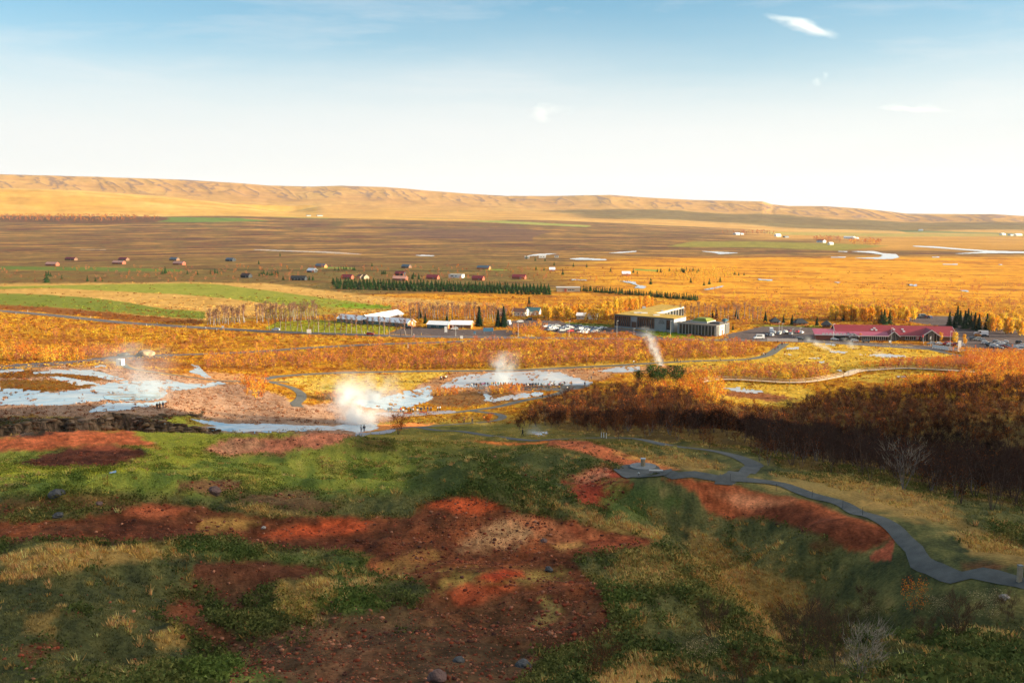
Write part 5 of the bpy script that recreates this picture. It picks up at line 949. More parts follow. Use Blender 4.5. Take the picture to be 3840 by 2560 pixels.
def house(name, A, B, depth, wh, rh, wm, rm, label, cat_='house', wins=(), ww=1.2, wh0=.9, whh=1.1, door=None, over=.4, hip=0., gablem=None, chim=None, trim=white, zoff=0, detail=True, wfm=white, split=2):
    a, L_, rz, z = frame2(A, B); root = empty(name, (a.x, a.y, z-.05+zoff), rz, label, cat_)
    D = depth; m = MB(); m.box(0, L_, 0, D, 0, wh) if rh <= 0 else None
    if rh > 0:
        e = .02; m.poly([(0, 0, 0), (L_, 0, 0), (L_, 0, wh), (0, 0, wh)]); m.poly([(L_, D, 0), (0, D, 0), (0, D, wh), (L_, D, wh)])
        if hip > 0: m.poly([(0, D, 0), (0, 0, 0), (0, 0, wh), (0, D, wh)]); m.poly([(L_, 0, 0), (L_, D, 0), (L_, D, wh), (L_, 0, wh)])
        else: m.poly([(0, D, 0), (0, 0, 0), (0, 0, wh), (0, D/2, wh+rh-e), (0, D, wh)]); m.poly([(L_, 0, 0), (L_, D, 0), (L_, D, wh), (L_, D/2, wh+rh-e), (L_, 0, wh)])
        m.obj('wall', wm, root)
        t = .16; s = rh/(D/2); o = over; r = MB(); hx = hip; z0 = wh-o*s
        if hip <= 0:
            r.hull([(-o, -o, z0), (-o, D/2, wh+rh), (-o, D/2, wh+rh+t), (-o, -o, z0+t)], [(L_+o, -o, z0), (L_+o, D/2, wh+rh), (L_+o, D/2, wh+rh+t), (L_+o, -o, z0+t)])
            r.hull([(-o, D/2+.001, wh+rh), (-o, D+o, z0), (-o, D+o, z0+t), (-o, D/2+.001, wh+rh+t)], [(L_+o, D/2+.001, wh+rh), (L_+o, D+o, z0), (L_+o, D+o, z0+t), (L_+o, D/2+.001, wh+rh+t)])
        else:
            c = [(-o, -o, z0+t), (L_+o, -o, z0+t), (L_+o, D+o, z0+t), (-o, D+o, z0+t)]; p = (hx, D/2, wh+rh+t); q = (L_-hx, D/2, wh+rh+t); lo = [(x_, y_, z0) for x_, y_, _ in c]
            r.poly([c[0], c[1], q, p]); r.poly([c[1], c[2], q]); r.poly([c[2], c[3], p, q]); r.poly([c[3], c[0], p]); r.poly(lo[::-1])
            for k in range(4): r.poly([lo[k], lo[(k+1) % 4], c[(k+1) % 4], c[k]])
        ro = r.obj('roof', rm, root)
        if chim: MB().box(chim*L_-.3, chim*L_+.3, D/2-.9, D/2-.3, wh+rh-.6, wh+rh+.8).obj('chimney', white, ro)
        if trim is not None and detail and hip <= 0:
            b = MB()
            for x in (-o-.05, L_+o+.01):
                b.hull([(x, -o, z0-.05), (x, D/2, wh+rh-.05), (x, D/2, wh+rh+t+.06), (x, -o, z0+t+.06)], [(x+.06, -o, z0-.05), (x+.06, D/2, wh+rh-.05), (x+.06, D/2, wh+rh+t+.06), (x+.06, -o, z0+t+.06)])
                b.hull([(x, D/2, wh+rh-.05), (x, D+o, z0-.05), (x, D+o, z0+t+.06), (x, D/2, wh+rh+t+.06)], [(x+.06, D/2, wh+rh-.05), (x+.06, D+o, z0-.05), (x+.06, D+o, z0+t+.06), (x+.06, D/2, wh+rh+t+.06)])
            b.box(-o, L_+o, -o-.1, -o-.01, z0, z0+t+.03); b.obj('barge_board', trim, ro)
    else:
        m.obj('wall', wm, root); MB().box(-over, L_+over, -over, D+over, wh+.003, wh+.35).obj('roof', rm, root)
    windows(root, [w*L_ for w in wins], 0, wh0, whh, ww, split, wfm)
    if door is not None:
        d = MB().box(door*L_-.5, door*L_+.5, -.05, .02, 0, 2.05).obj('door', wfm, root)
    return root, L_
# ------------------------------------------------------------------ lodge and houses by the road
rt, L_ = house('school_lodge', (1264,1208), (1528,1227), 8.5, 2.6, 2.3, tealw, whiteroof, 'very long low teal lodge with white roof behind the row of bare poplars', 'lodge', [.025,.078,.135,.19,.245,.30,.355,.50,.545,.61,.705,.775], 2.3, .9, 1.3, chim=.35, split=3)
MB().hull([(L_*.395, -2.6, 2.1), (L_*.425, -2.6, 3.3), (L_*.425, -2.6, 3.45), (L_*.395, -2.6, 2.25)], [(L_*.395, 2, 2.1), (L_*.425, 2, 3.3), (L_*.425, 2, 3.45), (L_*.395, 2, 2.25)]).hull([(L_*.455, -2.6, 2.1), (L_*.4251, -2.6, 3.3), (L_*.4251, -2.6, 3.45), (L_*.455, -2.6, 2.25)], [(L_*.455, 2, 2.1), (L_*.4251, 2, 3.3), (L_*.4251, 2, 3.45), (L_*.455, 2, 2.25)]).obj('porch', pm('dark_porch', (.03,.03,.03)), rt)
MB().poly([(L_+.02, .5, 0), (L_+.02, 8, 0), (L_+.02, 8, 2.4), (L_+.02, 4.25, 4.5), (L_+.02, .5, 2.4)]).obj('sunlit_gable', orangew, rt); MB().box(L_+.03, L_+.1, 4.3, 5.2, 1.2, 3).obj('gable_window', white, rt)  # warm panel on the sun-facing gable, painted to look sunlit
house('school_wing', (1392,1214), (1513,1191), 9.5, 2.8, 2.5, brownw, whiteroof, 'rear wing with a wide white roof rising behind the long teal lodge', 'lodge', [.9,.97], 1.4, chim=None)
rt, L_ = house('teal_house', (1602,1230), (1679,1233), 8, 2.4, 1.8, tealw, whiteroof, 'dark teal house with white roof, right of the long lodge', 'house', [.12,.5], 1.5, .8, 1.1)
MB().poly([(L_+.02, .3, 0), (L_+.02, 7.7, 0), (L_+.02, 7.7, 2.3), (L_+.02, 4, 4.1), (L_+.02, .3, 2.3)]).obj('sunlit_gable', orangew, rt)  # warm gable colour stands for sunlight here too
rt, L_ = house('brown_house', (1689,1231), (1766,1232), 9, 2.4, 2.0, brownw, whiteroof, 'brown timber house with white roof next to the dark teal one', 'house', [.45,.62], 1.1, .8, 1.1, door=.12)
MB().poly([(L_+.02, .3, 0), (L_+.02, 8.7, 0), (L_+.02, 8.7, 2.3), (L_+.02, 4.5, 4.3), (L_+.02, .3, 2.3)]).obj('sunlit_gable', orangew, rt)  # gable coloured warm for the sun, as on the teal house
house('white_house', (1920,1184), (1968,1186), 8, 2.8, 2.2, white, pm('brown_roof', (.17,.08,.05)), 'white-walled house with brown roof left of the dark teal roof, behind the yard', 'house', [.2,.5,.8], 1.2)
house('teal_roofed_house', (1969,1182), (2022,1183), 8, 2.9, 2.3, white, tealw, 'white house with dark teal roof below the lone tall spruce', 'house', [.25,.55,.85], 1.3, trim=None)
house('shed', (2162,1197), (2196,1198), 6, 2.6, 1.6, pm('pale_blue_wall', (.42,.5,.55)), whiteroof, 'pale shed behind the trees above the hotel car park', 'shed', [.3,.7], .9); house('shed', (2206,1197), (2236,1198), 6, 2.3, 1.4, white, brownw, 'small white-walled shed with brown roof, behind trees left of the hotel', 'shed', [.5], .9)
house('gabled_house', (1872,1188), (1896,1188), 6, 3.2, 2.4, redbrick, pm('brown_roof', (.17,.08,.05)), 'small reddish gabled house behind the two tall spruces', 'house', [.3,.7], .9)
# ------------------------------------------------------------------ the hotel
def Z0(px, py, z):             # photo pixel at height z over the flats
    a_, t_ = pixdir(px, py); r = (CAMZ-z)/float(t_); return Vector((r*math.sin(float(a_)), r*math.cos(float(a_)), z))
hb = empty('hotel', (0, 0, 0), 0, 'large flat-roofed hotel with a golden turf roof, dark glass front and concrete block', 'hotel')
HP = [Z0(2305,1180,8), Z0(2527,1197,8), Z0(2573,1187.5,8), Z0(2450,1175,8), Z0(2565,1149,8), Z0(2481,1143,8)]; c0 = HP[0].copy(); hb.location = (c0.x, c0.y, 0)
HL = [(p.x-c0.x, p.y-c0.y) for p in HP]
MB().prism(HL, -.2, 7.9).obj('wall', conc, hb)
def inset(P, k):
    cx = sum(p[0] for p in P)/len(P); cy = sum(p[1] for p in P)/len(P); return [(cx+(p[0]-cx)*k, cy+(p[1]-cy)*k) for p in P]
MB().prism(inset(HL, 1.012), 7.903, 8.25).obj('roof_edge', pm('dark_metal_edge', (.06,.06,.06)), hb); rf = MB().prism(inset(HL, .985), 8.253, 8.45).obj('roof', grassroof, hb)
def facade(root, P0, P1, t0, t1, z0, z1, n, gm_, fm, fin=.35, fd=.35, off=.05, glassname='window_wall'):
    p0 = Vector(P0).lerp(Vector(P1), t0); p1 = Vector(P0).lerp(Vector(P1), t1); d = (p1-p0); L_ = d.length; rz = math.atan2(d.y, d.x); u = d.normalized(); nn = Vector((u.y, -u.x))
    def W_(s, o, z): q = p0+u*s+nn*o; return (q.x, q.y, z)
    def bx(m, s0, s1, o0, o1, za, zb): m.hull([W_(s0, o0, za), W_(s1, o0, za), W_(s1, o1, za), W_(s0, o1, za)], [W_(s0, o0, zb), W_(s1, o0, zb), W_(s1, o1, zb), W_(s0, o1, zb)])
    for k in range(n):
        g_ = MB(); bx(g_, k*L_/n+.02, (k+1)*L_/n-.02, off, off+.06, z0, z1); g_.obj(glassname, gm_, root)
    for k in range(n+1):
        f = MB(); s = k*L_/n; bx(f, max(0, s-fin/2), min(L_, s+fin/2), off+.063, off+.06+fd, z0-.1, z1+.1); f.obj('facade_fin', fm, root)
facade(hb, HL[0], HL[1], .01, .28, 1.4, 7.6, 8, glass, rustfin); facade(hb, HL[0], HL[1], .40, .68, 1.4, 7.6, 7, glass, rustfin); facade(hb, HL[0], HL[1], .885, .94, 1.5, 7.2, 1, glass, pm('dark_metal_edge', (.06,.06,.06)), .12)
facade(hb, HL[0], HL[1], .295, .385, 1.2, 4.6, 1, pm('timber_entrance', (.11,.05,.03)), conc, .3)
facade(hb, HL[3], HL[4], .02, .5, 4.3, 6.4, 6, glass, concL, .5); facade(hb, HL[3], HL[4], .52, .98, .6, 6.9, 5, glass, concL, .45)
facade(hb, HL[3], HL[4], .0, .98, 6.98, 7.85, 1, concL, concL, .1, .02, .42, 'cornice'); facade(hb, HL[1], HL[2], .02, .98, .2, 7.85, 1, concL, concL, .1, .02, .03, 'sunlit_end_wall')  # end wall paler than the front, sunlight put into its colour
for s_, t_, w_, l_ in ((.25,.18,5,2),(.34,.2,4,1.6),(.62,.12,4,1.6),(.45,.45,1.5,1.5)):
    q = Vector(HL[0]).lerp(Vector(HL[1]), s_)+(Vector(HL[5])-Vector(HL[0]))*t_; MB().box(q.x-w_/2, q.x+w_/2, q.y-l_/2, q.y+l_/2, 8.454, 9.0).obj('skylight', white if t_ < .4 else chrome, hb)
q = Vector(HL[0]).lerp(Vector(HL[5]), .55); MB().box(q.x+.5, q.x+2.5, q.y-1, q.y+1, 8.454, 9.7).obj('roof_vent', chrome, hb)
def text3(s, size, m, parent, P0, P1, t, z, off=.25, name='lettering'):
    cu = bpy.data.curves.new('t', 'FONT'); cu.body = s; cu.size = size; cu.extrude = .04; cu.align_x = 'CENTER'; tob = bpy.data.objects.new('t', cu); COL.objects.link(tob); bpy.context.view_layer.update()
    me = bpy.data.meshes.new_from_object(tob.evaluated_get(bpy.context.evaluated_depsgraph_get())); bpy.data.objects.remove(tob); me.materials.clear(); me.materials.append(m); o = bpy.data.objects.new(name, me); COL.objects.link(o); o.parent = parent
    p = Vector(P0).lerp(Vector(P1), t); d = (Vector(P1)-Vector(P0)).normalized(); o.location = (p.x+d.y*off, p.y-d.x*off, z); o.rotation_euler = (math.pi/2, 0, math.atan2(d.y, d.x)); return o
inkd = pm('black_letters', (.02,.025,.03)); text3('HÓTEL', 1.0, inkd, hb, HL[0], HL[1], .80, 6.0, .06); text3('GEYSIR', 1.3, inkd, hb, HL[0], HL[1], .80, 4.8, .06)
pv = empty('restaurant_pavilion', (0, 0, 0), 0, 'low glass pavilion with pale fins and a green turf hump on its flat roof', 'pavilion')
QP = [Z0(2541,1211,6.2), Z0(2686,1222,6.2), Z0(2734,1210,6.2)]; QP.append(QP[0]+(QP[2]-QP[1])*1.15); c1 = QP[0].copy(); pv.location = (c1.x, c1.y, 0); QL = [(p.x-c1.x, p.y-c1.y) for p in QP]
MB().prism(QL, -.2, 6.1).obj('wall', conc, pv); MB().prism(inset(QL, 1.02), 6.103, 6.4).obj('roof', darkroof, pv)
facade(pv, QL[0], QL[1], .05, .97, .3, 5.8, 11, glass, pm('pale_grey_fins', (.34,.36,.37)), .3, .3); facade(pv, QL[1], QL[2], .02, .22, .3, 5.8, 3, glass, concL, .3, .25); facade(pv, QL[1], QL[2], .24, .62, .1, 6.05, 1, concL, concL, .1, .02, .02, 'sunlit_end_wall'); facade(pv, QL[1], QL[2], .66, .98, .3, 5.8, 4, glass, concL, .35, .25)  # right end panel coloured pale to look sunlit beside the darker front
facade(pv, QL[1], QL[2], .42, .50, .0, 3.0, 1, pm('red_brown_door', (.22,.06,.03)), brownw, .1, .05, .14, 'door'); text3('GEYSIR', .8, inkd, pv, QL[1], QL[2], .42, 4.0, .2)
def at(P, s, t): return Vector(P[0]).lerp(Vector(P[1]), s)+(Vector(P[3])-Vector(P[0]))*t
B_ = [at(QL, *k) for k in ((.22,.28),(.66,.28),(.66,.85),(.22,.85))]; MB().prism(B_, 6.403, 7.3).obj('roof_box', concL, pv); T_ = inset(B_, .97); T2 = inset(B_, .55)
MB().hull([(p[0], p[1], 7.303) for p in T_], [(p[0], p[1], 8.9) for p in T2]).obj('turf_hump', turfgreen, pv); B_ = [at(QL, *k) for k in ((.70,.35),(.95,.35),(.95,.6),(.70,.6))]; MB().prism(B_, 6.403, 7.2).obj('roof_unit', pm('dark_metal_edge', (.06,.06,.06)), pv)
w = hit(2718,1214); kk = empty('round_kiosk', w, 0, 'small dark dome-roofed kiosk behind the right end of the glass pavilion', 'kiosk'); MB().cyl(0, 0, 0, 2.2, 1.5, n=12).obj('wall', blackw, kk); MB().cyl(0, 0, 2.0, 3.4, 2.5, .9, 12).obj('roof', tealw, kk)
# ------------------------------------------------------------------ the red-roofed visitor centre
rc, L_ = house('visitor_centre', (3140,1272), (3580,1280), 20, 3.1, 4.1, brownw, magroof, 'very long visitor centre with dark red metal roof and two glazed front gables', 'visitor centre', [.60,.635,.67], 2.2, .5, 2.0, over=1.0)
def gable(x0, x1, yf, wh, rh, dep, gm_, nm='porch_gable'):
    xm = (x0+x1)/2; p = MB().poly([(x0, yf, 0), (x1, yf, 0), (x1, yf, wh), (xm, yf, wh+rh), (x0, yf, wh)]); p.poly([(x0, yf+dep, 0), (x0, yf, 0), (x0, yf, wh), (x0, yf+dep, wh)]); p.poly([(x1, yf, 0), (x1, yf+dep, 0), (x1, yf+dep, wh), (x1, yf, wh)]); po = p.obj(nm, pm('grey_timber', (.12,.12,.11)), rc)
    r = MB(); t = .2; o = .7; s = rh/(xm-x0)
    for sg in (-1, 1):
        xe = xm+sg*((x1-x0)/2+o); ze = wh-o*s; r.hull([(xm, yf-.8, wh+rh+.05), (xe, yf-.8, ze+.05), (xe, yf-.8, ze+t+.05), (xm, yf-.8, wh+rh+t+.05)], [(xm, yf+dep, wh+rh+.05), (xe, yf+dep, ze+.05), (xe, yf+dep, ze+t+.05), (xm, yf+dep, wh+rh+t+.05)])
    ro = r.obj('porch_roof', magroof, po); b = MB()
    for sg in (-1, 1):
        xe = xm+sg*((x1-x0)/2+o); ze = wh-o*s; b.hull([(xm, yf-.95, wh+rh-.1), (xe, yf-.95, ze-.1), (xe, yf-.95, ze+.4), (xm, yf-.95, wh+rh+.4)], [(xm, yf-.82, wh+rh-.1), (xe, yf-.82, ze-.1), (xe, yf-.82, ze+.4), (xm, yf-.82, wh+rh+.4)])
    b.obj('barge_board', white, ro)
    n = 6
    for k in range(n):
        a, c = x0+.15+(x1-x0-.3)*k/n+.08, x0+.15+(x1-x0-.3)*(k+1)/n-.08; za = wh+rh*(1-abs(a-xm)/(xm-x0))-.35; zc = wh+rh*(1-abs(c-xm)/(xm-x0))-.35
        if gm_ == 2 and k in (2, 3): continue
        MB().poly([(a, yf-.04, .3), (c, yf-.04, .3), (c, yf-.04, zc), (a, yf-.04, za)]).obj('gable_window', glass, po); MB().box(a-.1, a-.02, yf-.1, yf-.03, .2, za).obj('mullion', white, po)
gable(L_*.715, L_*.86, -3, 3.2, 3.1, 13, 2); gable(L_*.43, L_*.515, -3.2, 3.0, 2.3, 13, 1)
MB().box(L_*.17, L_*.42, -4.2, 0, 0, 2.7).obj('annex_wall', brownw, rc); ax_ = MB().hull([(L_*.10, -5, 2.7), (L_*.10, 1.5, 4.3), (L_*.10, 1.5, 4.5), (L_*.10, -5, 2.95)], [(L_*.428, -5, 2.7), (L_*.428, 1.5, 4.3), (L_*.428, 1.5, 4.5), (L_*.428, -5, 2.95)]).obj('annex_roof', purple, rc); MB().box(L_*.10, L_*.428, -5.15, -5.01, 2.65, 3.0).obj('fascia', white, ax_)
for k in range(13): f = MB().box(L_*.20+k*L_*.0165, L_*.20+(k+1)*L_*.0165-.12, -4.26, -4.2, .7, 2.5).obj('annex_window', glass, rc); MB().box(L_*.20+k*L_*.0165-.12, L_*.20+k*L_*.0165, -4.34, -4.2, .4, 2.6).obj('mullion', white, f)
gable(L_*.095, L_*.165, -4.4, 2.4, 1.4, 6, 1); MB().box(-12, L_*.02, -3, 6, 0, 2.9).obj('side_wall', redbrick, rc); sr = MB().hull([(-13, -3.8, 2.75), (-13, 7, 5.0), (-13, 7, 5.2), (-13, -3.8, 3.0)], [(L_*.10, -3.8, 2.75), (L_*.10, 7, 5.0), (L_*.10, 7, 5.2), (L_*.10, -3.8, 3.0)]).obj('side_roof', purple, rc); MB().box(-13, L_*.10, -3.95, -3.81, 2.65, 3.1).obj('fascia', white, sr)
for k in range(9): MB().box(-9+k*1.9, -7.6+k*1.9, -4.1, -3.96, 3.25, 4.0).obj('lettering_block', white, rc)
MB().box(-2.5, 3.5, -3.1, -3.0, .8, 2.4).obj('side_window', glass, rc)
for fx, fz in ((.31,.45),(.335,.62),(.345,.42),(.50,.50),(.575,.55),(.58,.32)):
    y = 10*fz; z = 3.1+4.1*fz+.2; MB().hull([(L_*fx-.6, y-.6, z-.15), (L_*fx+.6, y-.6, z-.15), (L_*fx+.6, y+.6, z+.35), (L_*fx-.6, y+.6, z+.35)], [(L_*fx-.6, y-.6, z+.0), (L_*fx+.6, y-.6, z+.0), (L_*fx+.6, y+.6, z+.5), (L_*fx-.6, y+.6, z+.5)]).obj('skylight', chrome, rc)
sgn = MB().box(L_*.673, L_*.708, -.12, -.02, .6, 2.6).obj('wall_sign', redwhite, rc); [MB().box(L_*.677, L_*.70, -.15, -.121, .9+.55*k, 1.2+.55*k).obj('sign_mark', white, sgn) for k in range(3)]
for k, (A, B, lb) in enumerate([((2896,1217),(2925,1217),'leftmost of the three small brown cabins behind the parking lot'),((2985,1222),(3027,1222),'middle brown cabin with dark hipped roof behind the parking lot'),((3083,1229),(3114,1230),'cabin closest to the visitor centre, half hidden by a bare tree')]):
    house('cabin', A, B, 6, 2.3, 2.0, orangew if k != 2 else brownw, blackw, lb, 'cabin', [.35,.7], .9, hip=2.2, over=.8, wfm=brownw)  # orange walls put sunlight into the colour of brown cabins
# cottages of the plain: front-left, front-right, depth, walls, roof
mag = 'magenta-red'; cots = [
 ((170,996),(209,997),salroof,redbrick,'pale salmon-roofed cottage furthest left, between two yellow trees'),((243,976),(278,977),magroof,brownw,'dark red-roofed cottage standing alone behind the leftmost salmon roof'),
 ((420,990),(459,991),salroof,redbrick,'salmon-roofed cottage in front of a dark red roof, second group from the left'),((443,977),(472,978),magroof,brownw,'dark red cottage partly hidden behind a salmon roof and a yellow tree'),
 ((635,977),(661,978),slate,brownw,'small slate-roofed hut just behind the third salmon roof from the left'),((648,993),(684,994),salroof,redbrick,'salmon-roofed cottage below the small slate-roofed hut'),
 ((845,979),(871,980),slate,blackw,'slate-roofed cottage alone on open ground right of the salmon roofs'),((902,1041),(932,1042),pm('dark_brown_roof', (.07,.035,.03)),blackw,'very dark brown hut left of the conifers near the green fields'),
 ((1089,1051),(1142,1052),blackw,blackw,'long black cottage with white windows, in front of the fields'),((1151,1021),(1177,1022),whiteroof,blackw,'small cottage with pale grey roof, behind the long black one'),
 ((1182,1003),(1216,1004),slate,orangew,'orange-walled cottage with dark roof, highest up the plain near the river'),((1279,1046),(1316,1047),magroof,redbrick,'red-roofed cottage just above the left end of the pine strip'),
 ((1338,1045),(1350,1046),brownw,woodp,'tiny brown hut beside the red-roofed cottage above the pine strip'),((1354,1045),(1365,1046),brownw,woodp,'tiny brown hut, right one of the pair above the pine strip'),
 ((1480,1033),(1512,1034),magroof,blackw,'dark red cottage behind the salmon roof and the yellow tree in the centre'),((1472,1052),(1521,1053),salroof,redbrick,'wide salmon-roofed cottage above the pine strip, under a yellow tree'),
 ((1505,1005),(1532,1006),slate,brownw,'small slate cabin with one white window, among rusty shrubs up the plain'),((1598,1047),(1639,1048),magroof,redbrick,'plain red-roofed cottage right of the wide salmon roof'),
 ((1769,1051),(1809,1052),magroof,redbrick,'red-roofed cottage right of the white flat-roofed box house'),((1788,1010),(1833,1011),slate,orangew,'slate-roofed cottage with an orange front near the rust-coloured shrubs'),
 ((1920,1046),(1967,1047),magroof,redbrick,'rightmost red-roofed cottage above the pine strip'),((2061,1018),(2081,1018),whiteroof,redbrick,'tiny red hut with pale roof, by itself right of the cottages'),
 ((2334,1034),(2364,1034),whiteroof,orangew,'pale-roofed hut with orange walls near the river bend')]
for k, (A, B, rm, wm, lb) in enumerate(cots):
    a = hit(*A); far = a.length > 700; house('cottage', A, B, 6.5, 2.5, 2.4, wm, rm, lb, 'cottage', [.3,.5,.75] if k == 8 else [.65], 1.4, .7, 1.2, chim=None, trim=None, detail=False)
house('box_house', (1683,1041), (1732,1042), 8, 3.4, 0, white, concL, 'white flat-roofed box house between the red cottages', 'house', [.2,.3,.55], 1.6, 1.2, 1.4)
rt, L_ = house('wooden_flat_house', (2088,1094), (2175,1094), 12, 3.6, 0, woodp, concL, 'long flat-roofed wooden house between the two dark pine strips', 'house', [.55,.7], 3.0, 1.2, 1.4); MB().box(L_*.33, L_*.42, -.2, 0, .1, 3.0).obj('porch', redbrick, rt)
for A, B, dp, h, rh, wm, rm, lb in [((2912,887),(2929,887),10,6,3,white,whiteroof,'white two-storey farmhouse far out on the right of the plain'),((3163,895),(3201,896),14,6,2,white,whiteroof,'long white barn, largest of the far farm buildings'),((3207,897),(3221,897),10,4,2,white,whiteroof,'small white outbuilding right of the long white barn'),
  ((3062,909),(3086,910),10,5,2.5,white,magroof,'white farm building with a thin red roof by the dark shrubs'),((3112,918),(3126,918),9,4,2,white,whiteroof,'small pale shed on the green field below the far barns'),((2944,891),(2958,891),9,3.5,2,slate,slate,'grey low shed right of the far two-storey farmhouse'),
  ((1150,811),(1166,811),18,5,2,concL,slate,'far farm building at the foot of the hills, left one of the pair'),((1190,811),(1210,811),18,5,2,concL,slate,'far farm building at the foot of the hills, right one of the pair'),((2760,880),(2775,880),12,5,2,white,whiteroof,'pale farm shed in the dark row of far trees'),((2780,880),(2790,880),12,5,2,white,slate,'smallest shed in the dark row of far trees'),
  ((3448,866),(3462,866),18,6,2,white,whiteroof,'tiny white building in front of the blue-shadowed slope'),((1968,970),(1985,970),8,3,1,concL,concL,'pale low machine shed by the river, left of three'),((2021,967),(2047,967),8,3,1.5,white,concL,'pale low shed by the river, middle of three'),((2080,966),(2095,966),8,3.5,1.5,concL,brownw,'small shed by the river, right of three'),
  ((3760,882),(3772,882),18,6,3,white,whiteroof,'first white house of the far village at the right edge'),((3790,884),(3800,884),18,6,3,white,slate,'second, grey-roofed house of the far village at the right edge'),((3812,884),(3834,884),18,6,3,white,whiteroof,'widest white house of the far village at the right edge')]:
    house('farm_building', A, B, dp, h, rh, wm, rm, lb, 'farm building', [.3,.7], 1.8, 1.0, 1.6, trim=None, detail=False)
rt, L_ = house('service_kiosk', (436,1370), (456,1371), 2.5, 2.2, 0, white, white, 'small white box kiosk beside the road at the left', 'kiosk', [], over=.05); MB().box(L_-.7, L_-.3, -.05, 0, .4, 1.7).obj('door', pm('dark_metal_edge', (.06,.06,.06)), rt)
# ------------------------------------------------------------------ cars
kids = {}
def paint_m(nm, c): m = pm('car_paint_'+nm, c, .25, .02, spec=.6); return m
CP = {'white': (.75,.76,.77), 'silver': (.38,.40,.42), 'black': (.015,.016,.018), 'grey': (.12,.13,.14), 'red': (.50,.02,.02), 'dark red': (.20,.015,.02), 'blue': (.04,.09,.2), 'orange': (.7,.25,.03), 'dark': (.03,.035,.04), 'cream': (.62,.55,.42)}
CPM = {k: paint_m(k.replace(' ', '_'), v) for k, v in CP.items()}; tyre = pm('tyre_rubber', (.02,.02,.02), .9); lampw = pm('headlamp_glass', (.7,.7,.65), .1); lampr = pm('tail_lamp', (.45,.02,.01), .3)
def car_meshes(kind):
    # side profile (x forward, z up), and cabin profile
    if kind == 'car': L, Wd, P, Cb = 4.3, 1.75, [(-2.15,.35),(-2.12,.85),(-2.0,.98),(1.0,.95),(1.9,.78),(2.12,.6),(2.15,.35)], [(-1.95,.98),(-1.55,1.42),(.15,1.46),(1.0,.96)]
    elif kind == 'suv': L, Wd, P, Cb = 4.6, 1.85, [(-2.3,.4),(-2.3,1.0),(-2.15,1.12),(1.1,1.08),(2.1,.95),(2.3,.7),(2.3,.4)], [(-2.2,1.1),(-2.0,1.68),(.3,1.72),(1.15,1.08)]
    elif kind == 'van': L, Wd, P, Cb = 5.9, 2.0, [(-2.95,.4),(-2.95,1.3),(-2.95,1.35),(2.0,1.3),(2.75,1.0),(2.95,.75),(2.95,.4)], [(-2.93,1.3),(-2.85,2.5),(1.4,2.5),(2.1,1.3)]
    else: L, Wd, P, Cb = 6.2, 2.2, [(-3.1,.45),(-3.1,1.3),(-3.1,1.35),(2.2,1.2),(2.9,1.0),(3.1,.75),(3.1,.45)], [(-3.08,1.3),(-3.05,2.9),(2.2,2.95),(2.3,1.2)]
    w = Wd/2; b = MB(); b.hull([(x, -w, z) for x, z in P], [(x, w, z) for x, z in P]); k = .84; b.hull([(x, -w*(1 if z < 1.36 and z <= Cb[0][1]+.02 else k), z) for x, z in Cb], [(x, w*(1 if z < 1.36 and z <= Cb[0][1]+.02 else k), z) for x, z in Cb])
    body = b.mesh('body', CPM['white']); g_ = MB(); zc0, zc1 = Cb[0][1]+.08, Cb[1][1]-.1
    def lerp(a, b_, t): return a+(b_-a)*t
    for sg in (-1, 1):   # side glass follows the tumblehome
        t0, t1 = .15, .85; pts = []
        for (bx_, bz), (tx, tz), t in ((Cb[0], Cb[1], t0), (Cb[3], Cb[2], t0), (Cb[3], Cb[2], t1), (Cb[0], Cb[1], t1)): pts.append((lerp(bx_, tx, t)+(.18 if bx_ < 0 else -.22), sg*(lerp(w, w*k, t)+.012), lerp(bz, tz, t)))
        if kind in ('van', 'camper'): pts = [(max(p[0], -1.6 if kind == 'van' else .9), p[1], max(p[2], 1.55)) for p in pts]
        g_.poly(pts)
    for (bx_, bz), (tx, tz), sx in ((Cb[3], Cb[2], .012), (Cb[0], Cb[1], -.012)):
        if kind == 'camper' and sx < 0: continue
        g_.poly([(lerp(bx_, tx, t)+sx, s*(lerp(w, w*k, t)-.12), lerp(bz, tz, t)+.01) for t, s in ((.12, -1), (.12, 1), (.88, 1), (.88, -1))])
    glassm = g_.mesh('windows', glass); wr = .33 if kind != 'camper' else .38; wm_ = MB()
    c = [(math.cos(t*2*math.pi/12), math.sin(t*2*math.pi/12)) for t in range(12)]; wm_.hull([(a*wr, -.12, b_*wr) for a, b_ in c], [(a*wr, .12, b_*wr) for a, b_ in c]); wheel = wm_.mesh('wheel', tyre)
    hl = MB().box(-.06, .03, -.2, .2, -.09, .09).mesh('headlight', lampw); tl = MB().box(-.03, .06, -.14, .14, -.15, .15).mesh('tail_light', lampr); return L, w, P, body, glassm, wheel, wr, hl, tl
CM = {k: car_meshes(k) for k in ('car', 'suv', 'van', 'camper')}; CPROTO = {}
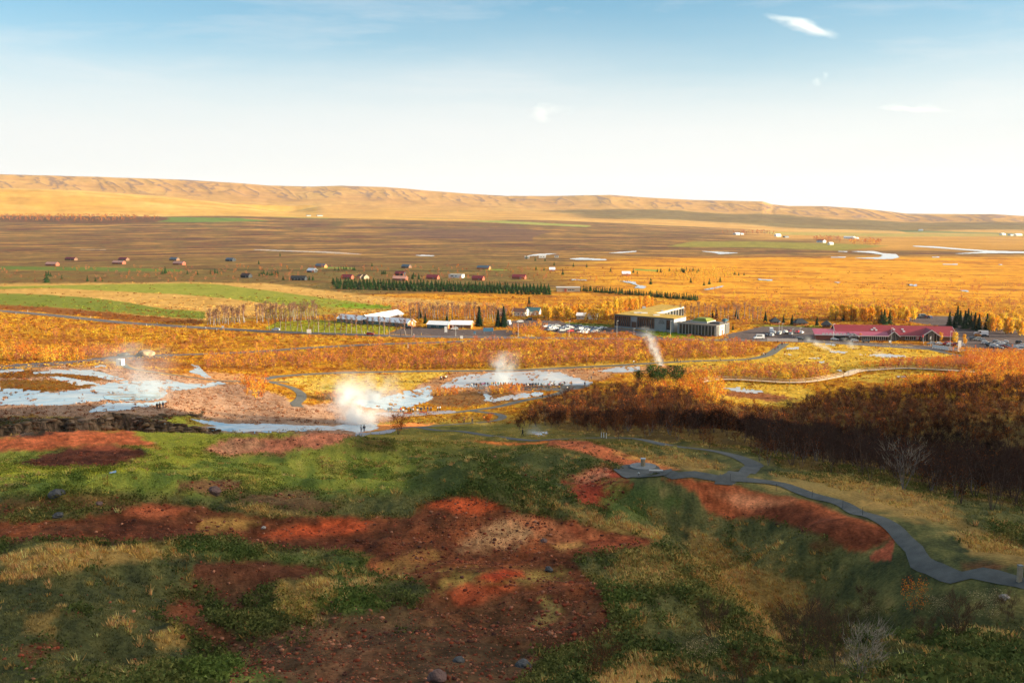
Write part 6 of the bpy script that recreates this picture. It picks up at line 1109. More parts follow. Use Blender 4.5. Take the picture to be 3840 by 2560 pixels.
def car(kind, col, px, py, deg, label, group=None, big=False):
    w = hit(px, py); w.z += .12; L, hw, P, body, gl_, wheel, wr, hl, tl = CM[kind]; nm = {'car': 'car', 'suv': 'suv', 'van': 'minibus', 'camper': 'camper_van'}[kind]; key = (kind, col)
    if key in CPROTO: r = dup_tree(CPROTO[key], w, R(deg)); tag(r, label, None, group)
    else:
        r = empty(nm, w, R(deg), label, {'car': 'car', 'suv': 'car', 'van': 'minibus', 'camper': 'camper van'}[kind], group); ch = []
        def add(n_, me, loc=(0, 0, 0)): o = bpy.data.objects.new(n_, me); COL.objects.link(o); o.parent = r; o.location = loc; ch.append(o); return o
        b = add('body', body); b.material_slots[0].link = 'OBJECT'; b.material_slots[0].material = CPM[col]; add('windows', gl_)
        for sx in (-1, 1):
            for sy in (-1, 1): add('wheel', wheel, (sx*L*.31, sy*(hw-.12), wr))
        for sy in (-1, 1): add('headlight', hl, (L/2, sy*(hw-.3), .68)); add('tail_light', tl, (-L/2, sy*(hw-.2), .85))
        kids[r.name] = ch; CPROTO[key] = r
    return r
car('suv','white',1034,1240,172,'white suv driving on the road left of the lawn'); car('suv','red',1389,1257,-8,'bright red suv on the road below the long lodge'); car('suv','grey',1830,1277,184,'grey suv on the side road joining from the left')
car('suv','dark',3000,1276,-8,'dark suv on the road just right of the path end'); car('van','white',2846,1271,183,'white minibus on the road above the footpath end'); car('suv','black',1536,1233,150,'black suv parked at the right gable of the long lodge'); car('suv','silver',1704,1237,190,'silver car parked between the teal and brown houses')
car('car','white',1950,1209,188,'white car in the yard above the hotel car park'); car('suv','dark',1984,1202,170,'dark car at the back of the yard, right of the white one'); car('camper','white',1908,1219,80,'white camper van at the left edge of the yard')
def lot(xs, ox, oy, sc, dy, place, deg, cols, rowname):
    for k, (x, y, c) in enumerate(xs):
        n_ = ['first','second','third','fourth','fifth','sixth','seventh','eighth','ninth','tenth','eleventh','twelfth','thirteenth','fourteenth'][k]
        kd = 'suv' if (k*7+x) % 3 == 0 else 'car'; car(kd, c, ox+x/sc, oy+(y+dy)/sc, deg+random.uniform(-6, 6)+(180 if (x+k) % 2 else 0), f'{c} {kd}, {n_} from left, {rowname} of the {place}', f'cars parked in the {place}')
W_, B2, S_, G_ = 'white', 'black', 'silver', 'grey'
lot([(825,355,W_),(905,350,'blue'),(965,350,W_),(1065,350,S_),(1290,345,W_),(1440,350,G_),(1515,360,B2),(1590,375,S_),(1665,380,W_),(1735,385,'blue'),(1810,390,S_),(1885,395,G_),(1965,400,W_),(2050,400,G_)],1900,1160,5.6,22,'hotel car park',28,None,'back row')
lot([(945,378,W_),(1015,392,W_),(1110,380,G_),(1190,385,W_),(1265,385,W_),(1265,412,S_),(1350,390,S_),(1490,400,B2),(1570,410,W_),(1650,430,S_),(1740,440,W_),(1810,440,'blue'),(1910,440,B2)],1900,1160,5.6,22,'hotel car park',28,None,'middle row')
lot([(925,420,S_),(1080,430,B2),(1160,440,S_),(1330,452,'red'),(1470,424,G_),(1550,470,W_),(1650,485,W_),(1830,462,S_),(1880,455,G_)],1900,1160,5.6,22,'hotel car park',28,None,'front row')
lot([(440,345,G_),(515,345,W_),(560,300,W_),(645,320,S_),(660,300,W_),(745,295,W_),(770,315,B2),(810,275,'dark red'),(840,322,S_),(950,288,'red'),(1020,298,W_)],2780,1180,4.523,20,'yard under the cabins',60,None,'scattered row')
lot([(1580,418,W_),(1740,424,'dark'),(1920,440,W_),(2110,450,G_)],2780,1180,4.523,17,'kerb below the annex',-5,None,'line')
lot([(965,428,S_),(1095,430,W_),(1195,434,'red'),(1255,440,W_),(1325,446,'dark red'),(1400,450,W_)],3250,1180,3.986,18,'kerb before the big gable',-8,None,'line')
lot([(1420,55,W_),(1445,95,'orange'),(1580,105,'dark'),(1335,165,G_),(1415,172,'cream'),(1500,185,S_)],3400,1240,5.345,22,'far right car park',-20,None,'upper row')
lot([(1590,245,W_),(1650,265,B2),(1670,300,B2),(1755,305,W_),(1800,215,S_),(1820,265,W_),(1850,335,S_),(1900,275,W_),(1930,325,'dark red'),(1960,225,W_),(2010,300,G_)],3400,1240,5.345,22,'far right car park',-30,None,'left cluster')
lot([(2105,325,S_),(2110,300,G_),(2190,332,W_),(2240,400,W_),(2270,240,B2),(2290,300,W_),(2330,350,S_)],3400,1240,5.345,22,'far right car park',-30,None,'right cluster')
car('camper','white',3683,1259,170,'white camper van at the top of the far right car park'); car('camper','white',2892,1248,80,'tall white camper van at the left end of the yard'); car('suv','blue',3486,1194,100,'blue-black vehicle on the gravel yard behind the red roof'); car('suv','dark red',3475,1192,60,'dark red vehicle on the gravel yard behind the red roof'); car('van','grey',3460,1191,5,'grey van on the gravel yard behind the red roof')
# ------------------------------------------------------------------ people
def skin(name, V, E, rad, m, sub=1, root=0):
    me = bpy.data.meshes.new(name); me.from_pydata(V, E, []); o = bpy.data.objects.new(name, me); COL.objects.link(o); o.modifiers.new('s', 'SKIN'); sv = me.skin_vertices[0].data
    for k, r in enumerate(rad): sv[k].radius = (r if isinstance(r, tuple) else (r, r)); sv[k].use_root = (k == root)
    mo = o.modifiers.new('u', 'SUBSURF'); mo.levels = sub; bpy.context.view_layer.update(); m2 = bpy.data.meshes.new_from_object(o.evaluated_get(bpy.context.evaluated_depsgraph_get())); bpy.data.objects.remove(o)
    m2.materials.clear(); m2.materials.append(m); m2.polygons.foreach_set('use_smooth', [True]*len(m2.polygons)); return m2
skinm = pm('skin', (.42,.24,.16), .6); hairm = pm('dark_hair', (.03,.02,.015), .8)
def person_meshes(pose):
    st = .34 if pose == 'walk' else .06; kn = .12 if pose == 'walk' else .02
    legs = [(0,0,.93),(.09,0,.90),(.10,kn,.50),(.10,st*.6,.08),(.10,st*.6+.15,.04),(-.09,0,.90),(-.10,-kn*.3,.48),(-.10,-st*.7,.09),(-.10,-st*.7+.15,.04)]
    if pose == 'photo': arms = [(.20,0,1.42),(.26,.10,1.20),(.12,.30,1.42),(.06,.34,1.47),(-.20,0,1.42),(-.26,.10,1.20),(-.12,.30,1.42),(-.06,.34,1.47)]
    elif pose == 'walk': arms = [(.20,0,1.42),(.25,-.08,1.16),(.25,.06,.92),(.24,.12,.84),(-.20,0,1.42),(-.25,.06,1.16),(-.25,.22,.96),(-.24,.27,.90)]
    else: arms = [(.20,0,1.42),(.25,-.01,1.15),(.24,.07,.91),(.22,.09,.82),(-.20,0,1.42),(-.25,-.01,1.15),(-.24,.07,.91),(-.22,.09,.82)]
    V = legs+[(0,0,1.15),(0,0,1.40),(0,.01,1.52),(0,.02,1.62),(0,.03,1.72)]+arms; E = [(0,1),(1,2),(2,3),(3,4),(0,5),(5,6),(6,7),(7,8),(0,9),(9,10),(10,11),(11,12),(12,13),(10,14),(14,15),(15,16),(16,17),(10,18),(18,19),(19,20),(20,21)]
    rad = [(.12,.10),.08,.055,.04,.035,.08,.055,.04,.035,(.13,.09),(.15,.10),.05,.085,.075,.055,.042,.032,.028,.055,.042,.032,.028]; body = skin('body', V, E, rad, skinm)
    jk = skin('jacket', [(0,0,.88),(0,0,1.15),(0,0,1.38),(0,0,1.47)]+arms[:3]+arms[4:7], [(0,1),(1,2),(2,3),(2,4),(4,5),(5,6),(2,7),(7,8),(8,9)], [(.17,.14),(.16,.13),(.18,.13),.08,.085,.07,.055,.085,.07,.055], skinm, root=1)
    tr_ = skin('trousers', legs[:4]+legs[5:8], [(0,1),(1,2),(2,3),(0,4),(4,5),(5,6)], [(.14,.12),.10,.075,.06,.10,.075,.06], skinm)
    hr = MB(); c8 = [(math.cos(t*math.pi/4), math.sin(t*math.pi/4)) for t in range(8)]; hr.hull([(a*.095, b*.10, 1.63) for a, b in c8], [(a*.085, b*.09-.005, 1.76) for a, b in c8]); hr.hull([(a*.085, b*.09-.005, 1.7601) for a, b in c8], [(a*.04, b*.04, 1.80) for a, b in c8]); hair = hr.mesh('hair', hairm, True); return body, jk, tr_, hair
PM_ = {k: person_meshes(k) for k in ('stand', 'walk', 'photo')}; CLO = {'white': (.7,.7,.68), 'black': (.02,.022,.025), 'red': (.5,.03,.03), 'blue': (.04,.13,.32), 'teal': (.03,.11,.13), 'olive': (.13,.11,.05), 'orange': (.6,.2,.03), 'yellow': (.6,.42,.05), 'pink': (.5,.08,.25), 'green': (.06,.25,.12), 'grey': (.18,.19,.2), 'navy': (.02,.03,.08), 'maroon': (.15,.02,.03), 'brown': (.14,.08,.045), 'pale blue': (.35,.5,.62), 'jeans': (.06,.10,.17), 'beige': (.45,.36,.25)}
CLM = {k: pm('cloth_'+k.replace(' ', '_'), v, .9) for k, v in CLO.items()}
def person(px, py, jac, pose, deg, label, group=None, trou='black', sc_=1.0):
    w = hit(px, py); r = empty('person', (w.x, w.y, w.z+.12), R(deg), label, 'person', group); r.scale = (sc_,)*3
    for nm, me, m in zip(('body', 'jacket', 'trousers', 'hair'), PM_[pose], (None, CLM[jac], CLM[trou], None)):
        o = bpy.data.objects.new(nm, me); COL.objects.link(o); o.parent = r
        if m is not None: o.material_slots[0].link = 'OBJECT'; o.material_slots[0].material = m
    return r
k1 = lambda x, y: (1400+x/6.918, 1480+y/6.918)
pl = [(390,465,'teal','stand',0,'jeans','in a dark teal coat, leftmost at the platform'),(435,462,'olive','stand',0,'brown','in an olive jacket between two others at the left of the platform'),(477,462,'blue','stand',10,'olive','in a bright blue jacket, third from the left at the platform'),(708,465,'red','stand',0,'jeans','in a red jacket, alone in front of the thick steam'),
 (775,490,'white','walk',60,'black','in a white jacket stepping left of the first bench'),(850,470,'black','stand',0,'beige','in a black top and beige trousers behind the first bench'),(970,470,'teal','stand',0,'black','in a grey-green jacket at the right end of the first bench'),(1028,475,'white','stand',-10,'black','in a long white jacket left of the timber frame'),
 (1138,440,'black','stand',0,'white','in black with pale trousers, left behind the timber frame'),(1168,440,'navy','photo',0,'beige','in navy with beige trousers, right behind the timber frame'),(1220,455,'black','stand',0,'black','all in black just right of the timber frame'),(1255,455,'navy','stand',10,'navy','all in navy beside the second bench'),
 (1320,435,'black','photo',0,'grey','in black photographing, beyond the second bench'),(1412,440,'navy','stand',0,'jeans','in a navy coat and jeans right of the second bench'),(1497,440,'grey','stand',15,'black','short, in grey, third from the right on the platform'),(1665,440,'white','photo',-70,'black','in a cream jacket, second from the right on the platform'),(1730,430,'white','photo',0,'black','in a bright white jacket, rightmost on the platform')]
for x, y, c, po, dg, tr_, lb in pl: person(*k1(x, y), c, po, dg, 'person '+lb, 'visitors on the paved platform', tr_, 1.05)
for a_ in [(1355,1622,'white','stand',0,'person with a white top on the small platform by the blue stream, left of two',None,'jeans'),(1366,1622,'black','stand',0,'person in a black coat on the small platform by the blue stream, right of two',None,'jeans'),(1741,1589,'maroon','walk',95,'person in a maroon coat walking the loop path, left of three','walkers on the loop path','black'),
 (1771,1588,'black','walk',95,'person in black walking the loop path, middle of three','walkers on the loop path','navy'),(1815,1581,'orange','walk',80,'person in an orange-brown top walking behind the small orange bush','walkers on the loop path','brown'),(1960,1638,'black','walk',100,'hiker in black with a red hat on the lower path',None,'black'),
 (590,1537,'black','stand',0,'person in black, left of three by the round blue pool','visitors by the round blue pool','black'),(600,1535,'brown','stand',20,'person in brown, middle of three by the round blue pool','visitors by the round blue pool','black'),(612,1533,'navy','stand',0,'person in navy, right of three by the round blue pool','visitors by the round blue pool','jeans'),(881,1433,'red','walk',90,'person in a red jacket at the end of the path on the tan ground','',"beige")]:
    person(*a_[:6], a_[6] or None, a_[7], 1.08)
k2 = lambda x, y: (1640+x/4.055, 1380+y/4.055)
cr_ = [(495,290,'white'),(520,290,'white'),(557,285,'black'),(595,285,'black'),(655,280,'black'),(680,285,'pink'),(710,275,'pink'),(728,275,'maroon'),(762,275,'black'),(785,278,'grey'),(828,272,'yellow'),(852,270,'brown'),(885,268,'orange'),(925,270,'green'),(962,275,'brown'),(1010,280,'brown'),(1035,275,'black'),(1085,280,'maroon'),(1140,274,'olive'),
 (1207,290,'black'),(1225,285,'white'),(1240,290,'navy'),(1275,290,'orange'),(1305,292,'white'),(1322,292,'maroon'),(1352,288,'black'),(1378,298,'white'),(1394,286,'brown'),(1410,290,'black'),(1427,290,'blue'),(1445,292,'black'),(1458,285,'navy'),(1485,285,'teal'),(1502,285,'black'),(1535,285,'black'),(1578,290,'teal'),(1595,285,'white'),(1622,285,'beige'),(1680,285,'grey'),(1700,290,'red'),(1735,277,'white'),(1768,272,'grey'),(1785,270,'pale blue'),(1850,288,'black'),(1868,278,'maroon'),(1892,288,'teal'),(1938,272,'black'),(2045,278,'black'),(2240,268,'navy'),(2252,268,'grey')]
seen = {}; TR = ['black','jeans','navy','black','grey','brown']
def ordn(k): return ['first','second','third','fourth','fifth','sixth','seventh','eighth','ninth','tenth','eleventh','twelfth','thirteenth','fourteenth','fifteenth','sixteenth'][k]
for k, (x, y, c) in enumerate(cr_):
    n_ = seen.get(c, 0); seen[c] = n_+1; tot = sum(1 for q in cr_ if q[2] == c); lb = f'the only person in {c} in the long line before the tall steam column' if tot == 1 else f'{ordn(n_)} person in {c} from the left in the long line before the tall steam column'
    person(*k2(x, y+4), c, 'photo' if k % 5 == 2 else 'stand', random.uniform(-25, 25), lb, 'visitors in the long line', TR[k % 6], random.uniform(.95, 1.06))
for x, y, c, lb in [(1692,325,'black','person in black standing behind the long line, on the grey path'),(1855,330,'yellow','person in a yellow jacket crossing the grey path behind the line'),(1975,348,'white','person in white walking low on the grey path, near the orange trees'),(1598,468,'black','lone person in black walking below the line, by the pale runoff'),
 (50,180,'black','leftmost of the group at the left end of the pale pool'),(62,182,'white','person in white, second in the group left of the pale pool'),(92,182,'maroon','person in maroon in the middle of the group left of the pale pool'),(105,176,'orange','person in orange in the group left of the pale pool'),(117,171,'yellow','person in yellow in the group left of the pale pool'),(131,176,'white','taller person in white, second from the right of the small group'),(149,167,'grey','rightmost person of the group left of the pale pool'),
 (2105,50,'maroon','person in maroon alone on the main path above the pool'),(2305,187,'beige','person in beige crouched gear in hand on the tan bank right of the pool'),(2340,182,'navy','person in navy at the edge of the rusty wood, right of the pool'),(1183,16,'black','person in black on the main path behind the steam column')]:
    person(*k2(x, y), c, 'walk' if 'walk' in lb or 'cross' in lb or 'alone' in lb else 'stand', random.uniform(-60, 60), lb if lb[0] in 'pl' and 'person' in lb else 'person '+lb, None, 'black')
k3 = lambda x, y: (1900+x/2.352, 1100+y/2.352)
for x, y, c, lb in [(1120,624,'white','person in white on the main path, left of the slim steam plume'),(1265,612,'black','person in black, left of three beside the slim steam plume'),(1278,612,'grey','person in grey, middle of three beside the slim steam plume'),(1290,613,'navy','person in navy, right of three beside the slim steam plume'),(1370,610,'red','person in red just right of the slim steam plume'),(1378,610,'navy','person in navy beside the one in red near the slim plume'),
 (1480,607,'black','person in black, left of four on the path right of the slim plume'),(1500,605,'navy','person in navy, second of four right of the slim plume'),(1508,607,'grey','person in grey, third of four right of the slim plume'),(1532,607,'red','person in red, rightmost of four right of the slim plume'),(1884,598,'grey','person in grey alone on the path in front of the hotel pavilion'),(2250,554,'black','person in black, left of three where the path bends uphill'),(2266,554,'white','person in white between two in black where the path bends uphill'),(2283,554,'black','person in black, right of three where the path bends uphill'),(765,717,'grey','person on the tan ground between the two silica flats')]:
    person(*k3(x, y), c, 'walk', random.choice((80, -90, 30)), lb, 'walkers on the main path', 'black')
k4 = lambda x, y: (2780+x/4.523, 1180+y/4.523)
for x, y, c, lb in [(570,612,'red','lower of two people in red climbing the upper path'),(589,578,'red','upper of two people in red side by side on the upper path'),(620,588,'black','person in black to the right of the pair on the upper path'),(682,522,'red','left one of the two close walkers in red near the white boards'),(697,522,'maroon','walker in maroon close to one in red near the white boards'),(735,508,'red','person in red nearest the white boards on the upper path'),(616,492,'black','person in black beside the posts at the top of the path'),(805,498,'orange','person in orange at the edge of the yellow grass by the white boards')]:
    person(*k4(x, y), c, 'walk', random.choice((160, 20)), lb if 'person' in lb else 'person: '+lb, 'walkers on the upper path', 'black')
for px, py, c, lb in [(3446,1278,'red','person in red by the entrance of the visitor centre'),(3453,1279,'white','person in white beside the one in red at the visitor centre'),(3478,1300,'black','person in black crossing the road before the visitor centre'),(2385,1229,'white','person in white at the hotel entrance, left of two'),(2391,1228,'grey','person in grey at the hotel entrance, right of two'),(2429,1252,'red','person in red by the wooden bollards of the hotel drive'),(2423,1250,'beige','person in beige beside the one in red at the bollards'),(2420,1243,'yellow','person in yellow standing on the hotel lawn')]:
    person(px, py, c, 'stand', random.uniform(0, 360), lb, None, 'black')
# ------------------------------------------------------------------ street furniture
def lamp(px, py, topy, label):
    w = hit(px, py); h = (py-topy)*w.to_2d().length/F; r = empty('street_lamp', w, 0, label, 'street lamp'); MB().cyl(0, 0, -.1, h, .11, .06, 8).obj('pole', chrome, r); MB().box(-.15, .9, -.15, .15, h-.02, h+.16).obj('lamp_head', white, r)
for a_ in [(1709,1262,1211,'street lamp right of the teal house'),(1943,1262,1201,'street lamp beside the yard, left of the hotel car park'),(2134,1263,1203,'street lamp in front of the middle of the hotel car park'),(2313,1263,1203,'street lamp in front of the left end of the hotel'),(2514,1262,1203,'street lamp in front of the concrete hotel block'),(2921,1250,1208,'tall lamp in the yard left of the visitor centre'),(2971,1264,1235,'short lamp at the edge of the yard, near the dark asphalt'),(3000,1240,1229,'small lamp behind the red and white parked cars'),(2932,1243,1214,'slim lamp at the back of the yard under the cabins'),(3562,1303,1247,'lamp right of the big glazed gable'),(3341,1292,1233,'lamp in front of the smaller glazed gable'),(3124,1276,1217,'lamp at the left corner of the long red roof'),(2377,1258,1232,'short lamp on the bushy island by the hotel drive'),(2719,1262,1206,'lamp at the right end of the hotel pavilion')]: lamp(*a_)
def flag(px, py, topy, m, label, rag=1.2):
    w = hit(px, py); h = (py-topy)*w.to_2d().length/F; r = empty('flagpole', w, 0, label, 'flagpole'); MB().cyl(0, 0, -.1, h, .08, .05, 8).obj('pole', white, r); f = MB(); n = 5
    for k in range(n): x0, x1 = -.05-k*rag/n, -.05-(k+1)*rag/n; y0, y1 = .08*math.sin(k*1.4), .08*math.sin((k+1)*1.4); f.hull([(x0, y0-.01, h-1.6-k*.08), (x1, y1-.01, h-1.65-k*.08), (x1, y1-.01, h-.15-k*.12), (x0, y0-.01, h-.1-k*.12)], [(x0, y0+.01, h-1.6-k*.08), (x1, y1+.01, h-1.65-k*.08), (x1, y1+.01, h-.15-k*.12), (x0, y0+.01, h-.1-k*.12)])
    f.obj('flag', m, r)
flag(2459,1240,1205,white,'white flag on a pole before the hotel lawn'); flag(3463,1292,1255,redwhite,'tall narrow red banner on a pole at the visitor centre',.8); flag(3490,1298,1262,white,'thin white pole right of the red banner',.5)
def post(name, px, py, h, r_, m, label, cat_, group=None): w = hit(px, py); e = empty(name, w, 0, label, cat_, group); MB().cyl(0, 0, -.2, h, r_, r_*.85, 8).obj('shaft', m, e); MB().cyl(0, 0, h+.003, h+.07, r_*1.05, r_*.6, 8).obj('cap', white, e); return e
for k, (px, py) in enumerate([(60,1178),(104,1169),(300,1199),(340,1192),(550,1221),(590,1214),(772,1232),(813,1239),(1366,1251),(1552,1258),(820,1225),(1580,1256)]): post('marker_post', px, py, 1.1, .09, yellowp if k in (2, 10, 11) else white, 'small white roadside marker post along the highway', 'marker post', 'marker posts along the road')
for k in range(24): t = k/23; post('bollard', 2362+80*t**.9, 1226+30*t**1.5, .95, .13, woodp, 'short wooden bollard in the curved row along the hotel drive', 'bollard', 'bollards along the hotel drive')
post('white_post', 1530, 1306, 1.9, .2, white, 'thick white post standing in the orange heath below the road', 'post'); post('white_post', 789, 1348, 1.4, .15, white, 'white post in the heath left of the rust-coloured scrub', 'post')
for k, (px, py) in enumerate([(2255,1640),(2264,1641),(2274,1643)]): post('pale_post', px, py, 1.0, .07, white, ['left of the three pale posts beside the narrow path','middle of the three pale posts beside the narrow path','right of the three pale posts beside the narrow path'][k], 'post')
def sign(px, py, w_, h0, h1, m, label, legs=2, nm='road_sign'):
    w = hit(px, py); e = empty(nm, w, 0, label, 'sign'); MB().box(-w_/2, w_/2, -.04, .04, h0, h1).obj('panel', m, e)
    for s in ((-1, 1) if legs == 2 else (0,)): MB().cyl(s*w_*.4, .08, -.1, h1-.05, .04, n=6).obj('leg', chrome, e)
    return e
for a_ in [(1159,1256,2.6,1.2,3.4,white,'white road sign between the white suv and the red suv'),(1672,1249,1.6,.6,4.0,white,'tall white sign in front of the teal house'),(1831,1249,6,1,3.2,bluep,'wide blue information board at the entrance of the yard'),(1731,1276,1.6,1,2.6,white,'small white sign at the junction of the side road'),(1780,1255,1.2,.8,2,bluep,'small blue sign left of the wide information board'),(836,1236,1.4,1,2.4,white,'square sign at the left end of the poplar row'),(3597,1320,1.6,.3,6.0,white,'tall narrow white sign by the end of the long white boards'),(3337,1290,1.2,.8,2,white,'small sign on the kerb before the visitor centre'),(1451,1250,.7,.8,2.6,yellowp,'small yellow sign at the entrance of the lodge yard',1)]: sign(*a_)
def boards(A, B, n, h, m, label):
    a, L_, rz, z = frame2(A, B); e = empty('white_board_fence', (a.x, a.y, z), rz, label, 'fence')
    for k in range(n): MB().box(k*L_/n+.1, (k+1)*L_/n-.1, -.04, .04, .35, h).obj('panel', m, e); MB().box(k*L_/n-.1, k*L_/n+.1, -.1, .1, -.1, h+.1).obj('post', white, e)
boards((2878,1281),(2992,1283),6,2.0,white,'row of white boards where the upper path meets the road'); boards((3497,1305),(3577,1316),8,1.9,white,'long white board fence at the road edge below the red-roofed building'); boards((1970,1262),(2006,1262),3,.9,yellowp,'low yellow barrier in the grass by the road')
# benches and timber frame on the platform
def bench(px, py, rz, label):
    w = hit(px, py); e = empty('bench', (w.x, w.y, w.z+.1), R(rz), label, 'bench', 'benches on the paved platform'); MB().box(-1.35, 1.35, -.22, .22, .42, .48).obj('seat', redbrick, e); MB().box(-1.35, 1.35, -.30, -.25, .55, .95).obj('backrest', redbrick, e)
    for s in (-1.2, 1.2): MB().box(s-.04, s+.04, -.3, .2, 0, .417).obj('leg', pm('dark_metal_edge', (.06,.06,.06)), e)
bench(1529,1557,3,'left of the two red-slatted benches on the platform'); bench(1587,1553,6,'right of the two red-slatted benches on the platform')
w = hit(1563,1557); e = empty('timber_frame', (w.x, w.y, w.z+.1), R(3), 'pale empty timber sign frame between the two benches', 'sign frame'); MB().box(-.85, -.70, -.08, .08, 0, 1.5).obj('post', woodp, e); MB().box(.70, .85, -.08, .08, 0, 1.45).obj('post', woodp, e); MB().box(-.69, .69, -.06, .06, 0, .14).obj('sill', plank, e); MB().box(-.69, .69, -.05, .05, 1.25, 1.38).obj('rail', greyst, e)
# viewing dial, stone bench and gate on the near path
w = hit(2411,1752); e = empty('viewing_dial', (w.x, w.y, w.z+.1), 0, 'round stone pillar with a steel dial on top, in the gravel circle', 'viewing dial'); stw = pm('tan_stone_pillar', (.34,.25,.15), .85, .4, scale=6); MB().cyl(0, 0, 0, .14, 1.75, 1.7, 28).obj('base', greyst, e); MB().cyl(0, 0, .143, 1.0, .30, .30, 18).obj('pillar', stw, e); MB().cyl(0, 0, 1.003, 1.12, .33, .36, 18).obj('dial', chrome, e)
w = hit(2460,1778); e = empty('stone_bench', (w.x, w.y, w.z+.08), R(-3), 'low grey block bench just below the viewing dial', 'bench'); MB().box(-.8, .8, -.22, .22, .34, .46).obj('seat', pm('pale_concrete', (.46,.44,.41)), e); [MB().box(s-.18, s+.18, -.2, .2, 0, .337).obj('leg', greyst, e) for s in (-.6, .6)]
post('small_post', 2395, 1786, .45, .12, greyst, 'short grey post at the left of the low block bench', 'post')
for k, px in enumerate((3822, 3862)):
    w = hit(px, 2182 if k == 0 else 2180); e = empty('gate_post', w, R(5), ['weathered wooden gate post at the right edge beside the path', 'right gate post, just at the edge of the photo'][k], 'gate post'); MB().box(-.13, .13, -.13, .13, -.2, 1.15).obj('shaft', woodp, e); MB().box(-.15, .15, -.15, .15, 1.153, 1.22).obj('cap', greyst, e); MB().box(.133, .2, -.05, .05, .35, .9).obj('bracket', chrome, e)
# thin fence pins with a line along the near path
fp = crom([hit(*p)[:2] for p in [(2738,1803),(2860,1826),(3020,1862),(3160,1905),(3260,1942),(3330,1975)]], 1)
for k in range(0, len(fp), 5): e = empty('fence_pin', (fp[k][0], fp[k][1], float(ground(*fp[k]))), 0, 'thin dark fence pin along the lower edge of the near path', 'fence pin', 'fence pins along the near path'); MB().cyl(0, 0, -.1, .75, .018, n=5).obj('rod', blackw, e); MB().cyl(0, 0, .753, .80, .03, n=5).obj('eyelet', blackw, e)
# boardwalk with rails
def boardwalk(pts, w_, h, label, rails=(1, 1)):
    Ln = crom([hit(*p)[:2] for p in pts], 2.4); r = empty('boardwalk', (Ln[0][0], Ln[0][1], 0), 0, label, 'boardwalk'); T = np.gradient(Ln, axis=0); T /= np.linalg.norm(T, axis=1)[:, None]; Nn = np.stack([T[:, 1], -T[:, 0]], 1); O = Ln[0]; Z = ground(Ln[:, 0], Ln[:, 1]); Z = np.convolve(np.pad(Z, 4, 'edge'), np.ones(9)/9, 'valid')+h
    d = MB(); s_ = MB(); 
    for i in range(len(Ln)-1):
        def c(k, o, z): p = Ln[k]+Nn[k]*o-O; return (p[0], p[1], Z[k]+z)
        d.hull([c(i, -w_/2, 0), c(i, w_/2, 0), c(i, w_/2, -.12), c(i, -w_/2, -.12)], [c(i+1, -w_/2, 0), c(i+1, w_/2, 0), c(i+1, w_/2, -.12), c(i+1, -w_/2, -.12)])
        for sg, on in zip((-1, 1), rails):
            if on: s_.tube(c(i, sg*w_/2, 1.0), c(i+1, sg*w_/2, 1.0), .05, 4); s_.tube(c(i, sg*w_/2, .5), c(i+1, sg*w_/2, .5), .04, 4)
    d.obj('deck', plank, r); s_.obj('handrail', plank, r)
    for i in range(0, len(Ln), 2):
        for sg in (-1, 1):
            p = Ln[i]+Nn[i]*sg*w_/2-O; MB().box(p[0]-.06, p[0]+.06, p[1]-.06, p[1]+.06, Z[i]-h-.3, Z[i]+1.0).obj('post', woodp, r)
boardwalk([(2632,1437),(2680,1428),(2760,1428),(2860,1434),(2960,1439),(3040,1435),(3110,1424),(3170,1411)], 2.2, .7, 'long pale boardwalk with handrails, left stretch below the yellow field')
boardwalk([(3172,1410),(3215,1396),(3280,1390),(3380,1383),(3470,1385),(3580,1392),(3655,1395)], 2.4, .4, 'pale boardwalk, right stretch winding away from the platform corner', (0, 1))
plate('wooden_platform', [(3165,1404),(3185,1393),(3215,1388),(3230,1392),(3215,1402),(3190,1412),(3165,1416)], plank, .6)
# boulders and gravel heaps
def boulder(px, py, s, m, label, seed, sq=.7, name='boulder'):
    w = hit(px, py); bm = bmesh.new(); bmesh.ops.create_icosphere(bm, subdivisions=3, radius=1); g_ = np.random.default_rng(seed); o3 = g_.random(3)*20
    for v in bm.verts:
        c = v.co; n = float(fbm(np.array([c.x*1.3+o3[0]+c.z]), np.array([c.y*1.3+o3[1]-c.z]), 4, 2)[0]); v.co = c*(1+.55*n); v.co.z *= sq; v.co *= s
    me = bpy.data.meshes.new(name); bm.to_mesh(me); bm.free(); me.materials.append(m); o = bpy.data.objects.new(name, me); COL.objects.link(o); o.location = (w.x, w.y, w.z+s*.25); tag(o, label, 'boulder' if name == 'boulder' else 'heap')
brk = pm('brown_rock', (.17,.10,.08), .9, .3, scale=3, bump=.4); grk = pm('dark_grey_rock', (.09,.085,.08), .9, .3, scale=3, bump=.4)
for a_ in [(808,1846,.62,brk,'large round brown boulder on the bare patch in the green slope',1),(212,1858,.6,grk,'grey boulder in the grass at the left, level with the big brown one',2),(372,1892,.3,brk,'small round stone on the dark soil at the left',3),(220,1936,.42,grk,'dark boulder on the red-brown soil at the far left',4),(2058,2138,.28,grk,'dark lumpy rock on the red earth near its right side',5),(2040,2030,.25,brk,'brownish rock on top of the main red mound',6),(988,1980,.2,pm('pale_rock', (.4,.33,.27)),'single pale stone between the two red mounds',7),(1960,2500,.34,grk,'pointed dark rock on the purple-brown soil at the bottom',8),(1640,2545,.42,brk,'jagged rusty rock at the bottom centre-left',9),(3768,2242,.3,pm('pale_rock', (.4,.33,.27)),'pale rock in the grass at the far right below the path',10),(2420,1262,.9,grk,'dark boulder on the hotel lawn',11),(1720,2480,.3,grk,'dark rock left of the pointed one at the bottom',12)]: boulder(*a_)
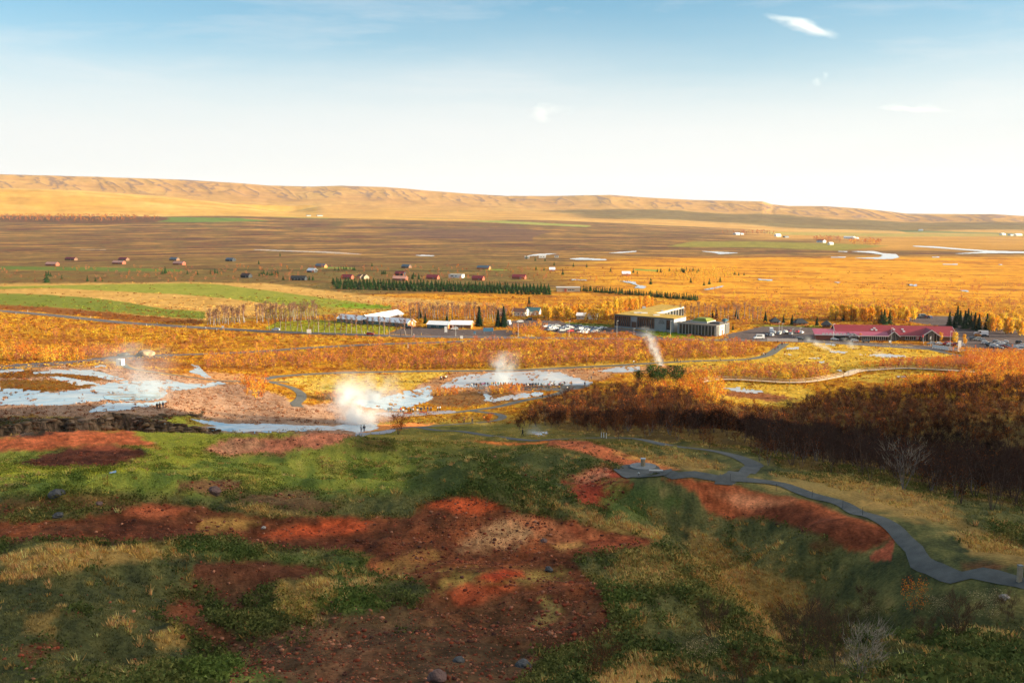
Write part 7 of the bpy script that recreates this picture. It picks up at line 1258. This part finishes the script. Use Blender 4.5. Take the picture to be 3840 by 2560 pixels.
boulder(548,1334,4.5,pm('gravel_heap_brown', (.33,.24,.15), .95, .3),'brown gravel heap beside the service road',20,.38,'gravel_heap'); boulder(460,1336,3.2,grk,'low dark gravel heap left of the brown one',21,.3,'gravel_heap')

# ------------------------------------------------------------------ clouds: small ones in view, broad ones off to the right that shade the far slopes
def cloudmesh(name, loc, sx, sy, sz, seed, label, group=None):
    bm = bmesh.new(); g_ = np.random.default_rng(seed)
    for k in range(16):
        t = (k+.5)/16*2-1; m_ = Matrix.Translation((t*sx*.85, (g_.random()-.5)*sy*1.1, (g_.random()-.3)*sz*.5)) @ Matrix.Diagonal((sx*(.16+.16*g_.random()), sy*(.35+.3*g_.random()), sz*(.4+.5*g_.random())*(1-t*t*.6), 1))
        bmesh.ops.create_icosphere(bm, subdivisions=3, radius=1, matrix=m_)
    co = np.array([v.co for v in bm.verts]); n = fbm(co[:, 0]/sx*7+seed, co[:, 1]/sy*3+co[:, 2]/sz*3, 4, 1)
    for v, k in zip(bm.verts, n): v.co *= (1+.18*k)
    me = bpy.data.meshes.new(name); bm.to_mesh(me); bm.free(); me.polygons.foreach_set('use_smooth', [True]*len(me.polygons)); me.materials.append(mat('cloud_white', (.8,.8,.8), 1., var=.02, trans=.5)); o = bpy.data.objects.new(name, me); COL.objects.link(o); o.location = loc; return tag(o, label, 'cloud', group)
def shade_cloud(px, py, sx, sy, seed, alt=1500.):
    T = hit(px, py); t = (alt-T.z)/SDIR.z; p = Vector(T)+SDIR*t; cloudmesh('cloud', p, sx, sy, 130, seed, 'broad low cloud drifting far off to the right, shading the distant slopes', 'clouds off to the right')
shade_cloud(2620, 812, 900, 500, 31); shade_cloud(3250, 835, 900, 500, 32); shade_cloud(3700, 850, 1100, 800, 33)
def wisp(px, py, dist, w, h, rot, dens, seed, label):
    a_, t_ = pixdir(px, py); a_ = float(a_); p = Vector((dist*math.sin(a_), dist*math.cos(a_), CAMZ-dist*float(t_))); s = dist/F; w *= s; h *= s
    bm = bmesh.new(); bmesh.ops.create_cube(bm, size=2)
    for v in bm.verts: v.co = Vector((v.co.x*w*.75, v.co.y*h*.8, v.co.z*h*.8))
    me = bpy.data.meshes.new('cloud'); bm.to_mesh(me); bm.free(); o = bpy.data.objects.new('cloud', me); COL.objects.link(o); o.location = p; o.rotation_euler = (0, R(rot), -a_)
    m = bpy.data.materials.new('cloud_vapour_%d' % seed); m.use_nodes = True; nt = m.node_tree; nt.nodes.clear(); N = nt.nodes.new; L = nt.links.new
    def M(op, a, b_=None, c=None, cl=False):
        n = N('ShaderNodeMath'); n.operation = op; n.use_clamp = cl
        for k, v in enumerate((a, b_, c)):
            if v is None: continue
            if isinstance(v, (int, float)): n.inputs[k].default_value = v
            else: L(v, n.inputs[k])
        return n.outputs[0]
    out = N('ShaderNodeOutputMaterial'); pv = N('ShaderNodeVolumePrincipled'); L(pv.outputs[0], out.inputs['Volume']); pv.inputs['Color'].default_value = (1, 1, 1, 1)
    tc = N('ShaderNodeTexCoord'); mp = N('ShaderNodeMapping'); mp.inputs['Location'].default_value = (seed*3.3, seed*7.7, 0); mp.inputs['Scale'].default_value = (1.6/w, .9/h, .9/h); L(tc.outputs['Object'], mp.inputs[0])
    nz = N('ShaderNodeTexNoise'); nz.inputs['Scale'].default_value = 1; nz.inputs['Detail'].default_value = 6; nz.inputs['Roughness'].default_value = .58; L(mp.outputs[0], nz.inputs['Vector']); cs = N('ShaderNodeSeparateColor'); L(nz.outputs['Color'], cs.inputs[0])
    sp = N('ShaderNodeSeparateXYZ'); L(tc.outputs['Object'], sp.inputs[0]); dx = M('ADD', M('DIVIDE', sp.outputs[0], w*.6), M('MULTIPLY_ADD', cs.outputs[0], .8, -.4)); dz = M('ADD', M('DIVIDE', sp.outputs[2], h*.5), M('MULTIPLY_ADD', cs.outputs[1], 3.2, -1.6)); dy = M('DIVIDE', sp.outputs[1], h*.7)
    rr = M('SQRT', M('ADD', M('ADD', M('MULTIPLY', dx, dx), M('MULTIPLY', dz, dz)), M('MULTIPLY', dy, dy))); core = M('SUBTRACT', 1.0, rr, cl=True)
    L(M('MULTIPLY', M('MULTIPLY', core, M('MULTIPLY_ADD', nz.outputs[0], 7.0, -3.3, cl=True)), dens*.38/h), pv.inputs['Density']); me.materials.append(m); return tag(o, label, 'cloud')
wisp(3010, 100, 16000, 250, 42, 17, 4.5, 1, 'bright ragged wisp of cloud high at the upper right'); wisp(2065, 420, 16000, 180, 55, -10, 1.6, 2, 'soft rounded white cloud near the centre of the sky'); wisp(3440, 405, 16000, 230, 36, 5, 1.4, 3, 'flat faint cream cloud at the right'); wisp(3080, 295, 16000, 60, 40, -25, 1.2, 4, 'tiny puff of cloud below the bright wisp')

# ------------------------------------------------------------------ air: a closed box of thin haze round the whole scene
hz = MB().box(-16500, 16500, -15500, 16500, -700, 640).obj('haze', mat('haze_air', (.8,.8,.8))); tag(hz, kind='stuff'); hzm = bpy.data.materials.new('thin_haze'); hzm.use_nodes = True; nt = hzm.node_tree; nt.nodes.clear()
o_ = nt.nodes.new('ShaderNodeOutputMaterial'); v_ = nt.nodes.new('ShaderNodeVolumePrincipled'); v_.inputs['Color'].default_value = (.82, .9, 1, 1); v_.inputs['Density'].default_value = 1.9e-5; v_.inputs['Anisotropy'].default_value = .2; nt.links.new(v_.outputs[0], o_.inputs['Volume']); hz.data.materials.clear(); hz.data.materials.append(hzm); hz.display_type = 'WIRE'
